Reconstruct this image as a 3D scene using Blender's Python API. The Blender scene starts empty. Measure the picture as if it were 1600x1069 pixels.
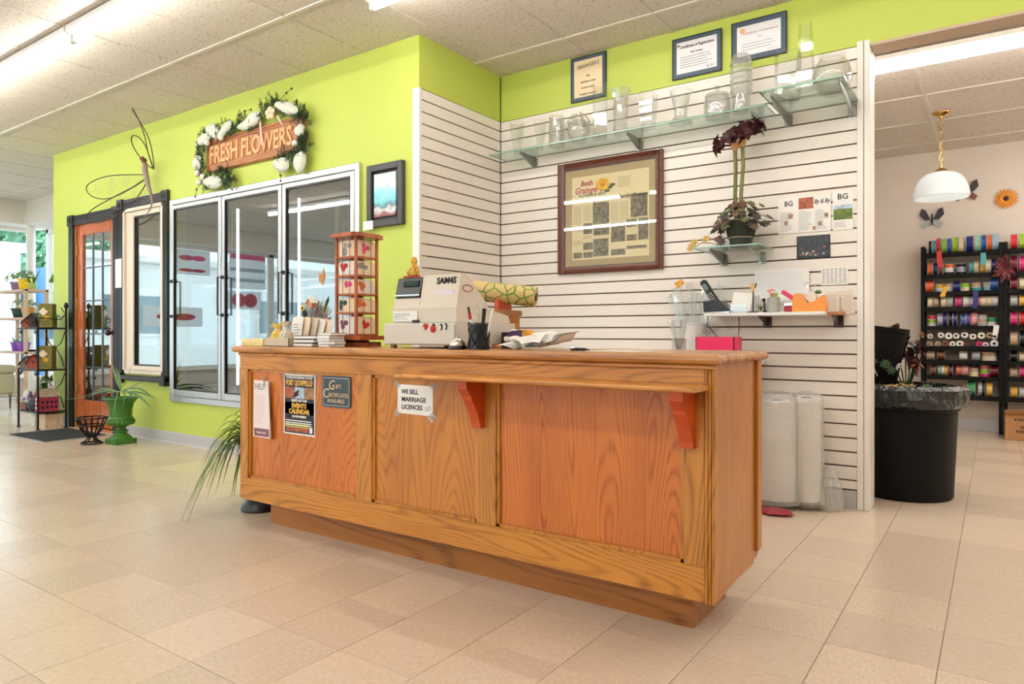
import bpy, bmesh, math, random
from mathutils import Vector, Matrix, Euler
random.seed(7)
C = bpy.context.scene.collection
scene = bpy.context.scene
PI = math.pi
R = math.radians

# ------------------------------------------------------------------ camera
FPX, YAW, HOR, EYE = 1086.0, R(34.9), 521.0, 0.98      # focal length (px of a 1600x1069 frame), yaw, horizon row, eye height
cam_d = bpy.data.cameras.new('camera'); cam = bpy.data.objects.new('camera', cam_d); C.objects.link(cam)
cam.location = (0, 0, EYE); cam.rotation_euler = (PI/2, 0, YAW)
cam_d.sensor_fit = 'HORIZONTAL'; cam_d.sensor_width = 36.0; cam_d.lens = FPX*36/1600
cam_d.shift_y = -(534.5-HOR)/1600
cam_d.clip_start = 0.02; cam_d.clip_end = 300
scene.camera = cam

# ------------------------------------------------------------------ world, exposure
world = bpy.data.worlds.new('sky'); scene.world = world; world.use_nodes = True
bg = world.node_tree.nodes['Background']
bg.inputs[0].default_value = (0.80, 0.91, 1.0, 1); bg.inputs[1].default_value = 5.2
TUBE = 34.0                 # radiance of the fluorescent tubes
vs = scene.view_settings
vs.view_transform = 'Standard'; vs.look = 'None'; vs.gamma = 1.0; vs.use_curve_mapping = False
vs.exposure = 0.12

# ------------------------------------------------------------------ pixel -> place helpers (direction from the pixel, distance from a wall / the floor)
_c, _s = math.cos(YAW), math.sin(YAW)
def ray(px, py):
    u = (px-800)/FPX
    return (-_s+_c*u, _c+_s*u, -(py-HOR)/FPX)
def W(px, py, Y):
    r = ray(px, py); t = Y/r[1]; return (r[0]*t, Y, r[2]*t+EYE)
def WX(px, py, X):
    r = ray(px, py); t = X/r[0]; return (X, r[1]*t, r[2]*t+EYE)
def GR(px, py, z=0.0):
    r = ray(px, py); t = (z-EYE)/r[2]; return (r[0]*t, r[1]*t, z)
def depth(X, Y): return -_s*X+_c*Y
def project(X, Y, Z):
    d = depth(X, Y); return 800+FPX*(_c*X+_s*Y)/d, HOR-FPX*(Z-EYE)/d, d

# ------------------------------------------------------------------ materials
def lin(c):
    f = lambda v: v/12.92 if v <= 0.04045 else ((v+0.055)/1.055)**2.4
    return tuple(f(v/255) for v in c)+(1.0,)
MATS = {}
def mat(name, col, rough=0.5, metal=0.0, noise=0.0, nscale=8.0, bump=0.0, bscale=60.0, spec=0.5, coat=0.0, emit=0.0, trans=0.0, sheen=0.0):
    if name in MATS: return MATS[name]
    m = bpy.data.materials.new(name); m.use_nodes = True; nt = m.node_tree; b = nt.nodes['Principled BSDF']
    L = lin(col)
    b.inputs['Base Color'].default_value = L; b.inputs['Roughness'].default_value = rough; b.inputs['Metallic'].default_value = metal
    b.inputs['Specular IOR Level'].default_value = spec; b.inputs['Coat Weight'].default_value = coat
    b.inputs['Transmission Weight'].default_value = trans
    if sheen: b.inputs['Sheen Weight'].default_value = sheen
    if emit: b.inputs['Emission Color'].default_value = L; b.inputs['Emission Strength'].default_value = emit
    if noise or bump:
        g = nt.nodes.new('ShaderNodeNewGeometry')
    if noise:
        n = nt.nodes.new('ShaderNodeTexNoise'); n.inputs['Scale'].default_value = nscale; n.inputs['Detail'].default_value = 4
        nt.links.new(g.outputs['Position'], n.inputs['Vector'])
        r = nt.nodes.new('ShaderNodeValToRGB')
        r.color_ramp.elements[0].position = .3; r.color_ramp.elements[1].position = .7
        r.color_ramp.elements[0].color = tuple(v*(1-noise) for v in L[:3])+(1,)
        r.color_ramp.elements[1].color = tuple(min(1, v*(1+noise*.6)) for v in L[:3])+(1,)
        nt.links.new(n.outputs['Fac'], r.inputs[0]); nt.links.new(r.outputs[0], b.inputs['Base Color'])
    if bump:
        n2 = nt.nodes.new('ShaderNodeTexNoise'); n2.inputs['Scale'].default_value = bscale; n2.inputs['Detail'].default_value = 3
        nt.links.new(g.outputs['Position'], n2.inputs['Vector'])
        bp = nt.nodes.new('ShaderNodeBump'); bp.inputs['Strength'].default_value = bump; bp.inputs['Distance'].default_value = .01
        nt.links.new(n2.outputs['Fac'], bp.inputs['Height']); nt.links.new(bp.outputs[0], b.inputs['Normal'])
    MATS[name] = m; return m

def glass(name, tint=(240, 246, 244), facing=.04, edge=.65, power=.3, rough=0.0, white=0.0):
    """thin glass: see-through with a mirror share that grows towards grazing angles"""
    m = bpy.data.materials.new(name); m.use_nodes = True; nt = m.node_tree; nt.nodes.clear()
    o = nt.nodes.new('ShaderNodeOutputMaterial'); mx = nt.nodes.new('ShaderNodeMixShader')
    t = nt.nodes.new('ShaderNodeBsdfTransparent'); t.inputs[0].default_value = lin(tint)
    gl = nt.nodes.new('ShaderNodeBsdfGlossy'); gl.inputs['Roughness'].default_value = rough
    lw = nt.nodes.new('ShaderNodeLayerWeight'); lw.inputs[0].default_value = power
    mr = nt.nodes.new('ShaderNodeMapRange'); mr.inputs['To Min'].default_value = facing; mr.inputs['To Max'].default_value = edge
    nt.links.new(lw.outputs['Facing'], mr.inputs['Value']); nt.links.new(mr.outputs[0], mx.inputs[0])
    src = t
    if white:
        df = nt.nodes.new('ShaderNodeBsdfDiffuse'); df.inputs[0].default_value = lin((235, 238, 236))
        m2 = nt.nodes.new('ShaderNodeMixShader'); m2.inputs[0].default_value = white
        nt.links.new(t.outputs[0], m2.inputs[1]); nt.links.new(df.outputs[0], m2.inputs[2]); src = m2
    nt.links.new(src.outputs[0], mx.inputs[1]); nt.links.new(gl.outputs[0], mx.inputs[2])
    nt.links.new(mx.outputs[0], o.inputs[0]); MATS[name] = m; return m

def oak(name, light, dark, axis, rings=1.0, rough=.32, seed=0.0, streak=.7):
    """oak grain running along one axis"""
    m = bpy.data.materials.new(name); m.use_nodes = True; nt = m.node_tree; b = nt.nodes['Principled BSDF']
    g = nt.nodes.new('ShaderNodeNewGeometry'); L = nt.links
    def mapped(sx, sa, off):
        mp = nt.nodes.new('ShaderNodeMapping'); sc = [sx, sx, sx]; sc['XYZ'.index(axis)] = sa
        mp.inputs['Scale'].default_value = sc; mp.inputs['Location'].default_value = (off, off*1.7, off*.6)
        L.new(g.outputs['Position'], mp.inputs['Vector']); return mp.outputs[0]
    n = nt.nodes.new('ShaderNodeTexNoise'); n.inputs['Scale'].default_value = 1.0; n.inputs['Detail'].default_value = 1.5; n.inputs['Roughness'].default_value = .35
    L.new(mapped(5.0, .8, seed), n.inputs['Vector'])
    ma = nt.nodes.new('ShaderNodeMath'); ma.operation = 'MULTIPLY'; ma.inputs[1].default_value = 150*rings; L.new(n.outputs['Fac'], ma.inputs[0])
    sn = nt.nodes.new('ShaderNodeMath'); sn.operation = 'SINE'; L.new(ma.outputs[0], sn.inputs[0])
    fb = nt.nodes.new('ShaderNodeTexNoise'); fb.inputs['Scale'].default_value = 1.0; fb.inputs['Detail'].default_value = 3
    L.new(mapped(170, 7, seed+3), fb.inputs['Vector'])
    mr = nt.nodes.new('ShaderNodeMapRange'); mr.inputs['From Min'].default_value = -1; mr.inputs['From Max'].default_value = 1; L.new(sn.outputs[0], mr.inputs['Value'])
    pw = nt.nodes.new('ShaderNodeMath'); pw.operation = 'POWER'; pw.inputs[1].default_value = 2.6; L.new(mr.outputs[0], pw.inputs[0])
    mu = nt.nodes.new('ShaderNodeMath'); mu.operation = 'MULTIPLY'; L.new(pw.outputs[0], mu.inputs[0])
    fr = nt.nodes.new('ShaderNodeMapRange'); fr.inputs['From Min'].default_value = .35; fr.inputs['From Max'].default_value = .6; fr.inputs['To Min'].default_value = .25; L.new(fb.outputs['Fac'], fr.inputs['Value'])
    L.new(fr.outputs[0], mu.inputs[1])
    big = nt.nodes.new('ShaderNodeTexNoise'); big.inputs['Scale'].default_value = 1.0; big.inputs['Detail'].default_value = 2; L.new(mapped(7, 1.2, seed+9), big.inputs['Vector'])
    ad = nt.nodes.new('ShaderNodeMath'); ad.operation = 'MULTIPLY_ADD'; ad.inputs[1].default_value = streak; L.new(mu.outputs[0], ad.inputs[0])
    bs = nt.nodes.new('ShaderNodeMapRange'); bs.inputs['From Min'].default_value = .3; bs.inputs['From Max'].default_value = .7; bs.inputs['To Min'].default_value = -.12; bs.inputs['To Max'].default_value = .3; L.new(big.outputs['Fac'], bs.inputs['Value'])
    L.new(bs.outputs[0], ad.inputs[2])
    mx = nt.nodes.new('ShaderNodeMix'); mx.data_type = 'RGBA'; mx.inputs['A'].default_value = lin(light); mx.inputs['B'].default_value = lin(dark)
    L.new(ad.outputs[0], mx.inputs['Factor']); L.new(mx.outputs['Result'], b.inputs['Base Color'])
    b.inputs['Roughness'].default_value = rough
    MATS[name] = m; return m

def tilemat(name, a, bcol, rough):
    """vinyl composition tile: streaky chips, each tile its own shade and streak direction"""
    m = bpy.data.materials.new(name); m.use_nodes = True; nt = m.node_tree; b = nt.nodes['Principled BSDF']; L = nt.links
    g = nt.nodes.new('ShaderNodeNewGeometry'); oi = nt.nodes.new('ShaderNodeObjectInfo')
    ad = nt.nodes.new('ShaderNodeMath'); ad.operation = 'ADD'; L.new(g.outputs['Random Per Island'], ad.inputs[0]); L.new(oi.outputs['Random'], ad.inputs[1])
    fr = nt.nodes.new('ShaderNodeMath'); fr.operation = 'FRACT'; L.new(ad.outputs[0], fr.inputs[0])
    def chips(sx, sy, sc):
        mp = nt.nodes.new('ShaderNodeMapping'); mp.inputs['Scale'].default_value = (sx, sy, 1); L.new(g.outputs['Position'], mp.inputs['Vector'])
        n = nt.nodes.new('ShaderNodeTexNoise'); n.inputs['Scale'].default_value = sc; n.inputs['Detail'].default_value = 5; n.inputs['Roughness'].default_value = .65
        L.new(mp.outputs[0], n.inputs['Vector']); return n.outputs['Fac']
    gt = nt.nodes.new('ShaderNodeMath'); gt.operation = 'GREATER_THAN'; gt.inputs[1].default_value = .5; L.new(fr.outputs[0], gt.inputs[0])
    mxv = nt.nodes.new('ShaderNodeMix'); mxv.data_type = 'FLOAT'; L.new(gt.outputs[0], mxv.inputs['Factor'])
    L.new(chips(1, 3.0, 40), mxv.inputs['A']); L.new(chips(3.0, 1, 40), mxv.inputs['B'])
    mr = nt.nodes.new('ShaderNodeMapRange'); mr.inputs['From Min'].default_value = .36; mr.inputs['From Max'].default_value = .66; L.new(mxv.outputs['Result'], mr.inputs['Value'])
    mx = nt.nodes.new('ShaderNodeMix'); mx.data_type = 'RGBA'; mx.inputs['A'].default_value = lin(a); mx.inputs['B'].default_value = lin(bcol); L.new(mr.outputs[0], mx.inputs['Factor'])
    sh = nt.nodes.new('ShaderNodeMapRange'); sh.inputs['To Min'].default_value = .90; sh.inputs['To Max'].default_value = 1.05; L.new(fr.outputs[0], sh.inputs['Value'])
    ml = nt.nodes.new('ShaderNodeMix'); ml.data_type = 'RGBA'; ml.blend_type = 'MULTIPLY'; ml.inputs['Factor'].default_value = 1
    L.new(mx.outputs['Result'], ml.inputs['A']); L.new(sh.outputs[0], ml.inputs['B']); L.new(ml.outputs['Result'], b.inputs['Base Color'])
    b.inputs['Roughness'].default_value = rough; b.inputs['Specular IOR Level'].default_value = .55
    n = nt.nodes.new('ShaderNodeTexNoise'); n.inputs['Scale'].default_value = 7; n.inputs['Detail'].default_value = 2; L.new(g.outputs['Position'], n.inputs['Vector'])
    bp = nt.nodes.new('ShaderNodeBump'); bp.inputs['Strength'].default_value = .05; bp.inputs['Distance'].default_value = .02; L.new(n.outputs['Fac'], bp.inputs['Height']); L.new(bp.outputs[0], b.inputs['Normal'])
    MATS[name] = m; return m

def acoustic(name, col, dots):
    """mineral-fibre ceiling panel with pin holes and fissures"""
    m = bpy.data.materials.new(name); m.use_nodes = True; nt = m.node_tree; b = nt.nodes['Principled BSDF']; L = nt.links
    g = nt.nodes.new('ShaderNodeNewGeometry')
    n = nt.nodes.new('ShaderNodeTexNoise'); n.inputs['Scale'].default_value = 55; n.inputs['Detail'].default_value = 2; L.new(g.outputs['Position'], n.inputs['Vector'])
    r = nt.nodes.new('ShaderNodeValToRGB'); e = r.color_ramp.elements; e[0].position = .33; e[0].color = lin(dots); e[1].position = .43; e[1].color = lin(col)
    L.new(n.outputs['Fac'], r.inputs[0]); L.new(r.outputs[0], b.inputs['Base Color']); b.inputs['Roughness'].default_value = .95; b.inputs['Specular IOR Level'].default_value = .1
    MATS[name] = m; return m

# ------------------------------------------------------------------ geometry helpers
ORG = {}                                           # world origin of a thing, so that parts can be written in world coordinates
class MB:
    """collects shapes, then links them as ONE mesh object"""
    def __init__(s): s.v = []; s.f = []
    def add(s, vs, fs):
        o = len(s.v); s.v += [tuple(p) for p in vs]; s.f += [tuple(i+o for i in f) for f in fs]; return s
    def box(s, x0, x1, y0, y1, z0, z1, M=None):
        p = [(x, y, z) for z in (z0, z1) for y in (y0, y1) for x in (x0, x1)]
        if M is not None: p = [tuple(M @ Vector(q)) for q in p]
        return s.add(p, [(0,2,3,1), (4,5,7,6), (0,1,5,4), (2,6,7,3), (0,4,6,2), (1,3,7,5)])
    def bev(s, x0, x1, y0, y1, z0, z1, b=.004, M=None):
        """box with chamfered edges"""
        bm = bmesh.new(); bmesh.ops.create_cube(bm, size=1)
        for v in bm.verts: v.co = Vector(((x0+x1)/2+v.co.x*(x1-x0), (y0+y1)/2+v.co.y*(y1-y0), (z0+z1)/2+v.co.z*(z1-z0)))
        b = min(b, .45*min(x1-x0, y1-y0, z1-z0))
        bmesh.ops.bevel(bm, geom=list(bm.edges), offset=b, segments=1, profile=.5, affect='EDGES')
        bm.verts.index_update()
        p = [v.co.copy() for v in bm.verts]
        if M is not None: p = [M @ q for q in p]
        fs = [[v.index for v in f.verts] for f in bm.faces]; bm.free()
        return s.add([tuple(q) for q in p], fs)
    def cyl(s, p0, p1, r0, r1=None, n=12, caps=True):
        r1 = r0 if r1 is None else r1
        p0, p1 = Vector(p0), Vector(p1); d = (p1-p0).normalized()
        a = d.orthogonal().normalized(); b = d.cross(a)
        vs = []
        for p, r in ((p0, r0), (p1, r1)):
            for k in range(n):
                t = 2*PI*k/n; vs.append(tuple(p+a*(r*math.cos(t))+b*(r*math.sin(t))))
        fs = [(k, (k+1) % n, n+(k+1) % n, n+k) for k in range(n)]
        if caps: fs += [tuple(range(n-1, -1, -1)), tuple(range(n, 2*n))]
        return s.add(vs, fs)
    def tube(s, pts, r, n=6, closed=False):
        pts = [Vector(p) for p in pts]; m = len(pts); rr = r if isinstance(r, (list, tuple)) else [r]*m
        vs = []; a = None
        for i, p in enumerate(pts):
            q0 = pts[i-1] if (i or closed) else p; q1 = pts[(i+1) % m] if (i < m-1 or closed) else p
            d = (q1-q0).normalized() if (q1-q0).length > 1e-9 else Vector((0, 0, 1))
            a = d.orthogonal() if a is None else a-d*a.dot(d)
            if a.length < 1e-6: a = d.orthogonal()
            a.normalize(); b = d.cross(a)
            for k in range(n):
                t = 2*PI*k/n; vs.append(tuple(p+a*(rr[i]*math.cos(t))+b*(rr[i]*math.sin(t))))
        fs = []
        for i in range(m if closed else m-1):
            j = (i+1) % m
            fs += [(i*n+k, i*n+(k+1) % n, j*n+(k+1) % n, j*n+k) for k in range(n)]
        if not closed: fs += [tuple(range(n-1, -1, -1)), tuple(range((m-1)*n, m*n))]
        return s.add(vs, fs)
    def lathe(s, prof, c=(0, 0, 0), n=20, M=None, sq=0):
        """profile of (radius, z) turned about the z axis; sq>0 makes the section squarer"""
        vs = []
        for r, z in prof:
            for k in range(n):
                t = 2*PI*k/n; x, y = math.cos(t), math.sin(t)
                if sq:
                    q = 1/max(abs(x), abs(y)); x, y = x*(1+(q-1)*sq), y*(1+(q-1)*sq)
                vs.append((r*x, r*y, z))
        fs = [(i*n+k, i*n+(k+1) % n, (i+1)*n+(k+1) % n, (i+1)*n+k) for i in range(len(prof)-1) for k in range(n)]
        if prof[0][0] > 1e-6: fs.append(tuple(range(n-1, -1, -1)))
        if prof[-1][0] > 1e-6: fs.append(tuple(range((len(prof)-1)*n, len(prof)*n)))
        if M is not None: vs = [tuple(M @ Vector(v)) for v in vs]
        return s.add([(v[0]+c[0], v[1]+c[1], v[2]+c[2]) for v in vs], fs)
    def prism(s, poly, axis, a, b):
        """polygon (two coordinates) pushed along an axis from a to b"""
        n = len(poly); vs = []
        for t in (a, b):
            for p, q in poly: vs.append({'X': (t, p, q), 'Y': (p, t, q), 'Z': (p, q, t)}[axis])
        return s.add(vs, [tuple(range(n)), tuple(range(2*n-1, n-1, -1))]+[(k, n+k, n+(k+1) % n, (k+1) % n) for k in range(n)])
    def ball(s, c, r, n=10, m=6, sz=(1, 1, 1), M=None):
        vs = [(0, 0, 1)]
        for i in range(1, m):
            a = PI*i/m
            for k in range(n): t = 2*PI*k/n; vs.append((math.sin(a)*math.cos(t), math.sin(a)*math.sin(t), math.cos(a)))
        vs.append((0, 0, -1)); fs = [(0, 1+k, 1+(k+1) % n) for k in range(n)]
        for i in range(m-2): fs += [(1+i*n+k, 1+(i+1)*n+k, 1+(i+1)*n+(k+1) % n, 1+i*n+(k+1) % n) for k in range(n)]
        e = len(vs)-1; fs += [(e, 1+(m-2)*n+(k+1) % n, 1+(m-2)*n+k) for k in range(n)]
        vs = [Vector((v[0]*r*sz[0], v[1]*r*sz[1], v[2]*r*sz[2])) for v in vs]
        if M is not None: vs = [M @ v for v in vs]
        return s.add([(v[0]+c[0], v[1]+c[1], v[2]+c[2]) for v in vs], fs)
    def blade(s, pts, w, th=.0006, up=(0, 0, 1), fold=.25):
        """leaf blade along a path: tapered, slightly folded, with thickness"""
        pts = [Vector(p) for p in pts]; m = len(pts); vs = []; fs = []
        for i, p in enumerate(pts):
            d = (pts[min(i+1, m-1)]-pts[max(i-1, 0)]).normalized(); sd = d.cross(Vector(up))
            if sd.length < 1e-4: sd = d.orthogonal()
            sd.normalize(); nn = sd.cross(d); t = i/(m-1)
            ww = w*(min(1, .45+2.2*t) if t < .25 else 1)*max(.04, (1-t**2.6)); 
            vs += [tuple(p-sd*ww+nn*ww*fold), tuple(p), tuple(p+sd*ww+nn*ww*fold)]
        for i in range(m-1):
            a = i*3; fs += [(a, a+1, a+4, a+3), (a+1, a+2, a+5, a+4)]
        k = len(vs); dn = Vector((0, 0, -th)); vs += [tuple(Vector(v)+dn) for v in vs]
        fs += [tuple(reversed([i+k for i in f])) for f in fs]
        return s.add(vs, fs)
    def build(s, name, m, parent=None, smooth=False, recalc=True):
        o = Vector((0, 0, 0)); q = parent
        while q is not None:
            if q.name in ORG: o = ORG[q.name]; break
            q = q.parent
        me = bpy.data.meshes.new(name); me.from_pydata([(v[0]-o[0], v[1]-o[1], v[2]-o[2]) for v in s.v], [], s.f)
        if recalc:
            bm = bmesh.new(); bm.from_mesh(me); bmesh.ops.recalc_face_normals(bm, faces=bm.faces); bm.to_mesh(me); bm.free()
        if smooth:
            for p in me.polygons: p.use_smooth = True
            me.set_sharp_from_angle(angle=R(38))
        if m: me.materials.append(m)
        ob = bpy.data.objects.new(name, me); C.objects.link(ob)
        if parent is not None: ob.parent = parent
        return ob

def tag(o, label=None, cat=None, group=None, kind=None):
    if label: o['label'] = label
    if cat: o['category'] = cat
    if group: o['group'] = group
    if kind: o['kind'] = kind
    return o
def thing(name, label, cat, loc=(0, 0, 0), group=None, rz=0.0):
    o = bpy.data.objects.new(name, None); C.objects.link(o); o.location = loc; o.rotation_euler.z = rz
    o.empty_display_size = .05
    ORG[o.name] = Vector(loc) if not rz else Vector((0, 0, 0))
    return tag(o, label, cat, group)
def local(o): ORG[o.name] = Vector((0, 0, 0)); return o      # parts of this thing are written in its own coordinates
def struct(o): o['kind'] = 'structure'; return o
def copy_tree(o, parent=None, **kw):
    c = o.copy(); C.objects.link(c); c.parent = parent
    for ch in o.children: copy_tree(ch, c)
    for k, v in kw.items(): c[k] = v
    return c
FONTS = []
def text(parent, s, x, y, z, size, m, align='CENTER', sx=1.0, shear=0.0, ext=.0004, name='lettering', rot=0.0, bold=0.0, face=0.0, fit=None):
    """lettering on an upright face looking towards -y (face turns it about z)"""
    cu = bpy.data.curves.new(name, 'FONT'); cu.body = s; cu.size = size; cu.align_x = align; cu.extrude = ext; cu.shear = shear; cu.offset = bold; cu.resolution_u = 2
    cu.materials.append(m); ob = bpy.data.objects.new(name, cu); C.objects.link(ob)
    o = Vector((0, 0, 0)); q = parent
    while q is not None:
        if q.name in ORG: o = ORG[q.name]; break
        q = q.parent
    ob.location = (x-o[0], y-o[1], z-o[2]); ob.rotation_mode = 'XYZ'
    ob.rotation_euler = (Matrix.Rotation(face, 4, 'Z') @ Matrix.Rotation(PI/2, 4, 'X') @ Matrix.Rotation(rot, 4, 'Z')).to_euler(); ob.scale = (sx, 1, 1); ob.parent = parent
    FONTS.append((ob, fit)); return ob
def convert_fonts():
    bpy.context.view_layer.update(); dg = bpy.context.evaluated_depsgraph_get()
    for ob, fit in FONTS:
        me = bpy.data.meshes.new_from_object(ob.evaluated_get(dg)); n = ob.name
        new = bpy.data.objects.new(n, me); new.parent = ob.parent; new.location = ob.location; new.rotation_euler = ob.rotation_euler; new.scale = ob.scale
        if fit:
            xs = [v.co.x for v in me.vertices]; w_ = max(xs)-min(xs); new.scale = (fit/w_, 1, 1)
        C.objects.link(new); bpy.data.objects.remove(ob); new.name = n
def lines(mb, x0, x1, z0, z1, n, y, h=.35, ragged=.25, ysz=.0004):
    """rows of fine print"""
    st = (z1-z0)/n
    for i in range(n):
        z = z1-(i+.5)*st; e = x1-(x1-x0)*random.random()*ragged
        mb.box(x0, e, y-ysz, y, z-st*h/2, z+st*h/2)
    return mb
def ordw(i): return ['first', 'second', 'third', 'fourth', 'fifth', 'sixth', 'seventh', 'eighth', 'ninth', 'tenth', 'eleventh', 'twelfth', 'thirteenth', 'fourteenth', 'fifteenth'][i]

# ------------------------------------------------------------------ palette
M_green = mat('lime wall paint', (190, 205, 90), .55, noise=.03, nscale=2)
M_slat = mat('cream slat panel', (240, 233, 224), .45)
M_groove = mat('brown slat groove', (104, 78, 58), .7)
M_wht = mat('white painted wall', (230, 220, 210), .7, noise=.02, nscale=1.5)
M_trimw = mat('white metal edge trim', (240, 236, 230), .35)
M_base = mat('grey vinyl baseboard', (186, 184, 184), .4)
M_tile = tilemat('vinyl floor tile', (222, 205, 186), (207, 187, 164), .22)
M_joint = mat('floor joint', (120, 98, 76), .8)
M_ceil = acoustic('acoustic panel', (222, 214, 205), (192, 183, 172))
M_tee = mat('ceiling tee', (226, 220, 210), .5)
M_oakX = oak('oak grain across', (206, 138, 54), (140, 80, 22), 'X', 1.2, .3, 1)
M_oakZ = oak('oak grain upright', (200, 134, 54), (138, 80, 24), 'Z', 1.3, .3, 4)
M_panel = oak('red oak veneer', (206, 120, 48), (154, 76, 24), 'Z', 1.7, .33, 11, .75)
M_oaktop = oak('oak top', (190, 132, 74), (132, 80, 38), 'X', .8, .25, 7)
M_oakside = oak('oak end panel', (186, 120, 50), (140, 82, 28), 'Z', .5, .3, 15, .35)
M_redwood = mat('red stained wood', (196, 76, 26), .3, noise=.12, nscale=30)
M_black = mat('black paint', (18, 17, 18), .4)
M_blackm = mat('black wrought iron', (20, 19, 20), .45, metal=.3)
M_white = mat('white plastic', (240, 240, 238), .4)
M_paper = mat('white paper', (244, 242, 238), .8)
M_ink = mat('black ink', (34, 32, 34), .7)
M_grey = mat('grey print', (150, 148, 150), .8)
M_steel = mat('brushed aluminium', (205, 208, 212), .32, metal=.85)
M_chrome = mat('chrome', (225, 225, 225), .12, metal=1.0)
M_pane = glass('window pane', (236, 242, 242), .06, .8, .35)
M_dpane = glass('door and inner window glass', (225, 234, 236), .16, .9, .42)
M_cool = glass('cooler door glass', (222, 230, 232), .10, .85, .37)
M_vase = glass('clear vase glass', (253, 254, 253), .03, .6, .25)
M_cut = glass('cut glass', (252, 252, 251), .06, .6, .35, .05, .10)
M_gshelf = glass('green shelf glass', (240, 249, 245), .03, .6, .3)
M_gedge = mat('green glass edge', (146, 190, 172), .12, spec=.8)
M_tube = mat('lit fluorescent tube', (255, 251, 244), .4, emit=TUBE)
M_leaf = mat('green leaf', (84, 128, 52), .4, noise=.3, nscale=20)
M_leafd = mat('dark green leaf', (38, 72, 36), .45, noise=.3, nscale=25)
M_kraft = mat('brown cardboard', (176, 128, 84), .8, noise=.06, nscale=20)
# ================================================================== THE SETTING
H = 2.92; YG = 3.36; YB = 4.27; XR = -3.08; XE = -8.45; YF = 8.43; HF = 2.86
XW = -12.2; XRT = 3.2; YFR = -4.5
TP = 0.3052; TX0, TY0 = -0.447, 2.984              # floor tile pitch and one joint crossing
CX0, CPX, CY0, CPY = -2.96, .625, 2.70, 1.25        # ceiling grid

# ---- floor: slab with single tiles lying on it
fl = struct(MB().box(XW, XRT, YFR, YF+.1, -.08, -.0035).build('floor', M_joint))
tm = MB().bev(-TP/2+.001, TP/2-.001, -TP/2+.001, TP/2-.001, -.0035, 0, .0008).build('floor_tile', M_tile, fl)
tiles = []
for i in range(-40, 13):
    for j in range(-25, 19):
        x = TX0+(i+.5)*TP; y = TY0+(j+.5)*TP
        if x < XW+.1 or x > XRT-.1 or y < YFR+.1 or y > YF: continue
        if x < XE-.0 and y > 4.7: continue
        if XE < x < XR and y > YG+.2 : continue
        if x < -2.3 and y > YB+.1: continue
        d = depth(x, y); a = -1
        if d > .3:
            px, py, _ = project(x, y, 0)
            if -60 < px < 1660 and py < 1110: a = 1/(d*d*d)
        tiles.append((a, x, y))
tiles.sort(reverse=True)
first = True; rest = MB()
for k, (a, x, y) in enumerate(tiles):
    if k < 300 and a > 0:
        o = tm if first else tm.copy()
        if not first: C.objects.link(o)
        first = False; o.location = (x, y, 0)
    else:
        h = TP/2-.001; rest.box(x-h, x+h, y-h, y+h, -.0035, 0)
tag(rest.build('tile_field', M_tile, fl), kind='stuff')

# ---- ceiling: grid of tees with single panels resting in it
ce = struct(MB().box(XW, XRT, YFR, YB+.1, H+.03, H+.1).box(XE-3.8, XE, YB, 4.9, H+.03, H+.1).build('ceiling', M_ceil))
cm = MB().bev(-CPX/2+.004, CPX/2-.004, -CPY/2+.006, CPY/2-.006, H+.004, H+.028, .004).build('ceiling_panel', M_ceil, ce)
first = True
for i in range(-15, 10):
    for j in range(-6, 2):
        x = CX0+(i+.5)*CPX; y = CY0+(j+.5)*CPY
        if x-CPX/2 < XW or x+CPX/2 > XRT+.1 or y-CPY/2 < YFR-.3: continue
        if j == 1 and x > XE: continue
        o = cm if first else cm.copy()
        if not first: C.objects.link(o)
        first = False; o.location = (x, y, 0)
# panels cut narrow along the back wall
cn = MB().bev(-CPX/2+.004, CPX/2-.004, 0, .32, H+.004, H+.028, .004).build('ceiling_panel', M_ceil, ce)
first = True
for i in range(-1, 10):
    x = CX0+(i+.5)*CPX
    o = cn if first else cn.copy()
    if not first: C.objects.link(o)
    first = False; o.location = (x, CY0+CPY+.01, 0)
for j in range(-6, 2):
    y = CY0+j*CPY
    if y < YFR: continue
    MB().box(XW, XRT, y-.012, y+.012, H-.002, H+.004).build('tee_bar', M_tee, ce)
tb = None
for i in range(-15, 11):
    x = CX0+i*CPX
    if x < XW: continue
    if tb is None: tb = MB().box(-.006, .006, YFR, YB, H-.0008, H+.004).build('tee_bar', M_ceil, ce); o = tb
    else: o = tb.copy(); C.objects.link(o)
    o.location.x = x

# ---- green wall with openings for door, window and cooler
DX0, DX1, DZ1 = -7.93, -7.08, 2.13
NX0, NX1, NZ0, NZ1 = -6.90, -6.17, .60, 2.17
KX0, KX1, KZ0, KZ1 = -6.01, -3.65, .42, 2.125
T = .11
g = MB()
for a, b, z0, z1 in [(XE, DX0, 0, H), (DX0, DX1, DZ1, H), (DX1, NX0, 0, H), (NX0, NX1, 0, NZ0), (NX0, NX1, NZ1, H), (NX1, KX0, 0, H), (KX0, KX1, 0, KZ0), (KX0, KX1, KZ1, H), (KX1, XR-.02, 0, H), (XR-.02, XR, 2.58, H)]:
    g.box(a, b, YG, YG+T, z0, z1+.03)
g.box(XE, XE+T, YG+T, 4.8, 0, H+.03)
wl = struct(g.build('wall_left', M_green))
# rooms behind the green wall
struct(MB().box(XE+T, NX1+.1, 5.2, 5.3, 0, H).box(NX1+.05, NX1+.1, YG+T, 5.2, 0, H).box(XE+T, NX1+.1, YG+T, 5.2, H, H+.05).build('wall_storeroom', M_wht))

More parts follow.
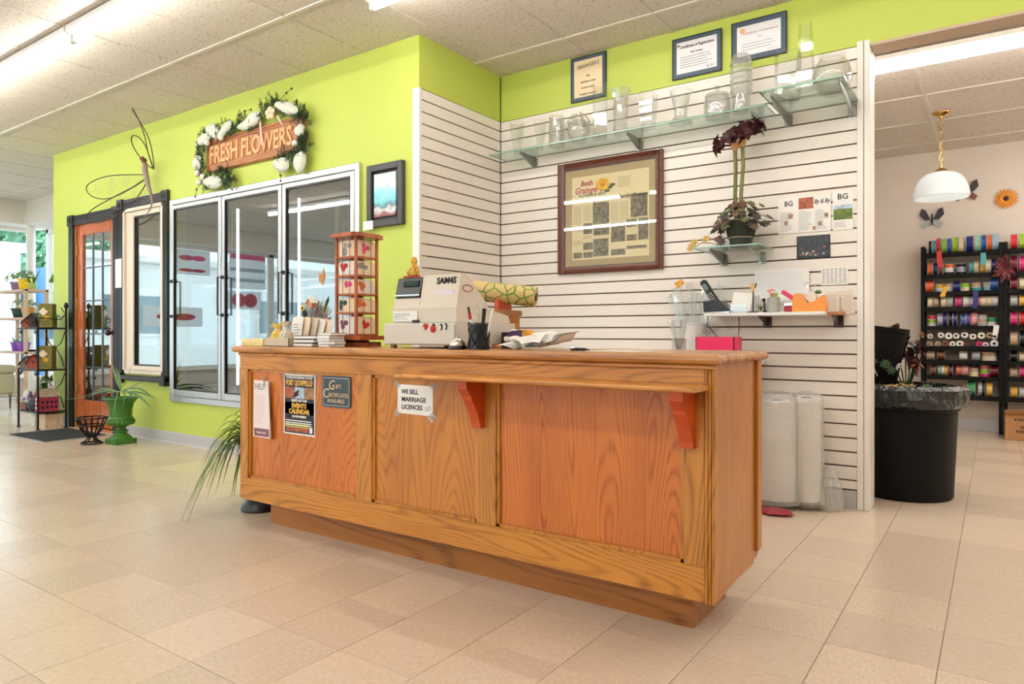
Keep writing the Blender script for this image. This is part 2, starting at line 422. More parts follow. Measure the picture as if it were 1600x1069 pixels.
# ---- return wall and back wall with slat panels
PITCH = .0783; GZ0 = 2.194
struct(MB().box(XR-.1, XR, YG+T, YB+.15, 2.58, H+.03).build('wall_return_upper', M_green))
wr = struct(MB().box(XR-.1, XR-.014, YG+T-.01, YB+.15, 0, 2.58).build('wall_return', M_groove))
wb = struct(MB().box(XR, -.635, YB+.014, YB+.15, 0, 2.58).build('wall_back', M_groove))
struct(MB().box(XR, XRT, YB, YB+.15, 2.58, H+.03).build('wall_header', M_green))
struct(MB().box(XR-.003, XR+.0, YB-.012, YB, 0, H).build('trim_1', mat('blue corner bead', (92, 92, 140), .5)))
slb = slr = None
z = GZ0-26*PITCH
k = -26
edges = [.105]+[GZ0+q*PITCH for q in range(-26, 5)]+[2.58]
for z0, z1 in zip(edges[:-1], edges[1:]):
    if z1-z0 < .02: continue
    full = abs((z1-z0)-PITCH) < .002
    for wall in (wb, wr):
        proto = slb if wall is wb else slr
        if full and proto is not None: o = proto.copy(); C.objects.link(o)
        else:
            m = MB(); h = z1-z0
            # face board with a lipped (T-slot) edge above and below
            prof = [(0, .0045), (0, h-.0045), (-.0135, h-.0045), (-.0135, .0045)]
            if wall is wb: m.prism([(YB-p, q) for p, q in prof], 'X', XR, -.637)
            else: m.prism([(XR+p, q) for p, q in prof], 'Y', YG+.02, YB)
            o = m.build('slat', M_slat, wall)
            if full:
                if wall is wb: slb = o
                else: slr = o
        o.location = (0, 0, z0)
# corner trims, end post, baseboards
struct(MB().box(XR-.055, XR+.004, YG-.004, YG+.02, 0, 2.58).build('trim_2', M_trimw))
struct(MB().bev(-.637, -.605, YB-.012, YB+.15, 0, 2.60, .003).bev(-.603, -.572, YB-.006, YB+.16, 0, 2.60, .003).build('trim_3', M_trimw))
bb = MB().prism([(YB-.006, .0), (YB-.003, .095), (YB, .1), (YB+.014, .1), (YB+.014, 0)], 'X', XR, -.64)
struct(bb.build('baseboard_back', M_base))
bg_ = MB()
for a, b in ((XE, -8.04), (-6.99, XR)):
    bg_.prism([(YG-.012, 0), (YG-.004, .012), (YG-.003, .095), (YG, .1), (YG+.002, .1), (YG+.002, 0)], 'X', a, b)
struct(bg_.build('baseboard_left', M_base))
# soffit lining below the header
struct(MB().box(-.57, XRT, YB+.001, YB+.15, 2.565, 2.58).build('trim_4', mat('beige soffit', (196, 176, 156), .6)))

# ---- rear work room
struct(MB().box(-2.3, XRT, YF, YF+.1, 0, HF+.1).build('wall_rear', M_wht))
struct(MB().box(-2.4, -2.3, YB+.15, YF+.1, 0, HF+.1).build('wall_rear_left', M_wht))
struct(MB().box(-2.3, -.64, YB+.151, YB+.16, 0, HF).build('wall_back_inner', M_wht))
struct(MB().box(-2.3, XRT, YB+.16, YB+.17, 2.60, HF).build('wall_header_inner', M_wht))
struct(MB().box(-2.3, XRT, YF-.012, YF, 0, .12).build('baseboard_rear', M_base))
cr = struct(MB().box(-2.3, XRT, YB+.15, YF+.05, HF+.03, HF+.1).build('ceiling_rear', M_ceil))
cp = MB().bev(-.615, .615, -.405, .405, HF+.004, HF+.028, .004).build('ceiling_panel', M_ceil, cr); first = True
for i in range(-2, 3):
    for j in range(-3, 3):
        x = -.47+.62+i*1.24; y = 6.36+.41+j*.82
        if x+.62 > XRT+.1 or x-.62 < -2.4 or y-.4 < YB+.1: continue
        o = cp if first else cp.copy()
        if not first: C.objects.link(o)
        first = False; o.location = (x, y, 0)
for j in range(-2, 3): MB().box(-2.3, XRT, 6.36+j*.82-.012, 6.36+j*.82+.012, HF-.003, HF+.004).build('tee_bar', M_tee, cr)
for i in range(-1, 3): MB().box(-.47+i*1.24-.012, -.47+i*1.24+.012, YB+.17, YF, HF-.002, HF+.004).build('tee_bar', M_tee, cr)

# ---- walls out of view: right side and street front with shop windows
struct(MB().box(XRT, XRT+.1, YFR, YF+.1, 0, H+.1).build('wall_right', M_wht))
fr = MB(); xs = [XW, -11.6, -8.6, -8.2, -5.2, -4.8, -1.8, XRT]
fr.box(XW, XRT, YFR-.12, YFR, 0, .5).box(XW, XRT, YFR-.12, YFR, 2.45, H+.1)
for a, b in ((XW, -11.6), (-8.6, -8.2), (-5.2, -4.8), (-1.8, XRT)): fr.box(a, b, YFR-.12, YFR, .5, 2.45)
struct(fr.build('wall_front', M_wht))
n = 4
for a, b in ((-11.6, -8.6), (-8.2, -5.2), (-4.8, -1.8)):
    w = MB()
    for q in (a, (a+b)/2-.025, b-.05): w.box(q, q+.05, YFR-.09, YFR-.03, .5, 2.45)
    w.box(a, b, YFR-.09, YFR-.03, .5, .55).box(a, b, YFR-.09, YFR-.03, 2.4, 2.45)
    o = struct(w.build('window_%d' % n, M_trimw)); n += 1
    MB().box(a+.05, b-.05, YFR-.065, YFR-.06, .55, 2.4).build('pane', M_pane, o)

# ---- side with big windows behind a bulkhead, far left
struct(MB().box(XW, -11.8, YFR, 4.7, 2.59, H+.1).box(-11.8, XE, 4.3, 4.7, 2.59, H+.1).build('wall_bulkhead', mat('bulkhead paint', (232, 226, 216), .7)))
struct(MB().box(XW-.1, XW, YFR, 4.8, 0, .32).box(XW-.1, XE+.1, 4.7, 4.8, 0, .32).box(XW-.1, XW, YFR, 4.8, 2.59, H+.1).box(XW-.1, XE+.1, 4.7, 4.8, 2.59, H+.1).build('wall_side', M_wht))
def winside(n, y0, y1):
    w = MB()
    for q in (y0, y1-.06): w.box(XW-.08, XW-.01, q, q+.06, .32, 2.59)
    w.box(XW-.08, XW-.01, y0, y1, .32, .38).box(XW-.08, XW-.01, y0, y1, 2.53, 2.59)
    o = struct(w.build('window_%d' % n, M_trimw))
    MB().box(XW-.05, XW-.045, y0+.06, y1-.06, .38, 2.53).build('pane', M_pane, o)
    MB().bev(XW-.0, XW+.12, y0, y1, .30, .335, .006).build('window_sill', M_trimw, o)
for n, (a, b) in enumerate([(-4.4, -2.2), (-2.2, 0.0), (0.0, 2.2), (2.2, 4.6)]): winside(7+n, a, b)
w = MB(); a, b = XW+.1, XE
for q in (a, (a+b)/2-.03, b-.06): w.box(q, q+.06, 4.71, 4.78, .32, 2.59)
w.box(a, b, 4.71, 4.78, .32, .38).box(a, b, 4.71, 4.78, 2.53, 2.59)
o = struct(w.build('window_2', M_trimw)); MB().box(a+.06, b-.06, 4.745, 4.75, .38, 2.53).build('pane', M_pane, o)
cl = struct(MB().cyl((-11.88, 4.42, 0), (-11.88, 4.42, 2.59), .06, n=20).build('trim_5', M_trimw, smooth=True))

# ---- door_1: glazed wooden door in black fluted casing
M_door = oak('varnished door wood', (190, 104, 58), (140, 66, 30), 'Z', .7, .25, 21)
M_case = mat('black fluted casing', (34, 33, 36), .3, noise=.15, nscale=40)
def casing(parent, x0, x1, z0, z1, w, top):
    """fluted casing with corner blocks"""
    for a in (x0, x1-w):
        m = MB(); n = 5; st = w/n
        m.box(a, a+w, YG-.016, YG, z0, z1-w)
        for k in range(n): m.box(a+k*st+st*.2, a+k*st+st*.8, YG-.024, YG-.016, z0, z1-w)
        m.build('casing', M_case, parent)
    m = MB(); m.box(x0+w, x1-w, YG-.016, YG, z1-w, z1); st = w/5
    for k in range(5): m.box(x0+w, x1-w, YG-.024, YG-.016, z1-w+k*st+st*.2, z1-w+k*st+st*.8)
    m.build('casing', M_case, parent)
    for a in (x0, x1-w):
        bl = MB().bev(a-.008, a+w+.008, YG-.036, YG, z1-w-.008, z1+.008, .004).build('corner_block', M_case, parent)
        Mx = Matrix.Translation((a+w/2, YG-.036, z1-w/2)) @ Matrix.Rotation(PI/2, 4, 'X')
        MB().lathe([(w*.4, 0), (w*.4, .004), (w*.3, .006), (w*.3, .002), (w*.17, .002), (w*.15, .008), (0, .009)], M=Mx, n=16).build('rosette', M_case, bl)
d1 = struct(MB().box(DX0, DX0+.012, YG, YG+T, 0, DZ1).box(DX1-.012, DX1, YG, YG+T, 0, DZ1).box(DX0, DX1, YG, YG+T, DZ1-.012, DZ1).box(DX0, DX1, YG, YG+T, 0, .02).build('door_1', M_door))
casing(d1, -8.04, -6.99, 0, 2.21, .10, True)
gx0, gx1, gz0, gz1 = -7.80, -7.20, .29, 2.0
for a, b, z0, z1 in [(DX0+.014, gx0, .03, DZ1-.014), (gx1, DX1-.014, .03, DZ1-.014), (gx0, gx1, .03, gz0), (gx0, gx1, gz1, DZ1-.014)]:
    MB().bev(a, b, YG+.012, YG+.05, z0, z1, .004).build('door_rail' if b-a > .3 else 'door_stile', M_door, d1)
M_came = mat('pewter glazing bar', (110, 112, 116), .3, metal=.7)
for i in range(3):
    for j in range(5):
        a = gx0+i*.2; b = a+.2; z0 = gz0+j*(gz1-gz0)/5; z1 = z0+(gz1-gz0)/5
        MB().box(a, b, YG+.029, YG+.033, z0, z1).build('pane', M_dpane, d1)
for i in (1, 2): MB().bev(gx0+i*.2-.007, gx0+i*.2+.007, YG+.02, YG+.042, gz0, gz1, .003).build('glazing_bar', M_came, d1)
for j in range(1, 5):
    z = gz0+j*(gz1-gz0)/5; MB().bev(gx0, gx1, YG+.021, YG+.041, z-.007, z+.007, .003).build('glazing_bar', M_came, d1)
Mx = Matrix.Translation((-7.14, YG+.012, .985)) @ Matrix.Rotation(PI/2, 4, 'X')
MB().lathe([(.03, 0), (.03, .006), (.012, .01), (.011, .03), (.026, .04), (.031, .055), (.026, .068), (0, .074)], M=Mx, n=16).build('door_knob', mat('dark bronze', (58, 44, 36), .25, metal=.8), d1, smooth=True)
for z in (.35, 1.25, 1.8):
    MB().cyl((DX0+.016, YG+.008, z), (DX0+.016, YG+.008, z+.1), .007, n=8).box(DX0+.016, DX0+.05, YG+.006, YG+.012, z, z+.1).build('hinge', mat('brass hinge', (190, 120, 60), .3, metal=.7), d1)

# ---- window_1: fixed cream window in black casing
w1 = struct(MB().box(NX0, NX0+.03, YG-.02, YG+T, NZ0, NZ1).box(NX1-.03, NX1, YG-.02, YG+T, NZ0, NZ1).box(NX0, NX1, YG-.02, YG+T, NZ1-.03, NZ1).box(NX0, NX1, YG-.02, YG+T, NZ0, NZ0+.03).build('window_1', mat('cream window frame', (228, 214, 196), .4)))
MC = MATS['cream window frame']
fx0, fx1, fz0, fz1 = -6.74, -6.26, .675, 2.09
for a, b, z0, z1 in [(NX0+.03, fx0, NZ0+.03, NZ1-.03), (fx1, NX1-.03, NZ0+.03, NZ1-.03), (fx0, fx1, NZ0+.03, fz0), (fx0, fx1, fz1, NZ1-.03)]:
    MB().bev(a, b, YG, YG+.05, z0, z1, .005).build('sash', MC, w1)
MB().box(fx0, fx1, YG+.03, YG+.036, fz0, fz1).build('pane', M_dpane, w1)
sp = MB()
for a, b, z0, z1 in [(fx0, fx0+.012, fz0, fz1), (fx1-.012, fx1, fz0, fz1), (fx0, fx1, fz0, fz0+.012), (fx0, fx1, fz1-.012, fz1)]: sp.box(a, b, YG+.012, YG+.03, z0, z1)
sp.build('spacer', M_black, w1)
casing(w1, -6.985, -6.09, .56, 2.26, .085, True)
MB().bev(-6.985, -6.09, YG-.05, YG, .535, .585, .01).bev(-6.985, -6.905, YG-.06, YG, .505, .60, .006).bev(-6.17, -6.09, YG-.06, YG, .505, .60, .006).build('window_sill', M_case, w1)
# ================================================================== LIGHT FITTINGS
def fixture(name, label, x0, x1, y, z, ntube=1, group='ceiling strip lights', hz=None):
    t = thing(name, label, 'light', ((x0+x1)/2, y, z+.06), group)
    MB().prism([(y-.055, z+.03), (y-.03, z+.012), (y+.03, z+.012), (y+.055, z+.03), (y+.055, z+.06), (y-.055, z+.06)], 'X', x0, x1).build('housing', M_white, t)
    for a in (x0, x1): 
        sg = 1 if a == x0 else -1
        for k in range(ntube):
            yy = y+(k-(ntube-1)/2)*.06
            MB().bev(a, a+sg*.03, yy-.018, yy+.018, z-.03, z+.03, .004) if sg > 0 else None
            lo, hi = min(a, a+sg*.03), max(a, a+sg*.03)
            MB().bev(lo, hi, yy-.014, yy+.014, z-.03, z+.02, .004).build('lamp_holder', M_white, t)
    for k in range(ntube):
        yy = y+(k-(ntube-1)/2)*.06
        MB().cyl((x0+.03, yy, z-.012), (x1-.03, yy, z-.012), .019, n=12).build('tube', M_tube, t, smooth=True)
    return t
zt = H-.065
fixture('strip_light', 'lit ceiling strip light left of its joint, towards the far windows', -7.24, -4.82, 2.03, zt)
fixture('strip_light', 'lit ceiling strip light right of its joint, nearest the green wall sign', -4.80, -2.38, 2.03, zt)
fixture('strip_light', 'lit ceiling strip light farthest along the row, by the windows', -9.68, -7.26, 2.03, zt)
fixture('strip_light', 'lit ceiling strip light whose end shows above the shop corner', -2.94, -.52, 2.80, zt)
fixture('strip_light', 'lit ceiling strip light continuing the row above the sales counter', -.50, 1.92, 2.80, zt)
for k, yy in enumerate((-.1, -2.3)):
    for j, x0 in enumerate((-9.4, -6.6, -3.8, -1.0)):
        fixture('strip_light', 'lit ceiling strip light behind the viewpoint, %s from the windows in the %s row' % (ordw(j), ('nearer', 'farther')[k]), x0, x0+2.42, yy, zt, group='strip lights behind the viewpoint')
fixture('strip_light', 'bright twin strip light over the rear work room opening', -1.1, 1.4, 5.27, HF-.085, 2)
fixture('strip_light', 'added unseen twin strip light on the rear room ceiling, out past the ribbon racks', .75, 3.15, 7.2, HF-.085, 2)  # out-of-view fitting added to brighten the dim rear room
fixture('strip_light', 'added unseen twin strip light continuing the rear room row to the right', 1.45, 3.15, 5.27, HF-.085, 2)  # row prolonged out of view, added for more light in the rear room

# ================================================================== DISPLAY COOLER
ck = thing('display_cooler', 'built-in aluminium flower cooler with three tall glass doors in green wall', 'cooler', ((KX0+KX1)/2, YG, KZ0))
f_ = MB()
X0, X1, Z0, Z1 = -6.045, -3.615, .375, 2.165
f_.bev(X0, KX0+.01, YG-.03, YG+.01, Z0, Z1, .006).bev(KX1-.01, X1, YG-.03, YG+.01, Z0, Z1, .006)
f_.bev(KX0+.01, KX1-.01, YG-.03, YG+.01, KZ1-.01, Z1, .006).bev(KX0+.01, KX1-.01, YG-.03, YG+.01, Z0, KZ0+.01, .006)
f_.build('frame', M_steel, ck)
M_cin = mat('cooler liner', (150, 156, 158), .5); M_dark = mat('cooler floor', (70, 72, 74), .6)
MB().box(KX0-.05, KX1+.05, 4.55, 4.60, .1, 2.3).box(KX0-.1, KX0-.05, YG+T, 4.6, .1, 2.3).box(KX1+.05, KX1+.1, YG+T, 4.6, .1, 2.3).box(KX0-.1, KX1+.1, YG+T, 4.6, 2.25, 2.3).build('liner', M_cin, ck)
MB().box(KX0-.1, KX1+.1, YG+T, 4.6, .1, .14).build('cooler_floor', M_dark, ck)
dw = [(-6.005, -5.245), (-5.232, -4.456), (-4.442, -3.655)]
for i, (a, b) in enumerate(dw):
    m = MB(); z0, z1 = KZ0+.01, KZ1-.015; fw = .038
    m.bev(a, a+fw, YG-.04, YG-.004, z0, z1, .006).bev(b-fw, b, YG-.04, YG-.004, z0, z1, .006).bev(a+fw, b-fw, YG-.04, YG-.004, z1-fw, z1, .006).bev(a+fw, b-fw, YG-.04, YG-.004, z0, z0+.055, .006)
    dr = m.build('door', M_steel, ck)
    gk = MB(); q = .008
    for u0, u1, v0, v1 in [(a+fw, a+fw+q, z0+.055, z1-fw), (b-fw-q, b-fw, z0+.055, z1-fw), (a+fw, b-fw, z0+.055, z0+.055+q), (a+fw, b-fw, z1-fw-q, z1-fw)]: gk.box(u0, u1, YG-.036, YG-.01, v0, v1)
    gk.build('gasket', M_black, dr)
    MB().box(a+fw, b-fw, YG-.024, YG-.018, z0+.055, z1-fw).build('glass', M_cool, dr)
    hx = a+.019; MB().tube([(hx, YG-.04, 1.13), (hx, YG-.085, 1.13), (hx, YG-.085, 1.44), (hx, YG-.04, 1.44)], .008, 8).bev(hx-.018, hx+.018, YG-.05, YG-.038, 1.115, 1.145, .003).bev(hx-.018, hx+.018, YG-.05, YG-.038, 1.425, 1.455, .003).build('handle', mat('dark steel handle', (70, 70, 72), .35, metal=.7), dr)
M_led = mat('cooler lamp tube', (245, 250, 255), .4, emit=5.0)
for x in (-5.20, -4.41):
    MB().bev(x-.03, x+.03, YG+.02, YG+.06, .45, 2.1, .004).build('mullion', M_steel, ck)
    MB().cyl((x, YG+.085, .55), (x, YG+.085, 2.02), .016, n=10).build('lamp_tube', M_led, ck, smooth=True)
for a, b in ((-6.0, -5.24), (-5.22, -4.45), (-4.43, -3.66)):
    for z in (.62,):
        m = MB()
        for k in range(14): y = 3.62+k*.06; m.cyl((a, y, z), (b, y, z), .003, n=5)
        for x in (a, b): m.cyl((x, 3.6, z), (x, 4.42, z), .005, n=6)
        m.build('wire_shelf', M_steel, ck)
    for x in (a+.03,): MB().box(x, x+.05, 4.48, 4.54, .14, 2.2).build('upright', M_trimw, ck)

# ================================================================== COUNTER
BX0, BX1, BY0, BY1, BZ0, BZ1 = -3.19, -.72, 2.13, 2.62, .135, .882
ct = thing('sales_counter', 'long orange oak panelled sales counter standing on the tiled shop floor', 'counter', (-1.95, 2.37, 0))
MB().box(-3.08, -.826, 2.235, 2.57, 0, BZ0+.01).build('kick_base', oak('oak kick', (178, 114, 54), (122, 70, 26), 'X', .6, .4, 31), ct)
# carcass behind the front frame
MB().box(BX0+.01, BX1-.012, BY0+.03, BY1-.02, BZ0, BZ1).build('carcass', M_oakside, ct)
# front frame: rails and stiles with the panels set back
pz0, pz1 = .245, .799
px_ = [(-3.125, -2.325), (-2.232, -1.655), (-1.562, -.82)]
MB().bev(BX0, BX1-.03, BY0, BY0+.03, pz1, BZ1, .002).build('top_rail', M_oakX, ct)
MB().bev(BX0, BX1-.03, BY0, BY0+.03, BZ0, pz0, .002).build('bottom_rail', M_oakX, ct)
for a, b in [(BX0, px_[0][0]), (px_[0][1], px_[1][0]), (px_[1][1], px_[2][0]), (px_[2][1], BX1-.03)]:
    MB().bev(a, b, BY0, BY0+.03, pz0, pz1, .002).build('stile', M_oakZ, ct)
for k, (a, b) in enumerate(px_):
    mm = M_panel if k != 1 else oak('golden oak veneer', (200, 130, 54), (152, 88, 30), 'Z', 1.5, .33, 17, .7)
    pn = MB().box(a, b, BY0+.018, BY0+.03, pz0, pz1).build('panel', mm, ct)
    bd = MB(); q = .012
    for u0, u1, v0, v1 in [(a, a+q, pz0, pz1), (b-q, b, pz0, pz1), (a, b, pz0, pz0+q), (a, b, pz1-q, pz1)]: bd.prism([(u0, v0), (u1, v0), (u1, v1), (u0, v1)], 'Y', BY0+.008, BY0+.02)
    bd.build('bead', M_oakZ, pn)
# right end: corner edging, end panel, rear trim board
MB().bev(BX1-.03, BX1-.019, BY0-.004, BY0+.03, BZ0-.004, BZ1, .003).bev(BX1-.018, BX1-.009, BY0-.004, BY0+.03, BZ0-.004, BZ1, .003).bev(BX1-.008, BX1+.002, BY0-.002, BY0+.03, BZ0-.004, BZ1, .003).build('corner_edging', M_oakZ, ct)
MB().prism([(BY0+.03, BZ0), (BY0+.03, BZ1), (BY1, BZ1), (BY1, BZ0+.05), (BY1-.02, BZ0+.03)], 'X', BX1-.012, BX1).build('end_panel', M_oakside, ct)
MB().bev(BX1-.002, BX1+.012, BY1-.05, BY1, .19, BZ1, .003).build('end_trim', M_oakside, ct)
# top with rounded nosing
tp = MB(); n0 = BY0-.03; n1 = BY1+.03
sec = [(0, .0), (-.0, .0)]
def nose(y, sg): return [(y+sg*.016, BZ1), (y+sg*.004, BZ1+.005), (y, BZ1+.014), (y+sg*.002, BZ1+.024), (y+sg*.012, BZ1+.032), (y+sg*.022, BZ1+.034)]
rings = []
for inset, z in [(.016, 0), (.004, .005), (0, .014), (.002, .024), (.012, .032), (.022, .034)]:
    rings.append([(BX0-.028+inset, n0+inset, BZ1+z), (BX1+.028-inset, n0+inset, BZ1+z), (BX1+.028-inset, n1-inset, BZ1+z), (BX0-.028+inset, n1-inset, BZ1+z)])
vs_ = [p for r in rings for p in r]; fs_ = [(3, 2, 1, 0), tuple(range(20, 24))]
for i in range(5):
    for k in range(4): fs_.append((i*4+k, i*4+(k+1) % 4, i*4+4+(k+1) % 4, i*4+4+k))
MB().add(vs_, fs_).build('top', M_oaktop, ct)
MB().bev(BX0-.008, BX1+.006, BY0-.010, BY0+.0, BZ1-.016, BZ1, .004).build('cove_moulding', M_oakX, ct)
# writing ledge on two red brackets
lz = .803
LY0 = 1.985
led = MB().prism([(LY0, lz), (LY0-.008, lz+.004), (LY0-.008, lz+.010), (LY0, lz+.016), (BY0, lz+.018), (BY0, lz)], 'X', -1.945, -.735).build('ledge', M_oakX, ct)
for bx in (-1.635, -.80):
    poly = [(BY0, lz), (BY0-.115, lz), (BY0-.113, lz-.03), (BY0-.085, lz-.06), (BY0-.08, lz-.075), (BY0-.05, lz-.12), (BY0-.03, lz-.165), (BY0-.028, lz-.185), (BY0, lz-.185)]
    MB().prism(poly, 'X', bx-.022, bx+.022).build('bracket', M_redwood, ct)
CT = BZ1+.034                                     # counter top height

# ================================================================== OUTSIDE
M_asph = mat('pale street paving', (205, 204, 200), .9, noise=.05, nscale=.6)
struct(MB().box(-60, 40, -60, 60, -.3, -.12).build('ground', M_asph))
M_wbld = mat('white render', (240, 240, 238), .8)
b_ = thing('white_building', 'long low white building across the street', 'building', (-18, 0, -.12))
MB().box(-22, -17.6, -14, 6.35, -.12, 2.75).build('wall', M_wbld, b_); MB().bev(-22.1, -17.45, -14.1, 6.45, 2.75, 2.95, .03).build('parapet', M_trimw, b_)
for k in range(4):
    y = -12+k*4.4; w_ = MB().box(-17.62, -17.56, y, y+2.0, .9, 2.0).build('window', M_trimw, b_); MB().box(-17.57, -17.55, y+.08, y+1.92, .98, 1.92).build('pane', mat('distant dark pane', (120, 140, 150), .1), w_)
t_ = thing('blue_container', 'blue shipping container outside beyond the white window column', 'container', (-18, 8.8, -.12))
M_blue = mat('blue steel', (70, 120, 170), .5, noise=.1, nscale=2)
m = MB().box(-20.5, -17.0, 6.7, 12.5, -.05, 2.45); 
m.build('body', M_blue, t_); m = MB()
for k in range(28): m.box(-17.0, -16.96, 6.75+k*.205, 6.75+k*.205+.1, .05, 2.4)
m.build('ribs', M_blue, t_)
M_tree = mat('pale teal tree leaves', (104, 160, 122), .7, noise=.4, nscale=3); M_bark = mat('tree bark', (110, 92, 76), .9)  # leaves are a pale teal green with random variation in tone
def tree(x, y, hgt, r, label, seed):
    rn = random.Random(seed); t = thing('street_tree', label, 'tree', (x, y, -.12), 'trees across the street')
    MB().cyl((x, y, -.12), (x, y, hgt*.6), .16, .1, 8).build('trunk', M_bark, t)
    m = MB()
    for k in range(2600):
        v = Vector((rn.gauss(0, 1), rn.gauss(0, 1), rn.gauss(0, 1))).normalized()*(rn.random()**.4)
        p = Vector((x+v.x*r, y+v.y*r, hgt*.62+v.z*hgt*.42)); s_ = rn.uniform(.13, .28)
        a = Vector((rn.gauss(0, 1), rn.gauss(0, 1), rn.gauss(0, 1))).normalized(); b = a.orthogonal().normalized()*s_; c = a.cross(b)*.6
        m.add([p-b, p-c*.7, p+b, p+c*.7], [(0, 1, 2, 3)])
    tag(m.build('crown', M_tree, t, recalc=False), kind='stuff')
for k, (x, y, hh, r, l) in enumerate([(-27, 10.0, 5.0, 2.15, 'pale green tree left of the window column, above the white building'), (-27, 5.6, 5.0, 2.15, 'bushy tree behind the roof of the white building, at the picture edge'), (-25, 14.6, 5.0, 2.3, 'leafy tree above the blue container, right of the window column'), (-28, 0.8, 4.5, 2.2, 'tree behind the white building, mirrored in the cooler glass'), (-28, -5.2, 4.8, 2.4, 'tree behind the far end of the white building')]): tree(x, y, hh, r, l, k)
# ================================================================== ON THE GREEN WALL
# ---- FRESH FLOWERS sign
sg = thing('flower_shop_sign', 'carved wooden FRESH FLOWERS sign hanging above the cooler doors', 'sign', (-4.83, YG, 2.47))
M_sign = oak('carved sign wood', (180, 118, 74), (136, 80, 44), 'X', .6, .5, 40)
y0 = YG-.03
MB().bev(-5.46, -4.20, y0, YG-.002, 2.33, 2.60, .006).build('board', M_sign, sg)
m = MB()
for a, b, z0, z1 in [(-5.45, -4.21, 2.575, 2.595), (-5.45, -4.21, 2.335, 2.355), (-5.45, -4.43, 2.555, 2.565), (-5.45, -5.43, 2.335, 2.595), (-4.23, -4.21, 2.335, 2.595)]: m.bev(a, b, y0-.008, y0+.001, z0, z1, .003)
m.build('border', M_sign, sg)
M_let = mat('pale carved letters', (224, 170, 116), .5)
text(sg, 'FRESH FLOWERS', -4.865, y0-.001, 2.395, .205, M_let, fit=1.07, ext=.009, bold=.004)
gar = thing('flower_garland', 'evergreen garland with white ribbon loops and baubles around the wooden sign', 'garland', (-4.83, YG-.03, 2.33))
rn = random.Random(5)
M_need = mat('fir needles', (28, 62, 32), .6, noise=.4, nscale=60); M_tulle = mat('white tulle ribbon', (214, 218, 206), .8, noise=.08, nscale=30)
M_bauble = mat('pearl bauble', (236, 232, 226), .25); M_pink = mat('pale pink ribbon', (226, 190, 186), .6)
def sprig(x, z, r, n, nm='fir_sprig'):
    mb = MB()
    for k in range(n):
        a = rn.uniform(0, 2*PI); e = rn.uniform(-.6, .9); L_ = r*rn.uniform(.5, 1.1)
        p = Vector((x+rn.gauss(0, r*.3), y0-.02+rn.uniform(-.02, .01), z+rn.gauss(0, r*.3)))
        q = p+Vector((math.cos(a)*L_, -abs(e)*r*.6, math.sin(a)*L_))
        mb.cyl(p, q, .0025, .001, 3)
        for t in (.35, .6, .85):
            c = p.lerp(q, t)
            for sgn in (-1, 1):
                dd = Vector((math.cos(a+sgn*1.0), -.3, math.sin(a+sgn*1.0)))*.022
                mb.cyl(c, c+dd, .003, .0012, 3)
    return tag(mb.build(nm, M_need, gar), kind='stuff')
path = [(-5.50, 2.36), (-5.50, 2.46), (-5.48, 2.56), (-5.40, 2.62), (-5.28, 2.63), (-5.16, 2.66), (-5.06, 2.63), (-4.92, 2.65), (-4.80, 2.64), (-4.62, 2.70), (-4.50, 2.72), (-4.38, 2.66), (-4.24, 2.62), (-4.17, 2.55), (-4.16, 2.45), (-4.15, 2.36), (-4.20, 2.30), (-4.28, 2.31), (-4.40, 2.30), (-5.36, 2.26), (-5.22, 2.29), (-5.12, 2.27), (-5.44, 2.24), (-5.10, 2.22)]
for x, z in path: sprig(x, z, .07, 22)
def loop(x, z, L_, w, a, m_=None):
    """puffed loop of wide ribbon"""
    Mx = Matrix.Translation((x, y0-.035, z)) @ Matrix.Rotation(a, 4, 'Y')
    o = MB().ball((0, 0, 0), 1, 12, 8, (L_, .04, w), None).build('ribbon_loop', m_ or M_tulle, gar, smooth=True)
    for v in o.data.vertices:
        p = Vector(v.co)+ORG[gar.name]; f = .55+.45*(p.x/L_+1)/2
        p = Mx @ Vector((p.x, p.y*f*(1+.5*math.sin(p.x/L_*7)), p.z*f)); v.co = p-ORG[gar.name]
for args in [(x_, z_, l_*1.25, w_*1.15, a_) for x_, z_, l_, w_, a_ in [(-5.46, 2.60, .09, .05, -.2), (-5.32, 2.66, .08, .06, .3), (-5.14, 2.63, .09, .045, -.5), (-4.80, 2.64, .11, .06, -.25), (-4.90, 2.62, .05, .03, 0), (-4.36, 2.67, .12, .05, .35), (-5.32, 2.23, .11, .06, .15), (-5.54, 2.42, .05, .07, 0), (-4.42, 2.25, .08, .06, .2), (-4.20, 2.24, .055, .09, .35), (-4.20, 2.47, .045, .05, 0)]]: loop(*args)
for x, z in [(-5.26, 2.60), (-5.18, 2.575), (-5.38, 2.565), (-5.52, 2.33), (-5.50, 2.25), (-4.24, 2.38), (-5.44, 2.29)]: MB().ball((x, y0-.045, z), .026, 10, 8).build('bauble', M_bauble, gar, smooth=True)
for k in range(5):
    a = k*2*PI/5+.3; MB().ball((-4.53+.03*math.cos(a), y0-.05, 2.655+.03*math.sin(a)), .028, 8, 6, (1, .5, .8)).build('rose_petal', mat('cream rose', (236, 206, 176), .6), gar, smooth=True)
for x0_, x1_, z1_ in ((-4.66, -4.655, 2.42), (-4.45, -4.38, 2.5)):
    MB().add([(x0_-.014, y0-.045, 2.62), (x0_+.010, y0-.045, 2.62), (x1_+.014, y0-.04, z1_), (x1_-.004, y0-.04, z1_+.02)], [(0, 1, 2, 3)]).build('ribbon_tail', M_pink, gar, recalc=False)
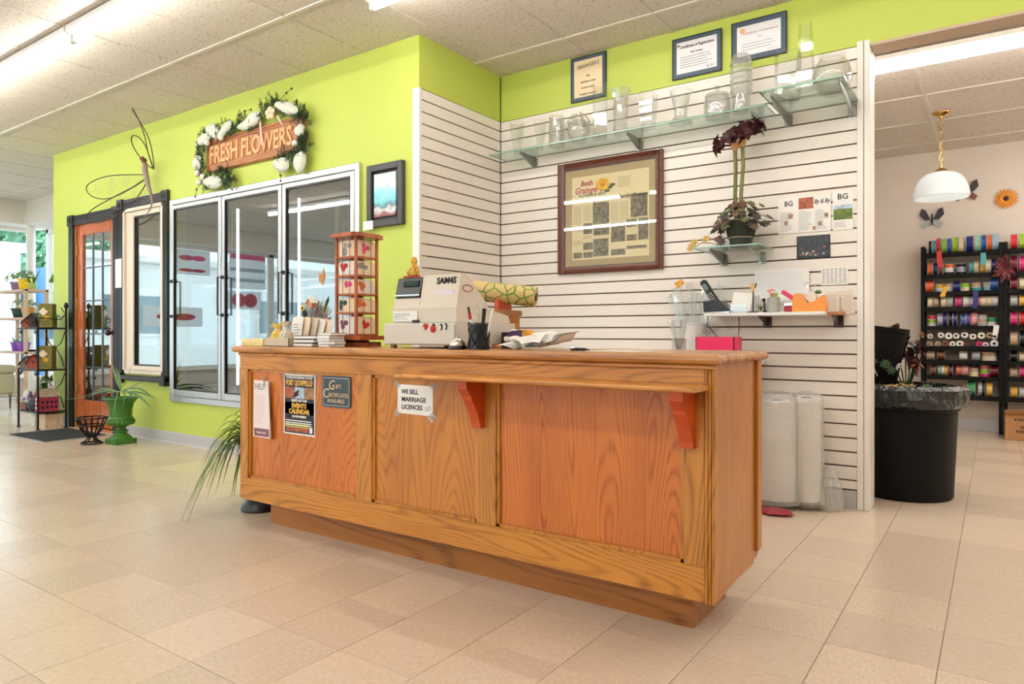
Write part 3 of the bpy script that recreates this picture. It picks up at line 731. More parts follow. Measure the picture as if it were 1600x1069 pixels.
for pts in [[(-4.95, 2.72), (-4.88, 2.74), (-4.80, 2.735)], [(-4.45, 2.74), (-4.36, 2.78), (-4.30, 2.80)], [(-5.50, 2.24), (-5.56, 2.20), (-5.58, 2.14)], [(-5.15, 2.22), (-5.1, 2.17), (-5.05, 2.14)], [(-4.45, 2.22), (-4.43, 2.17), (-4.43, 2.13)]]:
    mb = MB().tube([(x, y0-.03, z) for x, z in pts], .0018, 4)
    for x, z in pts: mb.ball((x, y0-.03, z), .009, 6, 5)
    mb.build('berry_wire', M_leafd, gar)

# ---- wire dragonfly
df = thing('wire_dragonfly', 'rusty wire dragonfly sculpture with looped wings above the door', 'wall decoration', (-6.28, YG, 2.3))
M_wire = mat('rusty wire', (86, 72, 60), .6, metal=.5); M_body = mat('grey dragonfly body', (150, 132, 128), .6)
yb = YG-.10
MB().tube([(-6.33, yb, 2.52), (-6.31, yb-.01, 2.46), (-6.29, yb, 2.36), (-6.25, yb+.01, 2.24), (-6.235, yb+.02, 2.17)], [.02, .026, .022, .014, .01], 8).build('body', M_body, df, smooth=True)
MB().tube([(-6.235, yb+.02, 2.17), (-6.24, yb, 2.09), (-6.30, yb-.01, 2.04)], [.008, .006, .003], 6).build('tail', M_body, df)
MB().ball((-6.335, yb-.005, 2.545), .026, 10, 8).ball((-6.355, yb-.02, 2.56), .014, 8, 6).ball((-6.32, yb-.025, 2.565), .014, 8, 6).build('head', mat('dragonfly head', (120, 62, 62), .5), df, smooth=True)
def wing(pts, y_, nm='wing', spir=(), r=.005, pin=0):
    n = len(pts); out = []
    for i in range(n*4):                          # closed Catmull-Rom through the outline
        k, t = divmod(i, 4); t /= 4
        P = [Vector((pts[(k+j-1) % n][0], y_(pts[(k+j-1) % n]), pts[(k+j-1) % n][1])) for j in range(4)]
        out.append(.5*((2*P[1])+(-P[0]+P[2])*t+(2*P[0]-5*P[1]+4*P[2]-P[3])*t*t+(-P[0]+3*P[1]-3*P[2]+P[3])*t**3))
    w_ = MB().tube(out, r, 5, closed=True).build(nm, M_wire, df)
    for (cx, cz, rr) in spir:
        MB().tube([(cx+rr*(1-i/26)*math.cos(i*.55), y_((cx, cz)), cz+rr*(1-i/26)*math.sin(i*.55)) for i in range(26)], .002, 4).build('wire_scroll', mat('pale wire', (206, 200, 150), .5, metal=.3), w_)
flat = lambda p: YG-.10-.05*max(0, min(1, (-6.35-p[0])))
def Q(zx, zy): q = W(80+zx/3.143, 140+zy/3.143, YG-.12); return (q[0], q[2])
wing([Q(460, 425), Q(370, 418), Q(270, 430), Q(200, 465), Q(190, 500), Q(225, 532), Q(290, 535), Q(380, 490)], flat, spir=[(*Q(235, 495), .07), (*Q(300, 490), .08), (*Q(365, 455), .06), (*Q(300, 450), .05)])
wing([Q(462, 435), Q(390, 480), Q(290, 540), Q(215, 590), Q(188, 630), Q(210, 655), Q(280, 640), Q(360, 590), Q(420, 520)], flat, spir=[(*Q(400, 510), .04)])
up = lambda p: YG-.11-.22*max(0, min(1, (p[1]-2.45)/.5))
wing([Q(490, 385), Q(455, 330), Q(447, 275), Q(460, 243), Q(485, 245), Q(500, 280), Q(500, 330)], up)
wing([Q(498, 390), Q(500, 320), Q(515, 240), Q(516, 160), Q(497, 90), Q(512, 150), Q(528, 230), Q(520, 310)], up)

# ---- small painting in black float frame, with its card
pt = thing('framed_painting', 'abstract turquoise painting in black frame beside the cooler', 'painting', (-3.37, YG-.035, 1.7))
a, b, z0, z1 = -3.535, -3.20, 1.70, 2.122; y1 = YG-.035; fw = .045
m = MB()
for u0, u1, v0, v1 in [(a, a+fw, z0, z1), (b-fw, b, z0, z1), (a+fw, b-fw, z0, z0+fw), (a+fw, b-fw, z1-fw, z1)]: m.bev(u0, u1, y1, YG, v0, v1, .003)
m.build('frame', mat('charcoal frame', (62, 62, 64), .4), pt)
MB().box(a+fw, b-fw, YG-.012, YG-.002, z0+fw, z1-fw).build('backing', M_black, pt)
pm = bpy.data.materials.new('abstract painting'); pm.use_nodes = True; nt = pm.node_tree; bs = nt.nodes['Principled BSDF']
gg = nt.nodes.new('ShaderNodeNewGeometry'); sx = nt.nodes.new('ShaderNodeSeparateXYZ'); nt.links.new(gg.outputs['Position'], sx.inputs[0])
nz = nt.nodes.new('ShaderNodeTexNoise'); nz.inputs['Scale'].default_value = 14; nz.inputs['Detail'].default_value = 5; nt.links.new(gg.outputs['Position'], nz.inputs['Vector'])
mr = nt.nodes.new('ShaderNodeMapRange'); mr.inputs['From Min'].default_value = z0+.05; mr.inputs['From Max'].default_value = z1-.05; nt.links.new(sx.outputs['Z'], mr.inputs['Value'])
ad = nt.nodes.new('ShaderNodeMath'); ad.operation = 'MULTIPLY_ADD'; ad.inputs[1].default_value = .45; nt.links.new(nz.outputs['Fac'], ad.inputs[0]); nt.links.new(mr.outputs[0], ad.inputs[2])
rp = nt.nodes.new('ShaderNodeValToRGB'); cr_ = rp.color_ramp
for p_, c_ in [(.16, (96, 60, 56)), (.34, (150, 92, 92)), (.42, (214, 222, 220)), (.5, (92, 120, 140)), (.62, (120, 206, 222)), (.8, (150, 222, 232)), (1.0, (206, 228, 226))]:
    e = cr_.elements.new(p_); e.color = lin(c_)
cr_.elements.remove(cr_.elements[0]); nt.links.new(ad.outputs[0], rp.inputs[0]); nt.links.new(rp.outputs[0], bs.inputs['Base Color']); bs.inputs['Roughness'].default_value = .25
MB().bev(a+fw+.02, b-fw-.02, YG-.026, YG-.012, z0+fw+.02, z1-fw-.02, .002).build('canvas', pm, pt)
tag(MB().bev(-3.56, -3.465, y1-.004, y1-.0015, 1.685, 1.745, .0008).build('price_card', M_paper), 'small blank white card tucked at the lower corner of the painting frame', 'card')
# white note taped between door and window
tag(MB().bev(-7.02, -6.90, YG-.03, YG-.026, 1.42, 1.70, .001, Matrix.Translation((0, 0, 0))).build('taped_note', mat('crumpled white paper', (240, 244, 240), .8, bump=.6, bscale=25)), 'crumpled white paper taped between the wooden door and the cream window', 'note')

# ================================================================== ON THE SLAT WALL
def plaque(name, label, x0, x1, z0, z1, inner, paper, y=YB):
    t = thing(name, label, 'certificate', ((x0+x1)/2, y, z0), 'certificates above the glass shelf')
    MB().bev(x0, x1, y-.014, y-.001, z0, z1, .003).build('plaque_board', mat('slate blue plaque', (74, 92, 108), .35), t)
    m = MB(); q = .006
    for u0, u1, v0, v1 in [(x0, x1, z0, z0+q), (x0, x1, z1-q, z1), (x0, x0+q, z0, z1), (x1-q, x1, z0, z1)]: m.box(u0, u1, y-.0155, y-.0135, v0, v1)
    m.build('edge_line', M_black, t)
    MB().box(x0+inner, x1-inner, y-.0155, y-.0135, z0+inner, z1-inner).build('certificate_sheet', paper, t)
    return t
M_cream = mat('cream certificate paper', (236, 214, 176), .7); M_wpap = mat('white certificate paper', (238, 236, 240), .7)
t = plaque('wall_certificate', 'blue-bordered certificate on cream paper, leftmost of three above the vases', -2.463, -2.187, 2.60, 2.912, .028, M_cream)
text(t, "GRAINGER'S", -2.325, YB-.016, 2.83, .036, M_ink, rot=.06, fit=.17)
for z, s_, q in ((2.765, 'SELF', .014), (2.725, 'CERTIFIED FLORIST', .014), (2.685, 'ROYAL FLORAL', .015), (2.64, 'BY MERIT AWARDED', .014)): text(t, s_, -2.325, YB-.016, z, q, M_ink, bold=.0004)
t = plaque('wall_certificate', 'blue-bordered Certificate of Registration, middle of three above the vases', -1.712, -1.392, 2.605, 2.865, .03, M_wpap)
text(t, 'Certificate of Registration', -1.55, YB-.016, 2.795, .024, M_ink, bold=.0006, shear=.2, fit=.22)
mb = lines(MB(), -1.66, -1.45, 2.665, 2.745, 5, YB-.0155, .25); mb.lathe([(.010, 0), (.010, .001), (.004, .001)], M=Matrix.Translation((-1.67, YB-.0155, 2.815)) @ Matrix.Rotation(PI/2, 4, 'X'), n=12); mb.build('print', M_grey, t)
text(t, 'Beth Grainger', -1.55, YB-.016, 2.757, .014, M_ink, bold=.0004); text(t, 'B. Gr', -1.465, YB-.016, 2.645, .02, M_ink, shear=.4)
t = plaque('wall_certificate', 'larger blue-bordered certificate with orange emblem, rightmost of three above the vases', -1.332, -1.008, 2.625, 2.872, .034, M_wpap)
text(t, 'Certificate of Attendance', -1.16, YB-.016, 2.785, .02, mat('brown ink', (150, 110, 100), .7), shear=.15); text(t, 'Beth', -1.16, YB-.016, 2.755, .012, M_grey)
lines(MB(), -1.27, -1.07, 2.685, 2.735, 3, YB-.0155, .2).box(-1.12, -1.06, YB-.016, YB-.0155, 2.672, 2.6735).build('print', M_grey, t)
MB().lathe([(.016, 0), (.016, .001), (.008, .0015)], M=Matrix.Translation((-1.265, YB-.0155, 2.81)) @ Matrix.Rotation(PI/2, 4, 'X'), n=14).build('emblem', mat('orange emblem', (240, 180, 120), .7), t)

# ---- large framed newspaper page
nf = thing('framed_newspaper', 'large brown wooden frame with yellowed newspaper page on slat wall', 'framed print', (-2.17, YB, 1.4))
a, b, z0, z1 = -2.562, -1.776, 1.398, 2.176; fw = .045
M_fr = mat('mahogany frame', (98, 52, 40), .3, noise=.15, nscale=30)
for u0, u1, v0, v1, ax in [(a, a+fw, z0, z1, 'Z'), (b-fw, b, z0, z1, 'Z'), (a+fw, b-fw, z0, z0+fw, 'X'), (a+fw, b-fw, z1-fw, z1, 'X')]:
    if ax == 'Z': 
        o_ = u0 if u0 == a else u1; s2 = 1 if u0 == a else -1
        MB().prism([(o_, YB-.001), (o_, YB-.03), (o_+s2*.012, YB-.034), (o_+s2*.03, YB-.022), (o_+s2*fw, YB-.018), (o_+s2*fw, YB-.001)], 'Z', v0, v1).build('frame_side', M_fr, nf)
    else:
        o_ = v0 if v0 == z0 else v1; s2 = 1 if v0 == z0 else -1
        MB().prism([(YB-.001, o_), (YB-.03, o_), (YB-.034, o_+s2*.012), (YB-.022, o_+s2*.03), (YB-.018, o_+s2*fw), (YB-.001, o_+s2*fw)], 'X', u0, u1).build('frame_side', M_fr, nf)
MB().box(a+fw, b-fw, YB-.009, YB-.004, z0+fw, z1-fw).build('mat_board', mat('tan mat board', (188, 168, 132), .8), nf)
mb = MB(); q = .006
for u0, u1, v0, v1 in [(a+fw, a+fw+q, z0+fw, z1-fw), (b-fw-q, b-fw, z0+fw, z1-fw), (a+fw, b-fw, z0+fw, z0+fw+q), (a+fw, b-fw, z1-fw-q, z1-fw)]: mb.box(u0, u1, YB-.016, YB-.009, v0, v1)
mb.build('inner_edge', M_black, nf)
pg = MB().box(-2.455, -1.873, YB-.0105, YB-.009, 1.493, 2.073).build('newspaper_page', mat('yellowed newsprint', (240, 228, 190), .85), nf)
M_red = mat('dark red ink', (170, 40, 60), .7); M_halft = mat('halftone photograph', (140, 134, 118), .8, noise=.6, nscale=45); M_yel = mat('yellow rose print', (240, 190, 50), .7, noise=.2, nscale=40)
yp = YB-.0108
text(pg, 'Beth', -2.39, yp, 2.005, .052, M_red, shear=.3, bold=.0012, align='LEFT'); text(pg, "Grainger's", -2.435, yp, 1.955, .062, M_red, shear=.3, bold=.0012, align='LEFT', sx=.85)
text(pg, 'FLOWERS & GIFTS', -2.40, yp, 1.93, .026, M_leafd, align='LEFT', bold=.0006)
text(pg, 'Floral Design from Our Family Cottage', -2.16, yp, 1.893, .034, M_ink, shear=.25, bold=.0008, fit=.55)
for k in range(7):
    aa = k*2*PI/7; MB().ball((-2.215+.03*math.cos(aa), yp, 2.0+.024*math.sin(aa)), .028, 8, 5, (1, .02, .8)).build('rose_print', M_yel, pg)
MB().ball((-2.215, yp-.0006, 2.0), .018, 8, 5, (1, .02, .8)).build('rose_print', mat('orange rose print', (220, 130, 40), .7), pg)
for x, z in ((-2.16, 1.975), (-2.14, 1.99), (-2.18, 1.955)): MB().ball((x, yp, z), .022, 8, 5, (1, .02, .5)).build('leaf_print', M_leafd, pg)
mb = lines(MB(), -2.10, -2.0, 1.965, 2.04, 5, yp, .3)
for x0_, x1_, za, zb in [(-2.445, -2.375, 1.69, 1.87), (-2.365, -2.295, 1.76, 1.87), (-2.155, -2.09, 1.74, 1.87), (-2.085, -2.015, 1.74, 1.87), (-2.445, -2.375, 1.60, 1.63), (-2.365, -2.30, 1.635, 1.66)]: lines(mb, x0_, x1_, za, zb, max(3, int((zb-za)/.008)), yp, .3, .15)
mb.build('print', mat('newsprint text', (176, 160, 126), .9), pg)
for x0_, x1_, za, zb in [(-2.29, -2.165, 1.73, 1.88), (-2.005, -1.885, 1.755, 1.91), (-2.365, -2.295, 1.67, 1.745), (-2.285, -2.165, 1.655, 1.715), (-2.15, -2.045, 1.60, 1.73), (-2.035, -1.96, 1.69, 1.745), (-1.95, -1.88, 1.60, 1.745), (-2.285, -2.17, 1.51, 1.63), (-2.035, -1.96, 1.60, 1.64), (-2.15, -2.045, 1.51, 1.55), (-2.365, -2.29, 1.56, 1.61), (-2.445, -2.375, 1.505, 1.545), (-2.365, -2.29, 1.505, 1.545), (-2.035, -1.89, 1.545, 1.565)]:
    MB().box(x0_, x1_, yp-.0004, yp, za, zb).build('photo_print', M_halft, pg)
MB().box(a+fw, b-fw, YB-.0175, YB-.0165, z0+fw, z1-fw).build('glass', glass('picture glass', (252, 252, 250), .03, .5, .3), nf)

# ---- leaflets, photo and notes pinned to the slats
def sheet(name, label, x0, x1, z0, z1, cat='leaflet', m=None, tilt=0.0, y=YB-.003, group='papers pinned to the slat wall'):
    t = thing(name, label, cat, ((x0+x1)/2, y, z0), group)
    cx, cz = (x0+x1)/2, (z0+z1)/2
    Mx = Matrix.Translation((cx, y, cz)) @ Matrix.Rotation(tilt, 4, 'Y') @ Matrix.Translation((-cx, -y, -cz))
    MB().box(x0, x1, y-.0012, y, z0, z1, Mx).build('sheet', m or M_paper, t); return t
M_ph = {k: mat(k+' print', c_, .6, noise=.5, nscale=50) for k, c_ in dict(autumn=(176, 96, 70), garden=(110, 130, 60), sky=(190, 210, 230), night=(66, 72, 80), tan=(170, 130, 90)).items()}
t = sheet('folded_leaflet', 'wide white three-panel leaflet with autumn photo pinned to slat wall', -1.06, -.772, 1.564, 1.772); y = YB-.0045
text(t, 'BG', -1.0, y, 1.725, .042, M_ink, sx=.9, bold=.0006); text(t, 'By & By', -.82, y, 1.725, .034, M_ink, shear=.3, bold=.0006, fit=.085)
MB().box(-.945, -.865, y-.0003, y, 1.70, 1.765).build('photo_print', M_ph['autumn'], t)
for x, z, s_ in ((-.99, 1.665, .013), (-1.015, 1.625, .01), (-.795, 1.655, .01), (-.83, 1.61, .01), (-.86, 1.585, .009)): MB().box(x-s_, x+s_, y-.0003, y, z-s_*1.1, z+s_*1.1).build('photo_print', M_ph['tan'], t)
mb = MB()
for x0_, x1_ in ((-1.05, -.97), (-.945, -.87), (-.855, -.78)): lines(mb, x0_, x1_, 1.575, 1.69, 12, y, .25, .5)
mb.build('print', M_grey, t)
t = sheet('narrow_leaflet', 'narrow white leaflet with garden photo, beside the wall end post', -.762, -.657, 1.563, 1.783)
text(t, 'BG', -.71, y, 1.735, .044, M_ink, bold=.0006); MB().box(-.758, -.661, y-.0003, y, 1.62, 1.68).build('photo_print', M_ph['garden'], t); MB().box(-.758, -.661, y-.0003, y, 1.68, 1.702).build('photo_print', M_ph['sky'], t)
lines(MB(), -.755, -.69, 1.575, 1.61, 4, y, .25, .4).build('print', M_grey, t)
t = sheet('photo_card', 'dark landscape photo card in black edge below the leaflets', -.955, -.775, 1.414, 1.543, 'photo', M_black, y=YB-.004)
MB().box(-.949, -.781, y-.003, y-.001, 1.420, 1.537).build('photo_print', M_ph['night'], t)
for k in range(16):
    x = -.94+random.random()*.15; z = 1.425+random.random()*.045; MB().box(x, x+.012, y-.0035, y-.003, z, z+.008).build('lights_print', [M_ph['sky'], M_ph['tan'], M_ph['autumn']][k % 3], t)
t = sheet('price_list', 'small faded table of prices pinned near the wall end post', -.824, -.683, 1.254, 1.358); mb = MB()
for k in range(6): lines(mb, -.818+k*.022, -.80+k*.022, 1.262, 1.35, 12, y, .4, .3)
mb.build('print', M_grey, t)
t = sheet('hanging_paper', 'large white paper sheet curling over the white shelf', -1.193, -.885, 1.165, 1.357, y=YB-.012); lines(MB(), -1.18, -.9, 1.2, 1.345, 12, YB-.0135, .12, .1).build('print', mat('pale ruled lines', (205, 208, 222), .8), t)
cur = []
for i in range(8): an = i*PI/7*1.2; cur.append((YB-.014-.03*math.sin(an), 1.2+.03*math.cos(an)-.03))
mb = MB()
for (ya, za), (yb_, zb) in zip(cur[:-1], cur[1:]): mb.add([(-1.185, ya, za), (-.905, ya, za+.01), (-.905, yb_, zb+.01), (-1.185, yb_, zb)], [(0, 1, 2, 3)])
mb.build('curled_edge', M_paper, t, recalc=False)
M_oldp = mat('old note paper', (232, 222, 206), .8)
t = sheet('pinned_note', 'handwritten note right behind the orange tape dispenser', -.80, -.725, 1.10, 1.215, 'note', M_oldp, .06, YB-.008); lines(MB(), -.79, -.735, 1.11, 1.2, 9, YB-.0095, .15).build('print', M_grey, t)
t = sheet('pinned_note', 'slanting handwritten note beside the wall end post', -.718, -.652, 1.088, 1.22, 'note', M_oldp, -.12, YB-.005); lines(MB(), -.71, -.66, 1.1, 1.2, 9, YB-.0065, .15).build('print', M_grey, t)
# ================================================================== GLASS SHELVES AND VASES
M_brk = mat('grey shelf bracket', (150, 152, 146), .35, metal=.6)
M_clearb = glass('clear plastic bracket', (232, 240, 234), .12, .8, .4, .1, .12)
def gshelf(name, label, x0, x1, yf, z, brackets, th=.007):
    t = thing(name, label, 'shelf', ((x0+x1)/2, YB, z-th), 'glass shelves')
    MB().box(x0+.002, x1-.002, yf+.002, YB-.002, z-th, z).build('glass_panel', M_gshelf, t)
    MB().box(x0, x1, yf, yf+.002, z-th, z).box(x0, x0+.002, yf, YB-.002, z-th, z).box(x1-.002, x1, yf, YB-.002, z-th, z).build('glass_edge', M_gedge, t)
    for x, mm in brackets:
        dp = (YB-yf)*.85
        MB().prism([(YB-.001, z-th), (YB-dp, z-th), (YB-dp, z-th-.012), (YB-.03, z-th-.075), (YB-.001, z-th-.075)], 'X', x-.004, x+.004).build('bracket', mm, t)
        MB().bev(x-.022, x+.022, YB-.012, YB-.001, z-th-.08, z-th-.01, .003).build('bracket_plate', mm, t)
SZ = 2.275
gshelf('glass_shelf', 'long green-edged glass shelf on the slat wall, left of the shorter one', -3.02, -1.07, 4.03, SZ, [(-2.77, M_brk), (-1.94, M_brk), (-1.16, M_clearb)])
gshelf('glass_shelf', 'short deep glass shelf at the right end of the slat wall', -1.045, -.628, 3.80, SZ, [(-1.0, M_brk), (-.66, M_brk)])
SZ3 = 1.483
gshelf('glass_shelf', 'small glass shelf holding the potted amaryllis', -1.47, -1.085, 3.955, SZ3, [(-1.38, M_brk), (-1.15, M_clearb)])

def vase(name, label, prof, x, y, z, n=20, m=None, sq=0, th=.004, rz=0, base=.012):
    """thin-walled vessel of revolution with a thick base"""
    t = thing(name, label, 'vase' if 'vase' in name or 'bowl' in name else 'glass jar', (x, y, z), 'glassware on the glass shelves')
    out = prof; inn = [(max(.002, r-th), max(h, base)) for r, h in prof if h >= base]
    if not inn or inn[0][1] > base: inn = [(max(.002, prof[0][0]-th), base)]+inn
    full = [(0, 0)]+out+[(out[-1][0]-th/2, out[-1][1]+.001)]+list(reversed(inn))+[(0, base)]
    M_ = Matrix.Rotation(rz, 4, 'Z')
    MB().lathe(full, (x, y, z), n, M_, sq).build('glass_body', m or M_vase, t, smooth=n > 10)
    return t
VZ = SZ+.0005
vase('flared_vase', 'tall flared clear vase nearest the wall corner', [(.03, 0), (.03, .01), (.038, .08), (.062, .235)], -2.85, 4.15, VZ, 6)
vase('flared_vase', 'slightly smaller flared clear vase, second from the wall corner', [(.025, 0), (.025, .01), (.032, .07), (.056, .205)], -2.645, 4.14, VZ, 6)
rp_ = []
for k in range(11): rp_ += [(.052, k*.0195), (.057, k*.0195+.006), (.057, k*.0195+.013), (.052, k*.0195+.0185)]
vase('ribbed_vase', 'cylindrical clear vase with stacked horizontal ribs', rp_, -2.515, 4.15, VZ, 20, M_cut, th=.006)
t = vase('lidded_bowl', 'round cut-glass bowl with pointed petals', [(.045, 0), (.05, .01), (.075, .06), (.08, .09), (.07, .13), (.05, .15)], -2.335, 4.14, VZ, 16, M_cut, th=.006)
for k in range(8):
    a = k*PI/4; p0 = Vector((-2.335+.07*math.cos(a), 4.14+.07*math.sin(a), VZ+.12)); p1 = Vector((-2.335+.022*math.cos(a), 4.14+.022*math.sin(a), VZ+.2+.012*(k % 2)))
    MB().blade([p0, p0.lerp(p1, .3)+Vector((.02*math.cos(a), .02*math.sin(a), 0)), p0.lerp(p1, .7)+Vector((.012*math.cos(a), .012*math.sin(a), 0)), p1], .022, .003, (math.cos(a), math.sin(a), 0)).build('petal', M_cut, t)
vase('square_vase', 'tall thin straight square vase in front of the leftmost certificate', [(.045, 0), (.045, .37)], -2.175, 4.15, VZ, 8, sq=1, rz=PI/8)
vase('twisted_vase', 'tall wavy clear vase with bright highlights', [(.048, 0), (.05, .04), (.044, .1), (.05, .16), (.046, .22), (.06, .28), (.068, .30)], -2.02, 4.14, VZ, 10, M_cut)
vase('tapered_vase', 'wide straight-sided clear vase left of the bell-shaped vase', [(.05, 0), (.055, .08), (.062, .16), (.07, .235)], -1.83, 4.15, VZ, 4, sq=0, rz=PI/4)
vase('bell_vase', 'low clear vase with flat round foot', [(.075, 0), (.075, .012), (.04, .05), (.042, .1), (.06, .17), (.072, .21)], -1.61, 4.14, VZ, 18)
t = vase('lidded_jar', 'squat cut-glass jar with a knobbed lid', [(.068, 0), (.075, .02), (.078, .1), (.07, .13)], -1.385, 4.15, VZ, 18, M_cut, th=.006)
MB().lathe([(.074, .132), (.07, .145), (.03, .16), (.012, .165), (.01, .175), (.018, .185), (.014, .198), (0, .202)], (-1.385, 4.15, VZ), 18).build('lid', M_cut, t, smooth=True)
kn = [(.045, 0), (.05, .02), (.05, .1)]
for k in range(6): kn += [(.06, .11+k*.033), (.066, .126+k*.033), (.06, .141+k*.033)]
vase('pressed_glass_vase', 'tall knobbly pressed-glass vase at the right end of the long shelf', kn+[(.05, .33), (.042, .345)], -1.235, 4.13, VZ, 16, M_cut, th=.006)
vase('rectangular_vase', 'wide rectangular clear vase at the left of the short shelf', [(.062, 0), (.062, .265)], -.955, 4.05, VZ, 8, sq=1, rz=PI/8)
vase('pyramid_vase', 'tall four-sided vase tapering upward on the short shelf', [(.064, 0), (.062, .02), (.04, .36)], -.835, 3.93, VZ, 4, sq=0, rz=PI/4, th=.007, base=.03)
vase('globe_vase', 'round clear fishbowl vase beside the wall end post', [(.045, 0), (.07, .02), (.098, .08), (.1, .11), (.085, .17), (.062, .2), (.072, .215)], -.735, 4.10, VZ, 24)

# ---- potted amaryllis with begonia leaves on the small shelf
px0, py0 = -1.225, 4.09
am = thing('potted_amaryllis', 'dark red amaryllis on two tall stems above bronze leaves in ribbed basket pot', 'potted plant', (px0, py0, SZ3))
M_pot = mat('dark green basket pot', (52, 56, 48), .5, metal=.2)
MB().lathe([(.058, .0), (.062, .008), (.064, .045), (.066, .05), (.07, .055), (.085, .13), (.092, .15), (.088, .155), (.08, .15), (.07, .1), (0, .1)], (px0, py0, SZ3), 24).build('pot', M_pot, am, smooth=True)
mb = MB()
for k in range(24):
    a = k*2*PI/24; mb.cyl((px0+.07*math.cos(a), py0+.07*math.sin(a), SZ3+.055), (px0+.089*math.cos(a), py0+.089*math.sin(a), SZ3+.145), .004, n=5)
mb.build('pot_ribs', M_pot, am)
M_rim = mat('beige pot band', (150, 140, 116), .6)
for z_, r_ in ((.052, .0695), (.15, .0935), (.006, .064)): MB().tube([(px0+r_*math.cos(k*PI/12), py0+r_*math.sin(k*PI/12), SZ3+z_) for k in range(24)], .004, 5, True).build('pot_band', M_rim, am)
for dx, tip in ((-.022, (-1.253, 4.07, 2.055)), (.012, (-1.213, 4.08, 2.075))):
    MB().tube([(px0+dx, py0, SZ3+.1), (px0+dx-.012, py0, SZ3+.3), (tip[0]+.004, tip[1], tip[2]-.12), tip], .0115, 8).build('stem', mat('olive stem', (112, 116, 58), .5), am, smooth=True)
    MB().lathe([(.013, 0), (.02, .012), (.026, .05), (.018, .045), (.0, .02)], (tip[0], tip[1], tip[2]-.01), 8).build('bract', mat('tan bract', (214, 160, 110), .7), am)
M_pet = mat('dark burgundy petal', (62, 6, 16), .55, noise=.3, nscale=40)
rn = random.Random(3)
for cx, cz, yaw_, el in [(-1.33, 2.09, PI*.95, -.3), (-1.27, 2.13, 2.2, .5), (-1.21, 2.16, 1.2, .6), (-1.16, 2.14, .2, .2), (-1.20, 2.11, -.8, .1), (-1.26, 2.10, -2.0, .1), (-1.15, 2.17, .6, .7)]:
    base = Vector((-1.233, 4.075, 2.075)); c = Vector((cx, 4.075+.05*math.sin(yaw_), cz)); ax = (c-base).normalized()
    MB().tube([base, c], [.004, .007], 6).build('flower_stalk', M_pet, am)
    u = ax.orthogonal().normalized(); v = ax.cross(u)
    for k in range(6):
        a = k*PI/3+rn.random()*.3; dr = u*math.cos(a)+v*math.sin(a)
        MB().blade([c-ax*.01, c+ax*.022+dr*.02, c+ax*.038+dr*.045, c+ax*.03+dr*.07], .030, .0012, tuple(ax), .2).build('petal', M_pet, am)
M_beg = [mat('bronze leaf', (104, 74, 56), .5, noise=.4, nscale=50), mat('olive leaf', (104, 112, 62), .5, noise=.4, nscale=50), mat('dusky leaf', (72, 62, 54), .5, noise=.4, nscale=50)]
def star_leaf(parent, c, r, nrm, m_, nm='leaf'):
    nrm = Vector(nrm).normalized(); u = nrm.orthogonal().normalized(); v = nrm.cross(u); n = 14; off = rn.random()*6
    top = [tuple(Vector(c)+nrm*r*.12)]+[tuple(Vector(c)+(u*math.cos(k*2*PI/n+off)+v*math.sin(k*2*PI/n+off))*r*(1 if k % 2 else .55)) for k in range(n)]
    bot = [tuple(Vector(p)-nrm*.001) for p in top]
    fs = [(0, 1+k, 1+(k+1) % n) for k in range(n)]+[(n+1, n+2+(k+1) % n, n+2+k) for k in range(n)]+[(1+k, n+2+k, n+2+(k+1) % n, 1+(k+1) % n) for k in range(n)]
    return MB().add(top+bot, fs).build(nm, m_, parent, recalc=False)
for k in range(64):
    a = rn.uniform(0, 2*PI); rr = rn.uniform(.02, .17); zz = SZ3+.165+.05*(1-(rr/.17)**2)+rn.uniform(-.03, .05)-(.05 if rr > .12 else 0)
    if math.sin(a)*rr > .13: continue
    p = (px0+rr*1.05*math.cos(a), py0-.01+rr*.75*math.sin(a), zz)
    star_leaf(am, p, rn.uniform(.024, .04), (math.cos(a)*.7, math.sin(a)*.7-.4, .8), rn.choice(M_beg))
ag = thing('dried_leaf_sprig', 'trailing sprig of yellowing leaves on the left end of the small glass shelf', 'plant', (-1.40, 4.05, SZ3))
MB().tube([(-1.33, 4.06, SZ3+.004), (-1.38, 4.05, SZ3+.03), (-1.44, 4.03, SZ3+.035), (-1.48, 4.0, SZ3+.0)], .0022, 5).tube([(-1.34, 4.06, SZ3+.006), (-1.335, 4.05, SZ3+.06), (-1.32, 4.05, SZ3+.1)], .003, 5).build('stem', M_beg[0], ag)
M_yl = mat('yellowing leaf', (196, 160, 84), .6, noise=.3, nscale=40)
for p, mm in [((-1.41, 4.03, SZ3+.055), M_yl), ((-1.49, 3.99, SZ3+.005), M_yl), ((-1.475, 4.0, SZ3+.035), M_yl), ((-1.325, 4.05, SZ3+.10), M_beg[2]), ((-1.34, 4.04, SZ3+.05), M_beg[0]), ((-1.32, 4.03, SZ3+.03), M_beg[2])]: star_leaf(ag, p, .032, (0, -1, .5), mm)
tag(MB().prism([(-1.37, SZ3+.002), (-1.19, SZ3+.002), (-1.19, SZ3+.2), (-1.375, SZ3+.2)], 'Y', 4.205, 4.209).build('clear_card_holder', glass('acrylic', (244, 246, 246), .08, .6, .3, .05, .12)), 'clear acrylic sheet standing behind the amaryllis pot', 'card holder')

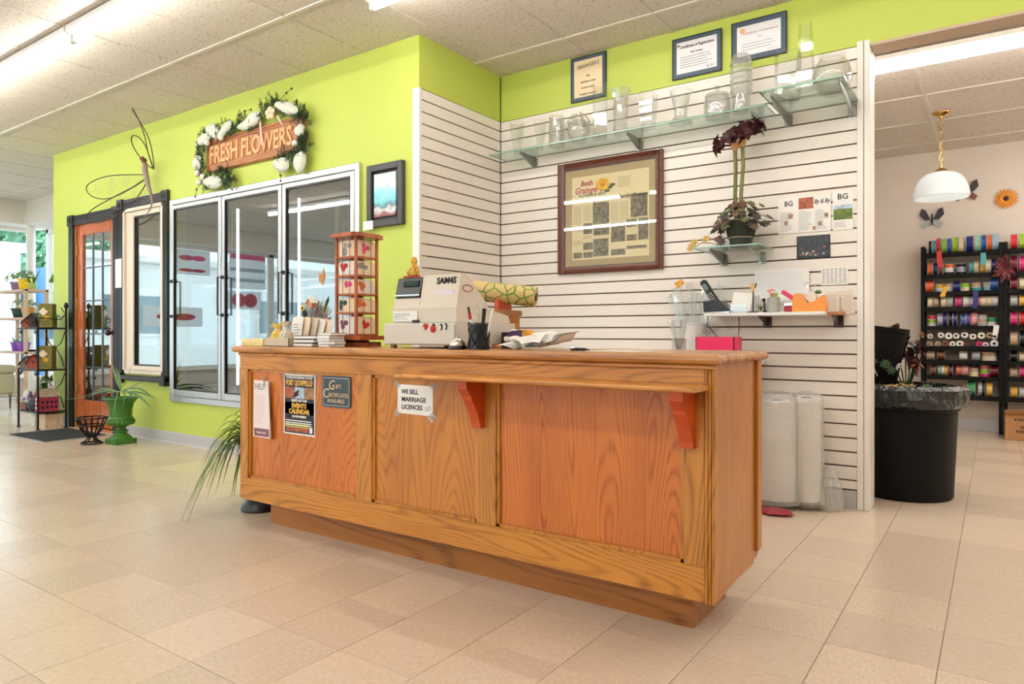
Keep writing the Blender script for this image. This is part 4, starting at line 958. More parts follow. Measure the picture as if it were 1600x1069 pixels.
# ================================================================== WHITE SHELF WITH THE TELEPHONE
WZ = 1.098
ws = thing('white_wall_shelf', 'narrow white melamine shelf on dark brackets, holding the telephone', 'shelf', (-1.1, YB, WZ-.02))
MB().bev(-1.415, -.755, 4.0, YB-.002, WZ-.018, WZ, .002).build('board', M_white, ws)
MB().bev(-.755, -.695, 4.06, YB-.002, WZ-.018, WZ, .002).build('board_end', mat('raw wood shelf end', (176, 122, 78), .6), ws)
for x in (-1.12, -.73): MB().prism([(YB-.001, WZ-.018), (4.08, WZ-.018), (4.08, WZ-.025), (YB-.02, WZ-.075), (YB-.001, WZ-.075)], 'X', x-.003, x+.003).bev(x-.025, x+.025, YB-.012, YB-.001, WZ-.085, WZ-.018, .003).build('bracket', mat('dark brown bracket', (72, 54, 48), .35, metal=.4), ws)
# telephone
ph = thing('cordless_telephone', 'black cordless telephone standing in its charging base', 'telephone', (-1.36, 4.08, WZ))
M_phn = mat('glossy black plastic', (16, 16, 18), .25)
MB().prism([(-1.425, WZ), (-1.28, WZ), (-1.275, WZ+.02), (-1.33, WZ+.075), (-1.36, WZ+.08), (-1.43, WZ+.07)], 'Y', 4.03, 4.13).build('charging_base', M_phn, ph)
MB().prism([(-1.435, WZ+.002), (-1.275, WZ+.002), (-1.27, WZ+.01), (-1.43, WZ+.006)], 'Y', 4.022, 4.03).build('silver_trim', M_chrome, ph)
Mh = Matrix.Translation((-1.392, 4.06, WZ+.115)) @ Matrix.Rotation(R(-32), 4, 'Y')
hs = MB().bev(-.02, .02, -.022, .02, -.085, .095, .009, Mh).build('handset', M_phn, ph)
MB().box(-.013, .013, -.024, -.021, .03, .07, Mh).build('screen', mat('grey lcd', (96, 104, 104), .2), hs)
for i in range(3):
    for j in range(4): MB().bev(-.014+i*.0105, -.0065+i*.0105, -.0245, -.021, -.055+j*.016, -.045+j*.016, .001, Mh).build('key', mat('grey key', (150, 154, 156), .5), hs)
MB().tube([(-1.425, 4.12, WZ+.02), (-1.428, 4.1, WZ-.07), (-1.40, 4.13, WZ-.11), (-1.375, 4.18, WZ-.17), (-1.37, 4.2, WZ-.24)], .003, 6).build('cord', M_black, ph)
tag(MB().tube([(-1.27, 4.2, WZ-.02), (-1.27, 4.205, WZ-.08), (-1.275, 4.2, WZ-.14), (-1.27, 4.19, WZ-.26)], .003, 6).build('hanging_cable', M_black), 'thin black cable hanging below the middle of the white shelf', 'cable')
# stack of papers in a clear holder
pf = thing('paper_bundle', 'bundle of white slips and clear wrap beside the telephone', 'papers', (-1.2, 4.12, WZ))
for k in range(7):
    Mx = Matrix.Translation((-1.20+.004*k, 4.05+k*.014, WZ+.062)) @ Matrix.Rotation(R(-14-2*k), 4, 'X') @ Matrix.Rotation(R(7-2*k), 4, 'Y')
    MB().box(-.065, .05, -.001, .001, -.055, .055, Mx).build('slip', M_paper, pf)
for ya, zb in ((4.03, .05), (4.17, .07)): MB().bev(-1.27, -1.175, ya, ya+.005, WZ+.001, WZ+zb, .001).build('clear_holder', MATS['acrylic'], pf)
# brush stand
br = thing('small_spoon_stand', 'little wooden paddle standing on a thin black rod', 'tool', (-1.135, 4.02, WZ))
MB().bev(-1.165, -1.115, 4.005, 4.05, WZ, WZ+.006, .002).cyl((-1.138, 4.03, WZ+.005), (-1.138, 4.03, WZ+.125), .0035, n=8).build('rod_stand', M_black, br)
MB().prism([(-1.146, WZ+.12), (-1.13, WZ+.12), (-1.128, WZ+.16), (-1.137, WZ+.168), (-1.153, WZ+.165), (-1.155, WZ+.15)], 'Y', 4.027, 4.032).build('wooden_paddle', mat('pale wood', (214, 178, 120), .6), br)
MB().cyl((-1.127, 4.03, WZ+.14), (-1.12, 4.03, WZ+.168), .004, n=6).build('dark_tip', M_black, br)
# small jars and tools
js = thing('tumbler_pot', 'small grey concrete pot with lime card and pink flamingo pick', 'pot', (-1.03, 4.06, WZ))
MB().lathe([(.026, 0), (.03, .004), (.034, .085), (.03, .085), (.026, .02), (0, .02)], (-1.03, 4.05, WZ), 20, sq=.3).build('pot', mat('grey concrete', (176, 178, 172), .8, noise=.1, nscale=60), js, smooth=True)
MB().bev(-1.05, -1.008, 4.05, 4.056, WZ+.04, WZ+.11, .002).build('lime_card', mat('lime card', (166, 176, 84), .6), js)
MB().tube([(-1.045, 4.04, WZ+.05), (-1.047, 4.04, WZ+.115), (-1.035, 4.04, WZ+.13), (-1.02, 4.04, WZ+.118)], .005, 6).ball((-1.05, 4.04, WZ+.122), .014, 8, 6, (1, .5, .7)).build('pink_pick', mat('flamingo pink', (238, 150, 164), .6), js)
gc = thing('glass_cup', 'tiny clear cup holding a green succulent sprig on the white shelf', 'cup', (-1.095, 4.03, WZ))
MB().lathe([(.018, 0), (.024, .05), (.022, .05), (.016, .006), (0, .006)], (-1.095, 4.03, WZ), 14).build('cup', M_vase, gc, smooth=True)
for k in range(6): a = k*PI/3; MB().blade([(-1.095, 4.03, WZ+.008), (-1.095+.012*math.cos(a), 4.03+.012*math.sin(a), WZ+.03), (-1.095+.026*math.cos(a), 4.03+.026*math.sin(a), WZ+.036)], .006).build('leaf', M_leaf, gc)
kc = thing('key_clip', 'black clip standing between the tiny cup and the grey pot', 'clip', (-1.07, 4.02, WZ))
MB().cyl((-1.07, 4.02, WZ), (-1.07, 4.02, WZ+.01), .012, n=12).tube([(-1.07, 4.02, WZ+.01), (-1.072, 4.02, WZ+.05), (-1.078, 4.02, WZ+.07)], .005, 6).ball((-1.076, 4.02, WZ+.07), .011, 8, 6).build('clip_body', M_black, kc)
sc = thing('red_stapler', 'red and pink stapler leaning behind the orange tape dispenser', 'stapler', (-.93, 4.1, WZ))
MB().bev(-.98, -.90, 4.07, 4.10, WZ, WZ+.035, .006).build('base', mat('red plastic', (176, 24, 36), .35), sc)
MB().bev(-.06, .06, -.012, .012, -.012, .012, .005, Matrix.Translation((-.945, 4.09, WZ+.085)) @ Matrix.Rotation(R(35), 4, 'Y')).build('arm', mat('pink plastic', (216, 56, 92), .35), sc)
MB().bev(-.985, -.90, 4.085, 4.115, WZ+.036, WZ+.055, .003).build('metal_bar', M_chrome, sc)
# tape dispenser
td = thing('tape_dispenser', 'orange desktop tape dispenser at the right end of the white shelf', 'tape dispenser', (-.86, 4.06, WZ))
prof = [(-.925, WZ), (-.755, WZ), (-.75, WZ+.03), (-.76, WZ+.09), (-.785, WZ+.08), (-.815, WZ+.055), (-.845, WZ+.05), (-.865, WZ+.075), (-.88, WZ+.1), (-.915, WZ+.1), (-.925, WZ+.06)]
MB().prism(prof, 'Y', 4.02, 4.085).build('body', mat('orange plastic', (238, 150, 56), .35), td)
MB().cyl((-.83, 4.035, WZ+.08), (-.83, 4.07, WZ+.08), .027, n=20).build('tape_roll', mat('clear tape roll', (226, 214, 196), .3), td)
MB().ball((-.795, 4.045, WZ+.107), .014, 8, 6, (1.3, 1, .8)).build('green_cap', M_leaf, td)
MB().tube([(-.83+.028*math.cos(k*.45)-.01, 4.06, WZ+.15+.012*math.sin(k*.9)) for k in range(16)], .0018, 4).build('twisted_wire', M_chrome, td)

# ---- things on the floor or counter behind, against the wall: roll holder, tubes, pink box
tbx = thing('back_table', 'narrow work table hidden behind the sales counter', 'table', (-1.6, 4.0, 0))
MB().bev(-2.6, -1.13, 3.86, 4.255, .80, .83, .003).build('table_top', M_white, tbx)
for x in (-2.56, -1.17):
    for y_ in (3.9, 4.22): MB().bev(x-.02, x+.02, y_-.02, y_+.02, 0, .80, .003).build('leg', M_steel, tbx)
TZ = .83
wc = thing('wrap_bucket', 'white bucket full of clear cellophane sleeves below the telephone', 'bucket', (-1.53, 4.17, TZ))
MB().lathe([(.05, 0), (.055, .01), (.065, .2), (.07, .205), (.07, .212), (.06, .212), (.05, .02), (0, .02)], (-1.53, 4.17, TZ), 20).build('bucket', M_white, wc, smooth=True)
M_film = glass('cellophane', (252, 253, 253), .06, .6, .4, .08, .06)
rn = random.Random(11)
for k in range(12):
    a = R(-34+k*6.2+rn.uniform(-2, 2)); L_ = rn.uniform(.2, .3); b0 = Vector((-1.53+.02*math.sin(a*2), 4.17+rn.uniform(-.02, .02), TZ+.05)); tip_ = b0+Vector((math.sin(a)*L_*1.1, rn.uniform(-.02, .05), .12+math.cos(a)*L_))
    MB().tube([b0, b0.lerp(tip_, .5), tip_], [.008, .014, .022], 6).build('sleeve', M_film, wc)
tag(MB().box(-.028, .028, -.001, .001, -.02, .02, Matrix.Translation((-1.62, 4.14, 1.29)) @ Matrix.Rotation(R(-32), 4, 'Y')).build('gift_card', mat('orange printed card', (236, 170, 70), .5, noise=.4, nscale=60)), 'orange printed card tilted on top of the cellophane sleeves', 'card')
bt = thing('straw_cup', 'clear cup of crinkled cellophane picks on the counter-height table', 'cup', (-1.56, 3.98, TZ))
MB().lathe([(.035, 0), (.045, .12), (.042, .12), (.032, .005), (0, .005)], (-1.555, 3.97, TZ), 14).build('cup', M_film, bt, smooth=True)
for k in range(8):
    a = R(-30+k*8); MB().tube([(-1.555, 3.97, TZ+.01), (-1.555+math.sin(a)*.13, 3.97+rn.uniform(-.02, .02), TZ+.2+.03*math.cos(a))], [.004, .012], 5).build('pick', M_film, bt)
pb = thing('pink_box', 'hot pink open-top box behind the right end of the counter', 'box', (-1.33, 3.9, TZ))
mb = MB(); a, b, c0, c1 = -1.42, -1.20, 3.88, 4.02
mb.box(a, b, c0, c0+.004, TZ, TZ+.13).box(a, b, c1-.004, c1, TZ, TZ+.13).box(a, a+.004, c0, c1, TZ, TZ+.13).box(b-.004, b, c0, c1, TZ, TZ+.13).box(a, b, c0, c1, TZ, TZ+.004)
mb.build('box_body', mat('hot pink card', (238, 44, 104), .5), pb); MB().box(a+.006, b-.006, c0+.006, c1-.006, TZ+.13, TZ+.145).build('clear_wrap', M_film, pb)

# ---- plastic-wrapped foam rolls standing by the wall
wr_ = thing('wrapped_rolls', 'two tall white rolls bundled in crinkled clear plastic by the slat wall', 'packaging', (-.97, 4.08, 0))
M_bub = mat('white foam roll', (244, 240, 234), .6)
M_wrap = glass('crinkled plastic wrap', (253, 253, 252), .10, .5, .4, .14, .30)
nt = M_wrap.node_tree; gx = nt.nodes.new('ShaderNodeNewGeometry'); nn = nt.nodes.new('ShaderNodeTexNoise'); nn.inputs['Scale'].default_value = 34; nn.inputs['Detail'].default_value = 6
nt.links.new(gx.outputs['Position'], nn.inputs['Vector']); bp = nt.nodes.new('ShaderNodeBump'); bp.inputs['Strength'].default_value = .8; bp.inputs['Distance'].default_value = .012; nt.links.new(nn.outputs['Fac'], bp.inputs['Height'])
for nd in nt.nodes:
    if nd.type in ('BSDF_GLOSSY', 'BSDF_DIFFUSE'): nt.links.new(bp.outputs[0], nd.inputs['Normal'])
for x, y_, r_, z_ in ((-1.02, 4.09, .115, .60), (-.875, 4.13, .075, .62)):
    rl = MB().lathe([(.03, .05), (r_, .05), (r_, z_), (.03, z_)], (x, y_, 0), 24).build('roll', M_bub, wr_, smooth=True)
    MB().lathe([(.028, z_-.03), (.03, z_+.003), (.02, z_+.003), (.018, z_-.03)], (x, y_, 0), 16).build('roll_core', M_ink, rl)
def crumple(prof, c, n, amp, sc, seed, sx=1.0, sy=1.0):
    rn2 = random.Random(seed); mb = MB().lathe(prof, (0, 0, 0), n); ph_ = [rn2.uniform(0, 6) for _ in range(8)]
    out = []
    for x, y_, z_ in mb.v:
        a = math.atan2(y_, x); k = 1+amp*(math.sin(a*3+ph_[0]+z_*sc)+.7*math.sin(a*7+ph_[1]-z_*sc*1.9)+.5*math.sin(a*12+ph_[2]+z_*sc*3.1)+.4*math.sin(z_*sc*2+ph_[3]))+rn2.uniform(-amp, amp)*.5
        out.append((c[0]+x*k*sx, c[1]+y_*k*sy, c[2]+z_))
    mb.v = out; return mb
crumple([(0, .012), (.09, .014), (.135, .03), (.132, .1), (.128, .2), (.127, .3), (.13, .4), (.128, .5), (.13, .6), (.10, .64), (.04, .652), (0, .65)], (-1.025, 4.09, 0), 56, .018, 15, 1).build('plastic_wrap', M_wrap, wr_)
crumple([(0, .012), (.06, .014), (.092, .04), (.09, .15), (.088, .3), (.09, .45), (.088, .6), (.07, .645), (.03, .655), (0, .652)], (-.872, 4.13, 0), 44, .022, 17, 5).build('plastic_wrap', M_wrap, wr_)
crumple([(0, .005), (.06, .005), (.075, .05), (.06, .14), (.04, .2), (.03, .24), (0, .25)], (-.765, 4.17, 0), 30, .09, 25, 2).build('loose_wrap_end', M_wrap, wr_)
tag(crumple([(0, .002), (.06, .004), (.085, .012), (.06, .03), (0, .035)], (-.985, 3.90, 0), 24, .08, 30, 3, 1.1, .7).build('red_foil', mat('crumpled red foil', (150, 10, 40), .3, bump=.6)), 'crumpled dark red foil under the plastic-wrapped rolls', 'foil')
# ================================================================== NOTICES ON THE COUNTER FRONT
yp = BY0+.017
def notice(name, label, x0, x1, z0, z1, m, cat='notice', tilt=0.0, y=yp):
    t = thing(name, label, cat, ((x0+x1)/2, y, z0), 'notices on the counter front')
    cx, cz = (x0+x1)/2, (z0+z1)/2
    Mx = Matrix.Translation((cx, y, cz)) @ Matrix.Rotation(tilt, 4, 'Y') @ Matrix.Translation((-cx, -y, -cz))
    MB().bev(x0, x1, y-.0016, y, z0, z1, .0004, Mx).build('sheet', m, t); return t
def wz(px, py): q = W(px, py, yp); return q[0], q[2]
def rect(l, t_, r, b): a = wz(l, (t_+b)/2)[0]; c = wz(r, (t_+b)/2)[0]; return a, c, wz((l+r)/2, b)[1], wz((l+r)/2, t_)[1]
# pad with pages hanging from a strip of tape
x0, x1, z0, z1 = rect(396.5, 595, 426, 684)
t = notice('help_notice', 'white HELP notice pad hanging from tape on the counter front', x0, x1-.02, z0, z1, mat('pinkish paper', (240, 228, 226), .8), tilt=.02)
text(t, 'HELP!', (x0+x1)/2-.02, yp-.002, z1-.045, .042, M_grey, bold=.0008, fit=(x1-x0)*.55)
lines(MB(), x0+.015, x1-.045, z0+.07, z1-.07, 16, yp-.0018, .22, .4).build('print', mat('pale red print', (214, 186, 184), .8), t)
MB().box(x0+.006, x1-.028, yp-.0022, yp-.0016, z0+.006, z0+.045).build('band_print', mat('mauve band', (140, 92, 112), .7), t)
text(t, 'heart care', (x0+x1)/2-.012, yp-.0026, z0+.02, .018, M_paper, shear=.3)
Mx = Matrix.Translation((x1-.022, yp-.003, (z0+z1)/2-.004)) @ Matrix.Rotation(R(-4), 4, 'Y') @ Matrix.Rotation(R(-35), 4, 'Z')
MB().box(0, .03, -.001, .001, -(z1-z0)/2, (z1-z0)/2, Mx).build('folded_page', mat('pink page edge', (232, 196, 192), .8), t)
MB().box((x0+x1)/2+.005, (x0+x1)/2+.022, yp-.003, yp-.0022, z1-.02, z1+.02).build('tape', MATS['acrylic'], t)
# events poster
x0, x1, z0, z1 = rect(444, 585, 493, 680)
t = notice('events_poster', 'dark events calendar poster with orange lettering on counter front', x0, x1, z0, z1, M_paper, 'poster', tilt=.012)
w = x1-x0; h = z1-z0
ps = MB().box(x0+.008, x1-.008, yp-.0024, yp-.0016, z0+.008, z1-.008).build('poster_print', mat('poster navy print', (40, 42, 58), .6, noise=.3, nscale=30), t)
M_or = mat('orange print', (240, 190, 90), .7)
cx = (x0+x1)/2; y = yp-.0028
text(ps, 'LOOKING FOR SOMETHING TO DO IN', cx, y, z1-h*.075, h*.055, M_paper, bold=.0004, fit=w*.82)
text(ps, "FORT QU'APPELLE?", cx, y, z1-h*.185, h*.125, M_or, bold=.001, fit=w*.84)
for k, (mm) in enumerate((M_ph['autumn'], M_ph['sky'], M_ph['tan'])): MB().box(x0+.012+k*w*.31, x0+.012+k*w*.31+w*.30, y, yp-.0022, z1-h*.40, z1-h*.215).build('photo_print', mm, ps)
MB().prism([(x0+.07, z1-h*.385), (x0+.085, z1-h*.3), (x0+.115, z1-h*.25), (x0+.11, z1-h*.36)], 'Y', y-.0006, y).build('canoe_print', M_ink, ps)
text(ps, 'CHECK OUT OUR', cx, y, z1-h*.455, h*.06, M_paper, bold=.0006, fit=w*.5)
MB().box(x0+.01, x1-.01, y+.0004, yp-.0022, z1-h*.66, z1-h*.465).build('block_print', mat('maroon block', (96, 52, 54), .7), ps)
text(ps, 'EVENTS', cx, y-.0002, z1-h*.555, h*.105, M_or, bold=.0012, fit=w*.46); text(ps, 'CALENDAR', cx, y-.0002, z1-h*.648, h*.105, M_or, bold=.0012, fit=w*.66)
MB().box(x0+.03, x1-.03, y+.0002, yp-.0022, z1-h*.725, z1-h*.675).build('block_print', M_ink, ps); text(ps, 'ON OUR WEBSITE', cx, y-.0004, z1-h*.715, h*.05, M_paper, bold=.0006, fit=w*.45)
lines(MB(), x0+.014, x1-.014, z0+h*.14, z0+h*.25, 3, y, .45, .1).build('print', M_paper, ps); lines(MB(), x0+.014, x1-.03, z0+h*.11, z0+h*.19, 2, y-.0003, .3, .1).build('print', mat('yellow print', (230, 220, 90), .7), ps)
MB().box(x0+.02, x1-.05, y, yp-.0022, z0+.014, z0+.036).build('logo_print', M_ph['autumn'], ps); MB().box(x1-.04, x1-.02, y, yp-.0022, z0+.014, z0+.04).build('logo_print', M_paper, ps)
for xx in (x0, x1): MB().bev(xx-.014, xx+.014, yp-.003, yp-.0024, z1-.016, z1+.012, .0002, None).build('tape', MATS['acrylic'], t)
# gift certificates plaque
x0, x1, z0, z1 = rect(504.5, 588, 549, 637)
t = thing('gift_certificate_sign', 'dark slate sign reading Gift Certificates Available on counter front', 'sign', ((x0+x1)/2, yp, z0), 'notices on the counter front')
def rrect(x0, x1, z0, z1, r, n=5):
    out = []
    for cx, cz, a0 in ((x1-r, z1-r, 0), (x0+r, z1-r, PI/2), (x0+r, z0+r, PI), (x1-r, z0+r, 1.5*PI)):
        for k in range(n+1): a = a0+k*PI/2/n; out.append((cx+r*math.cos(a), cz+r*math.sin(a)))
    return out
MB().prism(rrect(x0, x1, z0, z1, .012), 'Y', yp-.006, yp).build('sign_board', mat('slate sign', (58, 68, 76), .35), t)
M_gold = mat('pale gold lettering', (220, 196, 150), .5)
o_ = rrect(x0+.008, x1-.008, z0+.008, z1-.008, .008); i_ = rrect(x0+.010, x1-.010, z0+.010, z1-.010, .007); n = len(o_)
MB().add([(p, yp-.0064, q) for p, q in o_]+[(p, yp-.0064, q) for p, q in i_], [(k, (k+1) % n, n+(k+1) % n, n+k) for k in range(n)]).build('border_line', M_steel, t)
cx = (x0+x1)/2; hh = z1-z0
text(t, 'G', cx-.03, yp-.0064, z1-hh*.43, .062, M_gold, shear=.15); text(t, 'IFT', cx+.018, yp-.0064, z1-hh*.40, .028, M_gold)
text(t, 'C', x0+.026, yp-.0064, z1-hh*.70, .062, M_gold, shear=.15); text(t, 'ERTIFICATES', x0+.046, yp-.0064, z1-hh*.665, .026, M_gold, align='LEFT', fit=x1-x0-.062); text(t, 'AVAILABLE', cx, yp-.0064, z1-hh*.85, .026, M_gold, fit=(x1-x0)*.6)
# marriage licences notice
x0, x1, z0, z1 = rect(621.5, 602, 677, 648)
t = notice('licence_notice', 'white paper reading We Sell Marriage Licences taped to counter front', x0, x1, z0, z1, M_paper, tilt=.01)
for k, s_ in enumerate(('WE SELL', 'MARRIAGE', 'LICENCES')): text(t, s_, x0+(x1-x0)*.12, yp-.002, z1-(z1-z0)*(.31+.26*k), (z1-z0)*.22, M_ink, align='LEFT', fit=(x1-x0)*(.48, .68, .58)[k], bold=.0006)
for dx in (0, .02): MB().tube([(x1-.034+dx*.7+.008*math.cos(k*PI/8), yp-.002, z0+.026+.008*math.sin(k*PI/8)+dx*.15) for k in range(16)], .0009, 4, True).build('ring_print', M_grey, t)
for xx, zz in ((x0, z1), (x1, z1), (x1, z0), (x0, z0), (x1-.01, z0-.01)): MB().bev(-.016, .016, -.0003, .0003, -.012, .012, .0001, Matrix.Translation((xx, yp-.002, zz)) @ Matrix.Rotation(R(45), 4, 'Y')).build('tape', MATS['acrylic'], t)

# ================================================================== ON THE COUNTER TOP
Z = CT+.0004
# ---- cash register on its drawer
rg = thing('cash_register', 'beige cash register standing on a steel cash drawer', 'cash register', (-2.0, 2.42, CT))
M_beige = mat('beige plastic', (218, 208, 192), .45); M_draw = mat('painted steel drawer', (214, 206, 196), .45)
RX0, RX1, RY0 = -2.225, -1.815, 2.20; RY1 = 2.63
dr = MB().bev(RX0, RX1, RY0, RY1, CT+.014, CT+.108, .003).build('cash_drawer', M_draw, rg)
MB().bev(RX0+.004, RX1-.004, RY0-.006, RY0, CT+.018, CT+.104, .002).build('drawer_front', M_draw, dr)
for x in (RX0+.03, RX1-.03):
    for y_ in (RY0+.03, RY1-.04): MB().cyl((x, y_, CT), (x, y_, CT+.015), .014, n=12).build('foot', mat('tan rubber foot', (150, 122, 90), .7), rg)
bx0, bx1 = RX0+.025, RX1-.02
zb = CT+.11
def wy(px, py, X=bx1): q = WX(px, py, X); return (q[1], q[2])
A0 = RY0+.03
lower = [(A0, zb), (A0-.004, zb+.062), (A0+.05, zb+.088), (2.60, zb+.034), (2.615, zb+.0)]
MB().prism(lower, 'X', bx0, bx1).build('keyboard_base', M_beige, rg)
uz = zb+.062
head = [(A0+.002, uz), (A0+.03, zb+.205), (A0+.06, zb+.208), (A0+.075, zb+.203), (A0+.22, zb+.078), (A0+.22, zb+.02), (A0+.03, zb+.03)]
sx_ = bx0+.155
MB().prism(head, 'X', sx_, bx1-.003).build('printer_housing', M_beige, rg)
head2 = [(A0+.002, uz), (A0+.012, uz+.045), (A0+.03, uz+.05), (A0+.04, zb+.195), (A0+.06, zb+.2), (A0+.22, zb+.078), (A0+.22, zb+.02), (A0+.03, zb+.03)]
MB().prism(head2, 'X', bx0, sx_-.002).build('display_housing', M_beige, rg)
dsp = MB().prism([(A0+.008, uz+.052), (A0+.03, zb+.195), (A0+.038, zb+.2), (A0+.045, zb+.195), (A0+.032, uz+.045)], 'X', bx0+.004, sx_-.006).build('display', M_phn, rg)
MB().prism([(A0+.0145, uz+.098), (A0+.0235, zb+.185), (A0+.0255, zb+.185), (A0+.0165, uz+.098)], 'X', bx0+.045, sx_-.02).build('screen', mat('teal lcd', (40, 62, 66), .15), dsp)
MB().box(bx0+.004, sx_-.006, A0+.006, A0+.01, uz+.056, uz+.062).build('chrome_strip', M_chrome, dsp)
text(rg, 'SAM4S', (sx_+bx1)/2+.03, A0+.021, zb+.165, .038, M_ink, bold=.0012, shear=.15, rot=0)
MB().bev(bx0+.005, bx0+.15, A0-.006, A0-.003, zb+.006, zb+.05, .001).build('serial_label', M_paper, rg); lines(MB(), bx0+.012, bx0+.14, zb+.012, zb+.044, 4, A0-.0062, .3, .5).build('print', M_grey, rg)
MB().bev(bx0+.12, bx0+.16, A0-.008, A0-.002, zb+.0, zb+.012, .002).build('key_slot', M_black, rg)
MB().box((sx_+bx1)/2-.03, (sx_+bx1)/2+.075, A0+.0125, A0+.0165, zb+.118, zb+.138).build('serial_label', mat('lilac sticker', (226, 218, 232), .6), rg)
mb = MB(); r_ = [(bx1-.002, A0+.075+.034*math.cos(k*PI/10), zb+.145+.014*math.sin(k*PI/10)) for k in range(20)]; mb.tube(r_, .0018, 4, True); mb.build('oval_logo', mat('red ink', (180, 50, 60), .6), rg)
MB().bev(bx0-.018, bx0, A0+.02, A0+.05, zb+.05, zb+.075, .003).build('side_knob', M_white, rg)
# magnets on the drawer
M_rm = mat('red enamel', (190, 24, 30), .25)
def magnet(label, px, py, fn): q = W(px, py, RY0-.008); t = thing('novelty_magnet', label, 'magnet', (q[0], RY0-.007, q[2]-.012), 'magnets on the cash drawer'); fn(t, q[0], RY0-.008, q[2])
magnet('small red heart magnet on the cash drawer', 665, 510, lambda t, x, y_, z: MB().ball((x-.006, y_, z+.003), .009, 8, 6, (1, .4, 1)).ball((x+.006, y_, z+.003), .009, 8, 6, (1, .4, 1)).ball((x, y_, z-.005), .009, 8, 6, (.9, .4, 1.1)).build('heart', M_rm, t, smooth=True))
def lady(t, x, y_, z): MB().ball((x, y_, z), .015, 10, 8, (1, .5, 1.1)).build('shell', M_rm, t, smooth=True); MB().ball((x+.003, y_, z+.015), .008, 8, 6, (1, .6, 1)).build('head', M_black, t, smooth=True)
magnet('red ladybird magnet on the cash drawer', 676.5, 514, lady)
def peng(t, x, y_, z): MB().ball((x, y_, z), .009, 8, 6, (.9, .5, 1.6)).build('body', M_black, t, smooth=True); MB().ball((x-.001, y_-.003, z-.002), .006, 8, 6, (.9, .5, 1.5)).build('belly', M_bauble, t, smooth=True)
magnet('black and white penguin magnet, left of the pair', 689, 511, peng); magnet('black and white penguin magnet, right of the pair', 696.5, 510, peng)
# figurine on the register
fg = thing('ornament_figure', 'tiny spotted yellow ornament on a red base on top of the register', 'ornament', (-2.16, 2.29, zb+.2))
q0 = (-2.13, A0+.062, zb+.2035)
MB().bev(q0[0]-.06, q0[0]+.03, q0[1]-.012, q0[1]+.012, q0[2], q0[2]+.008, .003).build('base', M_rm, fg)
MB().lathe([(.02, .008), (.024, .02), (.02, .045), (.012, .06), (.016, .075), (.008, .09), (0, .092)], q0, 12).ball((q0[0]-.028, q0[1], q0[2]+.024), .015, 8, 6).build('figure', mat('spotted yellow', (226, 170, 60), .5, noise=.7, nscale=120), fg, smooth=True)

# ---- wrapping paper roll behind the register
rl = thing('gift_wrap_roll', 'roll of kraft wrapping paper with green leaf print lying on the register', 'paper roll', (-1.9, 2.8, 1.17))
wm = bpy.data.materials.new('kraft paper with leaf sprigs'); wm.use_nodes = True; nt = wm.node_tree; bs = nt.nodes['Principled BSDF']; gg = nt.nodes.new('ShaderNodeNewGeometry')
vo = nt.nodes.new('ShaderNodeTexVoronoi'); vo.feature = 'DISTANCE_TO_EDGE'; vo.inputs['Scale'].default_value = 17; nt.links.new(gg.outputs['Position'], vo.inputs['Vector'])
rp = nt.nodes.new('ShaderNodeValToRGB'); rp.color_ramp.interpolation = 'CONSTANT'; rp.color_ramp.elements[0].color = lin((86, 138, 50)); rp.color_ramp.elements[1].color = lin((206, 178, 118)); rp.color_ramp.elements[1].position = .05
nt.links.new(vo.outputs['Distance'], rp.inputs[0]); nt.links.new(rp.outputs[0], bs.inputs['Base Color']); bs.inputs['Roughness'].default_value = .7
p0 = Vector((-2.24, 2.86, 1.205)); p1 = Vector((-1.93, 2.98, 1.165))
MB().cyl(p0, p1, .052, n=24).build('paper', wm, rl, smooth=True); MB().cyl(p1, p1+(p1-p0).normalized()*.006, .02, n=16).build('core', M_black, rl)
stnd = thing('roll_stand', 'low wooden stand under the wrapping paper roll, behind the register', 'stand', (-2.08, 2.92, 0))
MB().bev(-2.36, -2.06, 2.80, 3.05, 1.07, 1.1, .004).build('stand_top', M_kraft, stnd)
for x in (-2.34, -2.08): MB().prism([(2.82, 0), (3.03, 0), (3.03, 1.07), (2.82, 1.07)], 'X', x-.015, x+.015).build('stand_side', M_oakside, stnd)
for p in (p0.lerp(p1, .06), p0.lerp(p1, .48)): MB().prism([(p.y-.06, 1.1), (p.y+.06, 1.1), (p.y+.055, p.z-.03), (p.y, p.z-.054), (p.y-.055, p.z-.03)], 'X', p.x-.012, p.x+.012).build('cradle', M_redwood, stnd)

# ---- bell
be = thing('service_bell', 'chrome service bell on the counter edge by the register', 'bell', (-1.765, 2.155, CT))
c = (-1.768, 2.155, CT)
MB().lathe([(.036, 0), (.038, .003), (.036, .012), (.03, .014), (0, .014)], c, 24).build('base', M_phn, be, smooth=True)
MB().lathe([(.033, .014), (.034, .017), (.03, .032), (.02, .042), (.008, .046), (0, .046)], c, 24).build('dome', mat('polished nickel', (222, 216, 206), .18, metal=.9), be, smooth=True)
MB().cyl((c[0], c[1], CT+.046), (c[0], c[1], CT+.052), .003, n=8).ball((c[0], c[1], CT+.054), .005, 8, 6).build('plunger', M_chrome, be)
